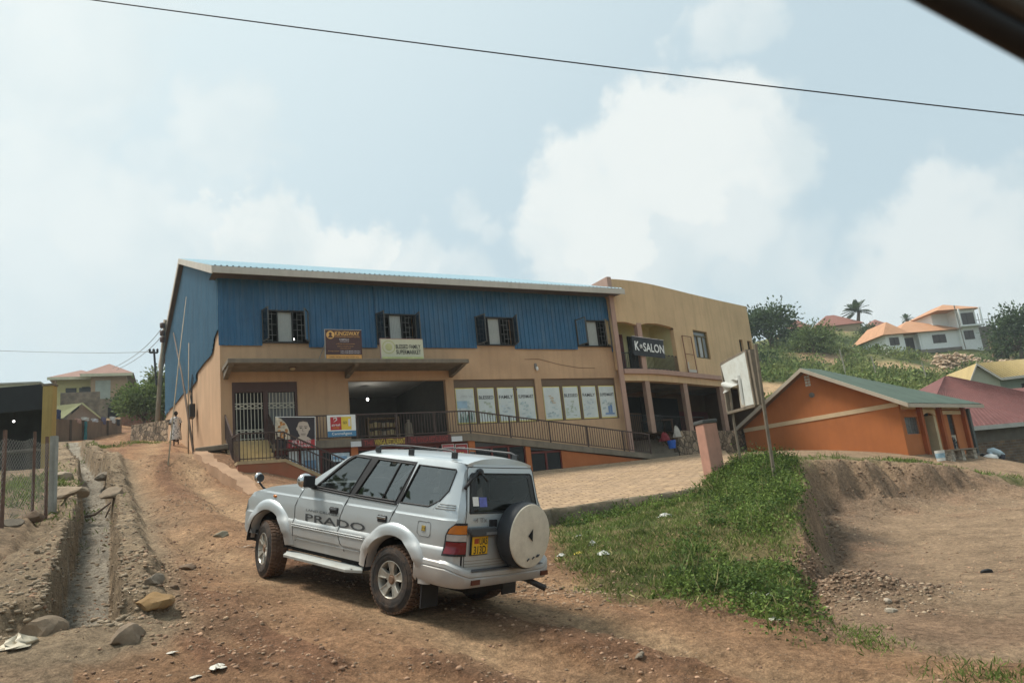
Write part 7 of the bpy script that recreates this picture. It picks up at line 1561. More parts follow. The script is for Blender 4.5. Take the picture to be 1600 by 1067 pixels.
garment(132, 658, 692, 8, (.05, .20, .22), 'long teal and dark striped cloth hanging down the wall'); garment(122, 654, 661, 9, (.45, .28, .22), 'small pinkish cloth at the left on the wall top'); garment(133, 652, 657, 11, (.55, .56, .52), 'small white cloth above the long teal cloth'); garment(148, 654, 659, 10, (.50, .50, .52), 'small pale cloth on the middle of the wall top')
garment(162, 652, 663, 7, (.14, .13, .20), 'dark violet garment on the wall top'); garment(176, 651, 661, 8, (.60, .60, .58), 'white garment at the right on the wall top'); garment(184, 655, 665, 6, (.06, .06, .07), 'black garment at the right end of the wall top'); garment(92, 640, 655, 6, (.05, .06, .12), 'dark blue garment hanging by the yellow pillar', 42)
rb = at(188, 668, 60); m = MB(); m.box(0, 3.2, 0, .25, -1.2, 1.2); ob = m.build('brick_wall', brickmat('red brick', (.26, .13, .085), (.2, .10, .07), (.24, .18, .14), .4, .15), None); ob.location = rb; ob.rotation_euler = (0, 0, radians(15)); tag(ob, 'low red brick wall at the bend of the road', 'wall')
# dry stone retaining wall and hedge
r0_, r1_, r2_ = at(203, 697, 43.0), at(232, 695, 42), at(262, 690, 41); m = MB(); rows = []
for f_ in np.linspace(0, 1, 22):
    p = r0_+(r1_-r0_)*min(1, f_*2) if f_ < .5 else r1_+(r2_-r1_)*(f_-.5)*2; j = lambda: random.uniform(-.03, .03); rows.append([(p[0]+j(), p[1]+j(), p[2]-.6), (p[0]+j(), p[1]+j()+.05, p[2]+.5), (p[0]+j(), p[1]+.12+j(), p[2]+1.25+j()), (p[0]+j(), p[1]+.8, p[2]+1.32+j()), (p[0], p[1]+2.0, p[2]+1.3)])
m.grid(np.array(rows)); ob = m.build('retaining_wall', mat('rubble stone', ()), None, smooth=.5); tag(ob, 'mossy dry stone retaining wall behind the utility pole', 'wall')
hb = at(225, 650, 58); tree('hedge_tree', 'broad clipped dark green tree behind the stone wall', (hb[0], hb[1], hb[2]-1.4), 3.9, (2.0, 1.6, 1.5), 4200, LEAF_M, .3, .26, 60); hb = at(197, 650, 62); tree('hedge_tree', 'smaller darker bushy tree left of the clipped tree', (hb[0], hb[1], hb[2]-1.2), 3.1, (1.0, 1.2, 1.1), 1700, LEAF_D, .3, .26, 30)
hb = at(255, 640, 60); tree('hedge_tree', 'pale green leafy tree touching the building corner', (hb[0], hb[1], hb[2]-1.2), 4.4, (1.4, 1.2, 1.6), 2200, LEAF_Y, .3, .26, 36)
# dark stall with the yellow pillar
k0 = at(66, 722, 25.0); krz = radians(6); ks = thing('market_stall', 'dark fronted roadside stall with a black awning board', 'stall', (k0[0]-3.45, k0[1], k0[2]-.3), krz); AW = mat('awning black', (.018, .020, .022), .7, .2)
m = MB(); m.box(-2, 3.62, -.8, -.72, 2.0, 2.85); m.build('awning_board', AW, ks); m = MB(); m.poly([(-2, -.7, 2.82), (3.62, -.7, 2.82), (1.9, 3, 2.9), (-2, 3, 2.9)]); m.build('roof', mat('rusty sheet', (.16, .09, .065), .8, .2), ks); m = MB(); m.box(-2, 1.9, 2.6, 2.7, -.5, 2.85); m.box(-2, 3.1, .2, .26, -.5, .75); m.build('back_wall', mat('stall dark', (.035, .038, .036), .9, .3), ks); m = MB(); m.box(-2, 3.1, -.2, .3, .75, .82); m.build('counter', mat('stall counter', (.16, .15, .13), .8), ks)
m = MB(); m.prism([(-2.4, .4, 2.9), (.35, .4, 2.9), (-1.0, .4, 3.7), (-2.4, .4, 4.6)], (0, .4, 0)); m.build('gable_roof', mat('rusty sheet', ()), ks)
t = thing('yellow_pillar', 'weathered yellow masonry pillar at the right end of the dark stall', 'pillar', (k0[0]+.29, k0[1]-.4, k0[2]-.5), krz); m = MB(); m.box(-.02, .30, -.15, .15, 0, 2.95); m.build('shaft', mat('yellow plaster', (.40, .29, .10), .9, .12, 2, .2, 30, streak=.4, dirt=(.13, .09, .04)), t, bevel=.015); m = MB(); m.box(-.04, .32, -.17, .17, 2.95, 3.02); m.build('cap', CONC, t)
t = thing('light_bulb', 'small lit bulb inside the dark roadside stall', 'lamp', (k0[0]-1.15, k0[1]+.2, at(7, 658, 25)[2])); m = MB(); m.ball((0, 0, 0), .034, 10, 7); m.build('bulb', BULB, t, smooth=True); m = MB(); m.tube([(0, 0, .04), (0, 0, .5)], .008, 5); m.build('flex', BLK, t)
gb = at(-10, 612, 70); t = thing('flat_roof_house', 'pale greenish flat-roofed house above the stall roof', 'house', (gb[0]-1, gb[1], gb[2]-3), radians(18)); m = MB(); m.box(0, 4.6, 0, 5, 0, 3.7); m.build('wall', mat('pale green wall', (.36, .37, .27), .9), t); m = MB(); m.box(-.2, 4.8, -.2, 5.2, 3.7, 3.85); m.build('roof', mat('grey roof', (.30, .31, .27), .8), t)
for x in (.9, 2.0, 3.4): m = MB(); m.box(x, x+.25, -.03, -.005, 2.9, 3.3); m.build('window', DARKM, t)
# wire fence: four posts and sagging mesh panels
fp = [(-38, 850, 12.6), (2, 832, 13.6), (50, 803, 15.2), (72, 790, 16.2), (82, 786, 16.6)]; FPX_ = []; RUSTP = mat('rusty post', (.13, .075, .055), .85, .3, 6); GPOST = mat('grey concrete post', (.30, .30, .27), .9, .15, 4, streak=.3)
ft = thing('wire_fence', 'rusty chain-link fence on thin posts along the left verge', 'fence', tuple(ground_at(50, 803)), 0); fo = np.array(ft.location)
for i, (px, py, Y) in enumerate(fp):
    g = at(px, py, Y); g[2] = gz(g[0], g[1]); FPX_.append(g-fo); hh = 1.75 if i < 4 else 1.65; m = MB(); p = g-fo
    if i < 4: m.tube([(p[0], p[1], p[2]-.2), (p[0]+random.uniform(-.04, .04), p[1], p[2]+hh)], .035 if i != 2 else .03, 7)
    else: m.box(p[0]-.06, p[0]+.06, p[1]-.06, p[1]+.06, p[2]-.2, p[2]+hh)
    m.build('post', RUSTP if i < 4 else GPOST, ft)
WIRE = mat('fence wire', (.20, .20, .18), .6); m = MB()
for a, b in zip(FPX_[:-1], FPX_[1:]):
    L_ = np.linalg.norm((b-a)[:2]); n = max(3, int(L_/.11)); nz_ = 14; Z0 = .12; ZH = 1.5
    G = lambda i, j: a+(b-a)*(i/n)+np.array([0, .05*sin(i*.5+j*.3), Z0+ZH*j/nz_-.06*sin(pi*i/n)*(j/nz_)])
    for i in range(n):
        for j in range(nz_):
            for p, q in (((i, j), (i+1, j+1)), ((i+1, j), (i, j+1))): m.bar(G(*p), G(*q), .0028, .0028)
m.build('mesh_panel', WIRE, ft, fix=False)
# ------------------------------------------------------------------ utility pole, cables, props along the side wall
u0, u1 = at(242, 692, 43), at(258, 500, 43); t = thing('utility_pole', 'leaning wooden utility pole with a crossarm behind the blue gable', 'utility pole', u0); d = u1-u0
m = MB(); m.tube([(0, 0, -.8), tuple(d*.5), tuple(d)], [.14, .12, .095], 10); m.build('pole', mat('pole wood', (.27, .225, .165), .9, .2, 2), t, smooth=True)
s_a, s_b = at(244.5, 602, 42.8)-u0, at(240.5, 546, 42.8)-u0; m = MB(); m.tube([tuple(s_a), tuple(s_b)], .06, 7); m.build('steel_stub', mat('dark steel', (.05, .05, .05), .6), t)
c_a, c_b = at(234, 551, 42.8)-u0, at(246, 551, 42.8)-u0; m = MB(); m.bar(tuple(c_a), tuple(c_b), .09, .09); m.build('crossarm', mat('dark steel', ()), t)
for q in (c_a, (c_a+c_b)/2, c_b): m = MB(); m.lathe([(0, 0), (.07, .02), (.05, .1), (.075, .14), (.04, .24), (0, .25)], tuple(q), n=10); m.build('insulator', DARKM, t, smooth=True)
for py in (508, 520, 530): q = at(257, py, 42.7)-u0; m = MB(); m.lathe([(0, -.18), (.14, -.15), (.15, .12), (0, .18)], (q[0]-.12, q[1], q[2]), n=10); m.build('insulator', mat('brown insulator', (.09, .05, .04), .4), t, smooth=True)
def cable(pts, r, lab, name='overhead_cable', n=24, mm=BLK):
    P = np.array(pts, float); tt = np.linspace(0, 1, len(P)); ts = np.linspace(0, 1, n); co = [np.polyfit(tt, P[:, k], min(2, len(P)-1)) for k in range(3)]; Q = np.stack([np.polyval(c_, ts) for c_ in co], 1); m = MB(); m.tube([tuple(q-Q[0]) for q in Q], r, 6); ob = m.build(name, mm, None, smooth=True); ob.location = Q[0]; return tag(ob, lab, 'cable')
cable([at(-150, -41, 9.5), at(140, -2, 9.5), at(800, 90, 9.5), at(1600, 182, 9.5), at(1800, 200, 9.5)], .009, 'thick black overhead cable crossing the whole sky')
cable([at(-60, 546, 60), at(120, 551, 60), at(240, 549, 43)], .02, 'faint horizontal cable running to the utility pole crossarm', mm=mat('grey cable', (.25, .26, .26), .6)); cable([at(176, 575, 80), at(215, 552, 60), at(256, 508, 43)], .022, 'upper cable from the red-roofed house to the pole top', mm=mat('grey cable', ())); cable([at(182, 578, 80), at(220, 556, 60), at(256, 520, 43)], .022, 'lower cable from the red-roofed house to the pole top', mm=mat('grey cable', ()))
def on_side(px, py, s): P = on_plane(px, py, C0+BU*s, BU); return P
PW_ = mat('pale pole', (.25, .20, .135), .85, .2, 2); DW_ = mat('dark pole', (.10, .07, .05), .85, .2, 2)
for a, b, sa, sb, r, mm, lab in (((262, 714), (291, 464), -1.9, -.12, .022, PW_, 'long pale pole leaning up the blue side wall'), ((305, 692), (271, 520), -.6, -.15, .048, DW_, 'dark pole leaning backwards across the pale poles'), ((294, 695), (295, 536), -.5, -.12, .03, PW_, 'short upright pale pole against the ochre side wall')):
    p, q = on_side(*a, sa), on_side(*b, sb); zg = gz(p[0], p[1]); m = MB(); m.tube([(0, 0, min(0, zg-p[2])-.05), tuple((q-p)*.5+np.array([0, 0, .03])), tuple(q-p)], [r, r*.9, r*.6], 7); ob = m.build('wooden_pole', mm, None, smooth=True); ob.location = p; tag(ob, lab, 'pole', 'poles propped against the side wall')
mb = on_side(304, 643, -.1); t = thing('meter_box', 'black electricity meter box with wires on the ochre side wall', 'meter box', mb, BY); m = MB(); m.box(-.22, 0, -.35, .35, -.28, .30); m.build('box', DARKM, t, bevel=.02); m = MB()
for y, z in ((-.2, 1.5), (.15, 1.7), (.3, 1.2)): m.tube([(-.1, y*.6, .28), (-.12, y*1.6, z*.6), (-.06, y, z)], .02, 5)
m.tube([(-.1, 0, -.3), (-.06, .05, -1.7)], .018, 5); m.build('wires', BLK, t)
# slab over the drain at the building corner, and a loose beam
cb_ = at(326, 699, 25.4); m = MB(); m.box(-.42, .62, -.3, .35, -.17, 0); ob = m.build('drain_slab', CONC, None, bevel=.03); ob.location = (cb_[0], cb_[1], cb_[2]+.02); ob.rotation_euler = (radians(2), radians(-4), BY+radians(-8)); tag(ob, 'rough concrete slab bridging the drain at the corner of the shop', 'slab')
m = MB(); rows = []
for f_ in np.linspace(0, 1, 30):
    p = np.array(at(312, 712, 24.6))*(1-f_)+np.array(at(402, 758, 20.0))*f_; zg = gz(p[0], p[1]); j = lambda: random.uniform(-.04, .04); zt = zg+max(max(p[2]-zg, .14)*(1-max(0, f_-.72)/.28), .03)
    rows.append([(p[0]-.22+j(), p[1]-.12, zg-.2), (p[0]-.18+j(), p[1]-.1+j(), zt+j()), (p[0]+.18+j(), p[1]+.1+j(), zt+j()), (p[0]+.22+j(), p[1]+.12, zg-.3)])
m.grid(np.array(rows)); m.poly(rows[-1]); m.poly(rows[0]); ob = m.build('low_wall', mat('mud plaster kerb', (.33, .205, .125), .95, .18, 2, .4, 20), None, smooth=.6); tag(ob, 'low mud-plastered wall running down from the shop corner towards the car', 'wall')
# ------------------------------------------------------------------ people
def skin(name, joints, edges, m, parent, root=0, sub=2, nm='body'):
    me = bpy.data.meshes.new(nm); me.from_pydata([j[:3] for j in joints], edges, []); me.update(); me.materials.append(m); ob = bpy.data.objects.new(nm, me); COL.objects.link(ob); ob.parent = parent
    md = ob.modifiers.new('skin', 'SKIN'); md.use_smooth_shade = True
    for i, j in enumerate(joints): v = me.skin_vertices[0].data[i]; v.radius = (j[3], j[4] if len(j) > 4 else j[3]); v.use_root = (i == root)
    s = ob.modifiers.new('sub', 'SUBSURF'); s.levels = sub; s.render_levels = sub; return ob
SKN = mat('brown skin', (.095, .05, .032), .6, .1, 4)
def hand(joints, edges, wi, d, side):
    """palm and five fingers from wrist vertex wi, pointing along d"""
    w_ = np.array(joints[wi][:3]); d = np.array(d)/np.linalg.norm(d); s = np.array(side)/np.linalg.norm(side); pm = len(joints); joints.append((*(w_+d*.06), .03, .016)); edges.append((wi, pm))
    for k, (o, L_) in enumerate(((-.03, .060), (-.010, .075), (.012, .07), (.03, .055))):
        a = w_+d*.085+s*o; b = a+d*L_*.6+np.array([0, .012, 0]); c = a+d*L_+np.array([0, .028, 0]); i = len(joints); joints += [(*a, .010), (*b, .009), (*c, .007)]; edges += [(pm, i), (i, i+1), (i+1, i+2)]
    a = w_+d*.035+s*-.04; i = len(joints); joints += [(*a, .010), (*(a+d*.045+s*-.012), .008)]; edges += [(pm, i), (i, i+1)]
# woman walking away beside the wall
wg = ground_at(275, 697); t = thing('person', 'woman in a white patterned dress walking away beside the ochre side wall', 'person', wg, radians(28))
J = [(0, 0, .88, .10, .08), (0, 0, 1.08, .095, .075), (0, .0, 1.27, .12, .08), (0, .01, 1.40, .05), (0, .02, 1.46, .042), (-.16, 0, 1.34, .05), (-.21, .02, 1.08, .036), (-.20, -.05, .86, .026), (.16, 0, 1.34, .05), (.21, 0, 1.08, .036), (.20, -.10, .90, .026), (-.085, 0, .80, .085), (-.09, .10, .47, .055), (-.09, -.02, .09, .034), (-.09, .10, .04, .035), (.085, 0, .80, .085), (.09, -.04, .47, .055), (.09, -.22, .14, .034), (.09, -.13, .06, .035), (0, .03, 1.56, .080, .092), (0, .02, 1.63, .065, .08)]
Ed = [(0, 1), (1, 2), (2, 3), (3, 4), (4, 19), (19, 20), (2, 5), (5, 6), (6, 7), (2, 8), (8, 9), (9, 10), (0, 11), (11, 12), (12, 13), (13, 14), (0, 15), (15, 16), (16, 17), (17, 18)]
hand(J, Ed, 7, (0, -.2, -1), (0, 1, 0)); hand(J, Ed, 10, (0, -.3, -1), (0, 1, 0)); skin('w', J, Ed, SKN, t)
dm = mat('patterned dress', (.58, .57, .55), .9, .06, 3); nt = dm.node_tree; b = nt.nodes['Principled BSDF']; src = b.inputs['Base Color'].links[0].from_socket; tc = nt.nodes.new('ShaderNodeTexCoord'); vo = nt.nodes.new('ShaderNodeTexVoronoi'); vo.inputs['Scale'].default_value = 11; nt.links.new(tc.outputs['Object'], vo.inputs['Vector']); mr = nt.nodes.new('ShaderNodeMapRange'); nt.links.new(vo.outputs['Distance'], mr.inputs[0]); mr.inputs[1].default_value = .28; mr.inputs[2].default_value = .36; mr.inputs[3].default_value = 1; mr.inputs[4].default_value = 0; mx = nt.nodes.new('ShaderNodeMix'); mx.data_type = 'RGBA'; nt.links.new(mr.outputs[0], mx.inputs[0]); nt.links.new(src, mx.inputs[6]); mx.inputs[7].default_value = (.05, .05, .06, 1); nt.links.new(mx.outputs[2], b.inputs['Base Color'])
m = MB(); prof = [(.27, .30), (.265, .45), (.235, .70), (.20, .88), (.155, 1.06), (.175, 1.25), (.19, 1.34), (.10, 1.42), (.065, 1.43)]; n = 28
m.grid(np.array([[(r*cos(a)*(1+.05*sin(a*7)*(z < .8)), r*.78*sin(a)*(1+.05*cos(a*6)*(z < .8))-(.03 if z < .6 else 0), z) for a in np.linspace(0, 2*pi, n)] for r, z in prof])); m.build('dress', dm, t, smooth=True)
for s in (-1, 1): m = MB(); m.tube([(s*.13, 0, 1.37), (s*.185, 0, 1.25), (s*.215, .01, 1.13)], [.075, .072, .075], 12, False); m.build('sleeve', dm, t, smooth=True)
m = MB(); m.ball((0, .0, 1.60), (.098, .108, .105), 14, 9); m.ball((0, -.09, 1.64), (.06, .05, .06), 10, 7); m.build('hair', mat('black hair', (.012, .010, .009), .8), t, smooth=True)
m = MB(); m.ball((0, .135, 1.555), (.014, .018, .02), 8, 5); m.ball((-.035, .115, 1.58), (.015, .008, .008), 8, 5); m.ball((.035, .115, 1.58), (.015, .008, .008), 8, 5); m.ball((0, .118, 1.52), (.026, .008, .008), 8, 5); m.build('face', mat('face dark', (.05, .022, .016), .6), t, smooth=True)
# worker bending down by the brick house
pg = OHP(2.6, 8.3, 0); zg = gz(pg[0], pg[1]); pt_ = at(1562, 702, 37.0)-np.array([0, 0, .52]); t = thing('person', 'person in a light blue shirt bending down by the brick house', 'person', (pt_[0], pt_[1], pt_[2]-.55), radians(160))
J = [(0, 0, .78, .12, .10), (.20, 0, .95, .115, .10), (.42, 0, 1.0, .135, .10), (.56, 0, .94, .05), (.63, 0, .90, .045), (.44, .17, .93, .05), (.52, .19, .66, .038), (.62, .14, .42, .028), (.44, -.17, .93, .05), (.53, -.19, .66, .038), (.66, -.12, .40, .028), (-.03, .10, .72, .09), (.10, .12, .42, .06), (-.02, .12, .07, .04), (.12, .12, .03, .038), (-.03, -.10, .72, .09), (.08, -.12, .42, .06), (-.04, -.12, .07, .04), (.10, -.12, .03, .038), (.72, 0, .86, .088, .085), (.79, 0, .82, .07)]
Ed = [(0, 1), (1, 2), (2, 3), (3, 4), (4, 19), (19, 20), (2, 5), (5, 6), (6, 7), (2, 8), (8, 9), (9, 10), (0, 11), (11, 12), (12, 13), (13, 14), (0, 15), (15, 16), (16, 17), (17, 18)]
hand(J, Ed, 7, (.2, -.1, -1), (0, 1, 0)); hand(J, Ed, 10, (.2, .1, -1), (0, 1, 0)); skin('p', J, Ed, SKN, t)
SHIRT = mat('light blue shirt', (.40, .50, .55), .9, .08, 5)
def sleeve_tube(pts, rad, nm, mm): m = MB(); m.tube(pts, rad, 16); return m.build(nm, mm, t, smooth=True)
sleeve_tube([(-.06, 0, .74), (.08, 0, .90), (.28, 0, 1.02), (.46, 0, 1.0), (.54, 0, .95)], [.15, .165, .175, .17, .08], 'shirt', SHIRT)
for s in (-1, 1): sleeve_tube([(.44, s*.13, .96), (.48, s*.19, .82), (.52, s*.2, .68)], [.08, .07, .06], 'sleeve', SHIRT)
for s in (-1, 1): sleeve_tube([(-.04, s*.06, .80), (.0, s*.11, .62), (.10, s*.12, .40), (.0, s*.12, .10)], [.125, .11, .08, .06], 'trouser_leg', mat('dark trousers', (.04, .04, .05), .9))
m = MB(); m.ball((.77, 0, .89), (.095, .092, .085), 12, 8); m.build('hair', mat('black hair', ()), t, smooth=True)
m = MB(); m.ball((.82, 0, .775), (.018, .014, .018), 8, 5); m.ball((.80, .035, .80), (.01, .014, .01), 8, 5); m.ball((.80, -.035, .80), (.01, .014, .01), 8, 5); m.ball((.775, 0, .76), (.01, .025, .01), 8, 5); m.build('face', mat('face dark', ()), t, smooth=True)
ps = np.array(at(1547, 716, 36.2)); m = MB(); m.ball((0, 0, .1), (.38, .26, .20), 16, 10, .12); ob = m.build('white_sack', mat('sack white', (.66, .66, .63), .9, .08), None, smooth=True); ob.location = (ps[0], ps[1], ps[2]-.1); tag(ob, 'white sack in front of the bending worker', 'sack')
# ------------------------------------------------------------------ weeds, grass, rubble, rocks and litter
def bank_w(x, y):
    S, O = car_track(x, y); nA = fbm(x, y, 2.2, 4, 101); sd = poly_sd(x, y, LOT); sp_ = poly_sd(x, y, PAVE)
    return sstep(O+nA*.9, 1.3, 4.2)*(1-sstep(sd, -.25, .15))*(1-sstep(sp_, -.6, .0))*sstep(y, 6.2, 7.5)*(1-sstep(y, 21.5, 24.5))*sstep(x, .1, 1.0), sd, sp_
def blades(name, x, y, n_per, size, m, lean=.5, spread=.05, width=.14):
    k = np.repeat(np.arange(len(x)), n_per); X = x[k]+rng.normal(size=len(k))*spread; Y = y[k]+rng.normal(size=len(k))*spread; Z = H(X, Y)-.01
    D = rng.normal(size=(len(k), 3))*lean; D[:, 2] = 1; ob = leaves_mesh(name, np.c_[X, Y, Z], D, rng.uniform(.5, 1.4, len(k))*size, m, None, width, fold=.05); return tag(ob, kind='stuff')
N0 = 30000; x = rng.uniform(.0, 8.6, N0); y = rng.uniform(6.2, 24, N0); w_, sd, sp_ = bank_w(x, y); keep = rng.random(N0) < w_*(.35+.65*sstep(fbm(x, y, 1.2, 3, 55), -.3, .3))
xk, yk = x[keep], y[keep]; blades('short_grass', xk, yk, 4, .10, LEAF_G, .7, .06)
kk = rng.random(len(xk)) < .22; blades('dry_grass', xk[kk], yk[kk], 3, .11, STRAW, .9, .06)
# broad-leaved weeds: thick on the mound and along the kerb
def weeds(name, cx, cy, hgt, m, nl, lsize):
    n = len(cx); k = np.repeat(np.arange(n), nl); th = rng.uniform(0, 2*pi, len(k)); r = np.sqrt(rng.random(len(k)))*(hgt[k]*.75+.04); X = cx[k]+r*np.cos(th); Y = cy[k]+r*np.sin(th); Z = H(X, Y)+rng.uniform(.05, 1.0, len(k))*hgt[k]*np.clip(1.1-r/(hgt[k]*.95+.06), .15, 1)
    D = np.c_[np.cos(th), np.sin(th), rng.uniform(-.5, .8, len(k))]+rng.normal(size=(len(k), 3))*.5; return tag(leaves_mesh(name, np.c_[X, Y, Z], D, rng.uniform(.6, 1.5, len(k))*lsize, m, None, .65, fold=.2), kind='stuff')
N1 = 9000; x = rng.uniform(.8, 8.4, N1); y = rng.uniform(8.5, 23.5, N1); w_, sd, sp_ = bank_w(x, y); nA = fbm(x, y, 1.6, 4, 57)
mound = sstep(x-.35*(y-10), 1.0, 2.4)*sstep(-sd, -.1, .1)*(1-sstep(-sd, 2.8, 5.0)); kb = sstep(sp_, -1.5, -.25)*.9
pw_ = w_*np.clip(mound+kb, 0, 1)*sstep(nA, -.35, .15); keep = rng.random(N1) < pw_*.42; cx, cy = x[keep], y[keep]; hg = .07+.34*rng.random(len(cx))**1.6+.22*mound[keep]*rng.random(len(cx))*sstep(cx, 1.5, 3.2)*(.8+.5*sstep(nA[keep], 0, .4))
a = rng.random(len(cx)); WD = leafmat('weed dark', (.075, .122, .030), .4, 1.5); WL = leafmat('weed light', (.145, .205, .048), .35, 1.5)
for nm, q, m_ in (('weeds', a < .5, WD), ('leafy_weeds', a >= .5, WL)): weeds(nm, cx[q], cy[q], hg[q], m_, 84, .047)
q = rng.random(len(cx)) < .12; blades('dry_stalks', cx[q], cy[q], 3, .34, STRAW, .35, .08, .05)
q = rng.random(len(cx)) < .18; blades('tall_grass', cx[q], cy[q], 6, .30, LEAF_G, .45, .10, .07)
# verge beyond the fence, tufts by the ditch, grass on the lip of the cliff
x = rng.uniform(-19, -9.5, 5000); y = rng.uniform(13, 29, 5000); Sd, Od = line_coord(x, y, DITCH); keep = (Od < -2.3) & (rng.random(5000) < .55*sstep(fbm(x, y, 1.8, 3, 58), -.4, .2)); blades('verge_grass', x[keep], y[keep], 4, .13, LEAF_G, .7, .08)
x = rng.uniform(6.8, 24, 6000); y = rng.uniform(20.5, 32, 6000); sd = poly_sd(x, y, LOT); keep = (sd < -.05) & (sd > -2.2) & (rng.random(6000) < .7*sstep(fbm(x, y, 2.2, 3, 59), -.25, .25)); blades('cliff_top_grass', x[keep], y[keep], 5, .17, LEAF_G, .8, .1)
x = rng.uniform(3.4, 7.5, 2600); y = rng.uniform(5.0, 10, 2600); S, O = car_track(x, y); SL = np.array([ground_at(*q)[:2] for q in ((1262, 962), (1350, 1003), (1450, 1035), (1570, 1062))]); strip = np.exp(-(poly_sd(x, y, SL, False)/.30)**2); keep = rng.random(2600) < strip*1.0*sstep(fbm(x, y, .9, 3, 60), -.45, .2); blades('strip_grass', x[keep], y[keep], 12, .075, LEAF_G, .8, .10)
bx_, by_ = [], []
for px, py, n in ((170, 700, 30), (130, 722, 14), (220, 692, 40), (258, 688, 30), (40, 700, 30), (15, 690, 20), (20, 760, 60), (45, 770, 50), (60, 750, 40), (10, 785, 40), (95, 772, 18), (108, 790, 12)):
    g = ground_at(px, py); bx_ += list(g[0]+rng.normal(size=n)*.5); by_ += list(g[1]+rng.normal(size=n)*.5)
blades('roadside_grass', np.array(bx_), np.array(by_), 10, .16, LEAF_G, .8, .15)
# loose stones: a dense scatter near the camera, thicker in the rubble patches
def scatter(name, spots, m, smin, smax):
    q = np.array(spots, float); n = len(q); z = H(q[:, 0], q[:, 1])+.001; s = smin+(smax-smin)*rng.random(n)**2.6; a = rng.uniform(0, 6.3, n); c_, s_ = np.cos(a), np.sin(a)
    v = ICO[None]*rng.uniform(.7, 1.25, (n, 12, 1))*np.stack([np.ones(n), rng.uniform(.6, 1, n), rng.uniform(.35, .75, n)], 1)[:, None]*s[:, None, None]
    V = np.stack([q[:, 0, None]+v[..., 0]*c_[:, None]-v[..., 1]*s_[:, None], q[:, 1, None]+v[..., 0]*s_[:, None]+v[..., 1]*c_[:, None], z[:, None]+v[..., 2]], -1).reshape(-1, 3)
    F_ = (np.array(ICF)[None]+12*np.arange(n)[:, None, None]).reshape(-1, 3); me = bpy.data.meshes.new(name); me.vertices.add(len(V)); me.vertices.foreach_set('co', V.ravel()); me.loops.add(F_.size); me.loops.foreach_set('vertex_index', F_.ravel().astype(np.int32))
    me.polygons.add(len(F_)); me.polygons.foreach_set('loop_start', np.arange(0, F_.size, 3, dtype=np.int32)); me.polygons.foreach_set('loop_total', np.full(len(F_), 3, np.int32)); me.update(calc_edges=True); me.materials.append(m); ob = bpy.data.objects.new(name, me); COL.objects.link(ob); return tag(ob, kind='stuff')
def vary(m, lo=.5, hi=1.5):
    nt = m.node_tree; N = nt.nodes; L = nt.links; b = N['Principled BSDF']; src = b.inputs['Base Color'].links[0].from_socket; g = N.new('ShaderNodeNewGeometry'); mr = N.new('ShaderNodeMapRange'); L.new(g.outputs['Random Per Island'], mr.inputs[0]); mr.inputs[3].default_value = lo; mr.inputs[4].default_value = hi
    mx = N.new('ShaderNodeMix'); mx.data_type = 'RGBA'; mx.blend_type = 'MULTIPLY'; mx.inputs[0].default_value = 1; L.new(src, mx.inputs[6]); L.new(mr.outputs[0], mx.inputs[7]); L.new(mx.outputs[2], b.inputs['Base Color']); return m
GRAV = vary(mat('gravel', (.31, .215, .14), .95, .2, 6, .3, 40)); REDST = vary(mat('red earth clod', (.31, .19, .12), .95, .2, 5, .4, 30))
NS = 95000; sx_, sy_ = rng.uniform(-9, 9, NS), 4.4+20*rng.random(NS)**1.5; Sd, Od = line_coord(sx_, sy_, DITCH); dn = sstep(nz2(sx_/2.6, sy_/2.6, 41), .45, .75)*.25+.012+.35*np.exp(-((Od-1.5)/.5)**2)*(sy_ < 16)+.8*road_rough(*car_track(sx_, sy_)); wb, sdb, spb = bank_w(sx_, sy_); dn = dn*(spb < -.1)*(1-wb*.8); dn = dn+.10*sstep(nz2(sx_/1.7, sy_/1.7, 43), .4, .7); keep = rng.random(NS) < dn*.6
pts = list(zip(sx_[keep], sy_[keep])); scatter('gravel', pts[::3], GRAV, .005, .028); scatter('earth_clods', [q for i, q in enumerate(pts) if i % 3], REDST, .006, .036)
def patch(px, py, n, rx, ry): g = ground_at(px, py); return [(g[0]+random.gauss(0, rx), g[1]+random.gauss(0, ry)) for _ in range(n)]
scatter('rubble', patch(870, 925, 420, .55, .45)+patch(820, 915, 200, .4, .3)+patch(930, 935, 120, .4, .3)+patch(325, 742, 260, .8, .7)+patch(370, 745, 150, .5, .5)+patch(300, 790, 200, .6, .6)+patch(200, 735, 220, .9, 1.0)+patch(245, 880, 200, .3, .7)+patch(255, 940, 160, .4, .4), GRAV, .010, .042)
scatter('heap_clods', [(HEAP[0]+random.gauss(0, .5), HEAP[1]+random.gauss(0, .5)) for _ in range(1500)], vary(mat('dark clod', (.19, .125, .082), .95, .25, 5, .5, 25), .5, 1.4), .008, .05)
scatter('lot_rubble', patch(1340, 910, 420, .6, .5)+patch(1400, 925, 160, .7, .4)+patch(1300, 820, 120, .5, .8)+patch(1430, 795, 160, 1.2, .8)+patch(1520, 790, 120, 1.5, .8)+patch(1560, 840, 60, 1, .6)+patch(1300, 800, 60, .3, .5), vary(mat('grey rubble', (.32, .245, .17), .95, .3, 5, .3, 30)), .010, .042)
dS = []
for k_ in range(3600):
    i_ = random.random()**1.3*(len(DITCH)-1.01); a_ = DITCH[int(i_)]; b_ = DITCH[int(i_)+1]; f_ = i_-int(i_); e_ = (b_-a_)/np.hypot(*(b_-a_)); o_ = random.choice([random.gauss(.33, .05), random.gauss(-.33, .05), random.gauss(.5, .14), random.gauss(-.55, .2), random.uniform(-.28, .28)]); q_ = a_+(b_-a_)*f_+np.array([e_[1], -e_[0]])*o_; dS.append(tuple(q_))
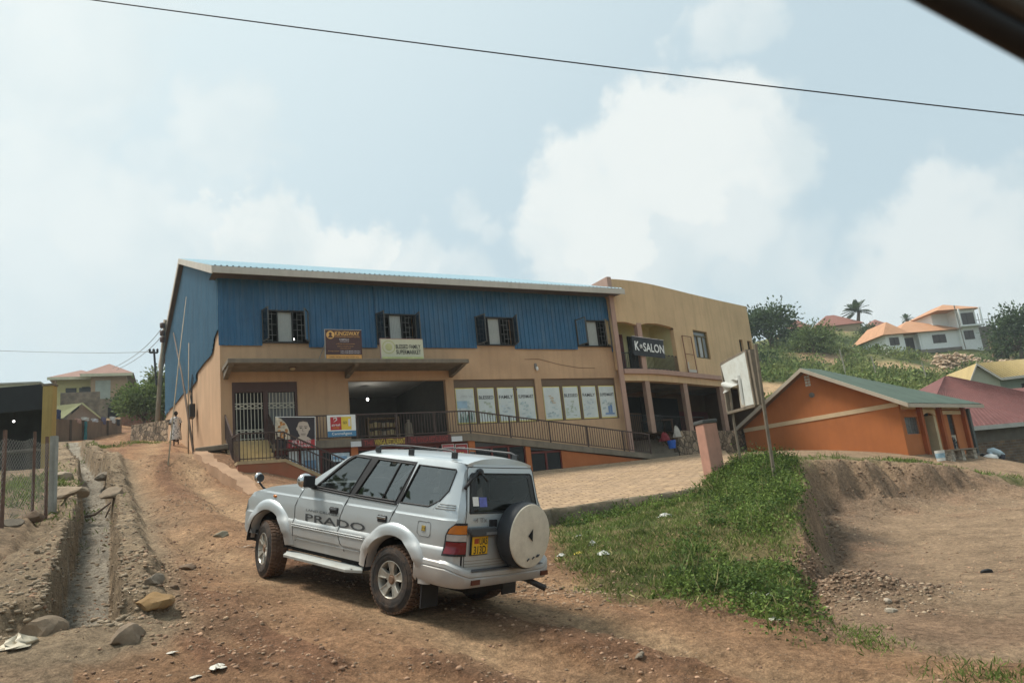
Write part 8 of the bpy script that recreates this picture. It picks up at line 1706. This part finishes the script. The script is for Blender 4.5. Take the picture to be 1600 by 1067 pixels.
scatter('drain_stones', dS, vary(mat('drain stone', (.29, .225, .155), .95, .25, 5, .5, 25), .65, 1.2), .010, .050)
cS = []
for k_ in range(2000):
    i_ = random.random()**.8*14.2; a_ = LOT[int(i_)]; b_ = LOT[int(i_)+1]; f_ = i_-int(i_); e_ = (b_-a_)/np.hypot(*(b_-a_)); q_ = a_+(b_-a_)*f_+np.array([e_[1], -e_[0]])*abs(random.gauss(0, .75 if i_ > 7 else .45)); cS.append(tuple(q_))
scatter('fallen_soil', cS, vary(mat('soil clod', (.26, .17, .11), .95, .25, 5, .5, 25), .5, 1.2), .008, .05)
ROCKM = {}
def rock(px, py, r, col, lab, flat_=.62, grp=None):
    g = ground_at(px, py); b = bmesh.new(); bmesh.ops.create_icosphere(b, subdivisions=3, radius=1.0); sd_ = random.randint(0, 999)
    pl_ = rng.normal(size=(13, 3)); pl_ /= np.linalg.norm(pl_, axis=1, keepdims=True); pd_ = rng.uniform(.55, .85, 13)
    for v in b.verts:
        p = np.array(v.co)
        for n_, d_ in zip(pl_, pd_):
            e_ = p@n_-d_
            if e_ > 0: p = p-n_*e_
        p = p*1.2; k = 1+.22*float(fbm(np.array(p[0]*1.1+p[2]+9), np.array(p[1]*1.1-p[2]*.7+sd_), 1.0, 4, sd_)); v.co = Vector((p[0]*k*r*random.uniform(.985, 1.015), p[1]*k*r*.8, max(p[2], -.5)*k*r*flat_))
    me = bpy.data.meshes.new('rock'); b.to_mesh(me); b.free(); me.polygons.foreach_set('use_smooth', [True]*len(me.polygons)); me.set_sharp_from_angle(angle=.32); me.materials.append(mat('rock %s' % str(col), col, .95, .3, 4, .7, 18, dirt=(.12, .085, .055), dirt_amt=.5)); ob = bpy.data.objects.new('rock', me); COL.objects.link(ob); ob.location = (g[0], g[1], g[2]-r*.05); ob.rotation_euler = (0, 0, random.uniform(0, 6)); return tag(ob, lab, 'rock', grp or 'loose rocks along the road')
BR, GR, OC = (.15, .10, .065), (.20, .165, .125), (.27, .165, .07)
for a in ((292, 888, .115, BR, 'round brown boulder nearest the middle of the dirt road'), (243, 943, .18, OC, 'orange-brown boulder with a yellowish face beside the ditch wall'), (241, 912, .11, GR, 'grey boulder just behind the orange-brown boulder'), (271, 920, .075, BR, 'small brown rock right of the grey boulder'), (203, 996, .20, (.24, .18, .125), 'big grey-brown rock closing the near end of the right ditch wall'), (66, 985, .20, (.24, .18, .125), 'big grey rock closing the near end of the left ditch wall'), (178, 782, .26, (.26, .20, .14), 'pale flat-topped block on the right ditch wall'), (166, 752, .30, GR, 'grey block on the far right ditch wall'), (110, 772, .34, (.30, .23, .16), 'light rock beside the far left ditch wall'), (98, 748, .28, (.33, .26, .19), 'pale rock near the foot of the grey fence post'), (128, 762, .24, GR, 'rock bridging the far end of the ditch'), (48, 812, .22, BR, 'dark clod under the wire fence'), (20, 820, .20, GR, 'grey rubble lump below the left fence post'), (1000, 1025, .055, GR, 'small grey stone alone in the road foreground'), (348, 838, .13, (.28, .25, .18), 'flat pale green-grey stone on the road left of the front wheel'), (1392, 955, .09, (.42, .36, .28), 'pale stone at the foot of the dark earth heap'), (1388, 940, .06, (.40, .34, .27), 'smaller pale stone above the pale one on the earth heap')): rock(*a)
def bag(px, py, r, col, lab, flat_=.5, cat='litter'):
    g = ground_at(px, py); m = MB(); n = 16; rows = []
    for i, t_ in enumerate(np.linspace(0, 1, 7)):
        q = [((r*(1-t_**2)*(1+.35*sin(k*2.1+i*1.3)+.2*random.random()))*cos(2*pi*k/n), (r*.7*(1-t_**2)*(1+.35*sin(k*1.3+i)))*sin(2*pi*k/n), r*flat_*t_*(1+.4*sin(k*1.9))+.005) for k in range(n)]; rows.append(q+[q[0]])
    m.grid(np.array(rows)); ob = m.build('plastic_bag', mat('plastic %s' % str(col), col, .5, .08, 8), None, smooth=.7); ob.location = (g[0], g[1], g[2]+.0); ob.rotation_euler = (0, 0, random.uniform(0, 6)); return tag(ob, lab, cat, 'litter on the ground')
WB = (.44, .44, .40)
for a in ((28, 1012, .17, (.55, .48, .36), 'crumpled cream plastic bag at the bottom left corner by the big grey rock', .55), (341, 1048, .09, (.60, .56, .48), 'crumpled whitish bag on the road at the bottom left', .3), (306, 1062, .05, (.55, .50, .42), 'small pale scrap at the bottom edge left of the whitish bag', .2), (268, 1022, .05, (.55, .50, .42), 'small pale scrap on the red soil near the ditch end', .2), (1040, 808, .17, WB, 'white plastic bag caught in the grass below the stone kerb', .4), (943, 867, .13, WB, 'white crumpled bag right of the yellow bag in the grass', .4), (905, 866, .09, (.55, .42, .05), 'yellow plastic bag in the grass behind the car', .4), (878, 870, .09, WB, 'white bag left of the yellow bag', .4), (926, 852, .09, WB, 'small upright white scrap above the yellow bag', .8), (1203, 934, .055, WB, 'white scrap at the lower edge of the weeds', .6), (1180, 930, .05, WB, 'small white scrap left of the lowest white scrap', .4), (1210, 970, .07, (.45, .46, .36), 'pale scrap where the grass meets the road', .4), (1030, 720, .12, WB, 'white litter lying at the foot of the terrace steps', .4), (118, 684, .28, (.60, .60, .56), 'white rubbish heap below the clothes wall', .5), (905, 838, .06, WB, 'tiny white scrap in the upper grass behind the spare wheel', .4)): bag(*a)
g = ground_at(385, 855); m = MB(); rows = [[(x, y, .02+.012*sin(x*20+y*9)) for x in np.linspace(-.12, .12, 6)] for y in np.linspace(-.05, .05, 4)]; m.grid(np.array(rows)); ob = m.build('paper', mat('paper white', (.70, .66, .58), .8), None, smooth=True); ob.location = g; tag(ob, 'white paper lying on the road just left of the front wheel', 'litter', 'litter on the ground')
g = ground_at(1542, 895); t = thing('shoe', 'lone black shoe lying on the excavated lot', 'shoe', g, radians(170)); t.scale = (.5, .5, .5); m = MB(); m.tube([(-.16, 0, .05), (-.08, 0, .07), (.02, 0, .065), (.12, 0, .05), (.17, 0, .04)], [.045, .06, .055, .055, .03], 12); m.build('upper', mat('black leather', (.015, .015, .015), .5), t, smooth=True); m = MB(); m.tube([(-.18, 0, .012), (0, 0, .012), (.18, 0, .012)], [.05, .05, .045], 10); m.build('sole', RUB, t)
g = ground_at(148, 812); m = MB(); m.tube([(-.35, -.2, .05), (0, 0, .12), (.3, .25, .42)], [.025, .03, .02], 7); m.tube([(.3, .25, .42), (.34, .05, .25), (.32, -.1, .02)], [.02, .02, .02], 6); ob = m.build('branch', DW_, None, smooth=True); ob.location = g; tag(ob, 'dark forked branch lying across the drain', 'branch')
# window frame of the vehicle the photograph was taken from
def bar_pts(px, py, Yd): return ray(px, py)*Yd
FR_ = mat('dark door frame', (.012, .012, .013), .5, .1); FR2 = mat('worn brown trim', (.055, .045, .035), .5, .1)
a0, a1, a2 = [ray(*p)*.62 for p in ((1180, -118), (1420, -4), (1604, 96))]; e = a2+(a2-a1)*2.2; s_ = a0-(a1-a0)*1.5
cw = np.cross(a2-a0, FF); cw /= np.linalg.norm(cw); cw = cw if cw@UU > 0 else -cw
t = thing('vehicle_door_frame', 'dark out-of-focus door frame edge of the vehicle the picture is taken from', 'vehicle part', a1); cv_ = [s_, a0, a1, a2, e]
def strip(off, r, nm, mm, dz=0.0): m = MB(); m.tube([tuple(q-a1+cw*off+FF*dz) for q in cv_], r, 10); return m.build(nm, mm, t, smooth=True)
strip(.012, .012, 'rubber_seal', FR_); strip(.030, .010, 'trim_strip', FR2, -.004); strip(.052, .016, 'door_frame', FR_, -.002); strip(.083, .018, 'roof_edge', FR_)
# trees across the road, mirrored in the car's side windows
t0 = tree('roadside_tree', 'tall leafy tree across the road, outside the picture', (-20.5, 8.5, gz(-20.5, 8.5)-.2), 8.5, (3.6, 3.6, 3.0), 7000, LEAF_D, .35, .4, 60, 'trees across the road', .2)
for x_, y_, s_ in ((-20, 4.5, .85), (-20.5, 12.5, .72), (-25, 10.5, 1.0), (-17, 1.0, .8), (-26, 6.5, 1.05), (-24, 15.5, .8), (-27, 1, 1.0), (8, -16, 1.0), (16, -13, .8)):
    c_ = copy_tree(t0); c_.location = (x_, y_, gz(x_, y_)-.2); c_.scale = (s_*1.15, s_*1.15, s_*1.08); c_.rotation_euler = (0, 0, random.uniform(0, 6))
t0.scale = (1.1, 1.1, 1.0)
# ------------------------------------------------------------------ thin haze over the valley
m = MB(); m.box(-260, 260, -60, 330, -60, 75); hz_ = bpy.data.materials.new('haze'); hz_.use_nodes = True; nt = hz_.node_tree; nt.nodes.remove(nt.nodes['Principled BSDF']); v_ = nt.nodes.new('ShaderNodeVolumePrincipled'); v_.inputs['Density'].default_value = .0006; v_.inputs['Color'].default_value = (.84, .93, .97, 1); v_.inputs['Anisotropy'].default_value = .3; nt.links.new(v_.outputs[0], nt.nodes['Material Output'].inputs['Volume'])
tag(m.build('haze', hz_, None), kind='stuff')
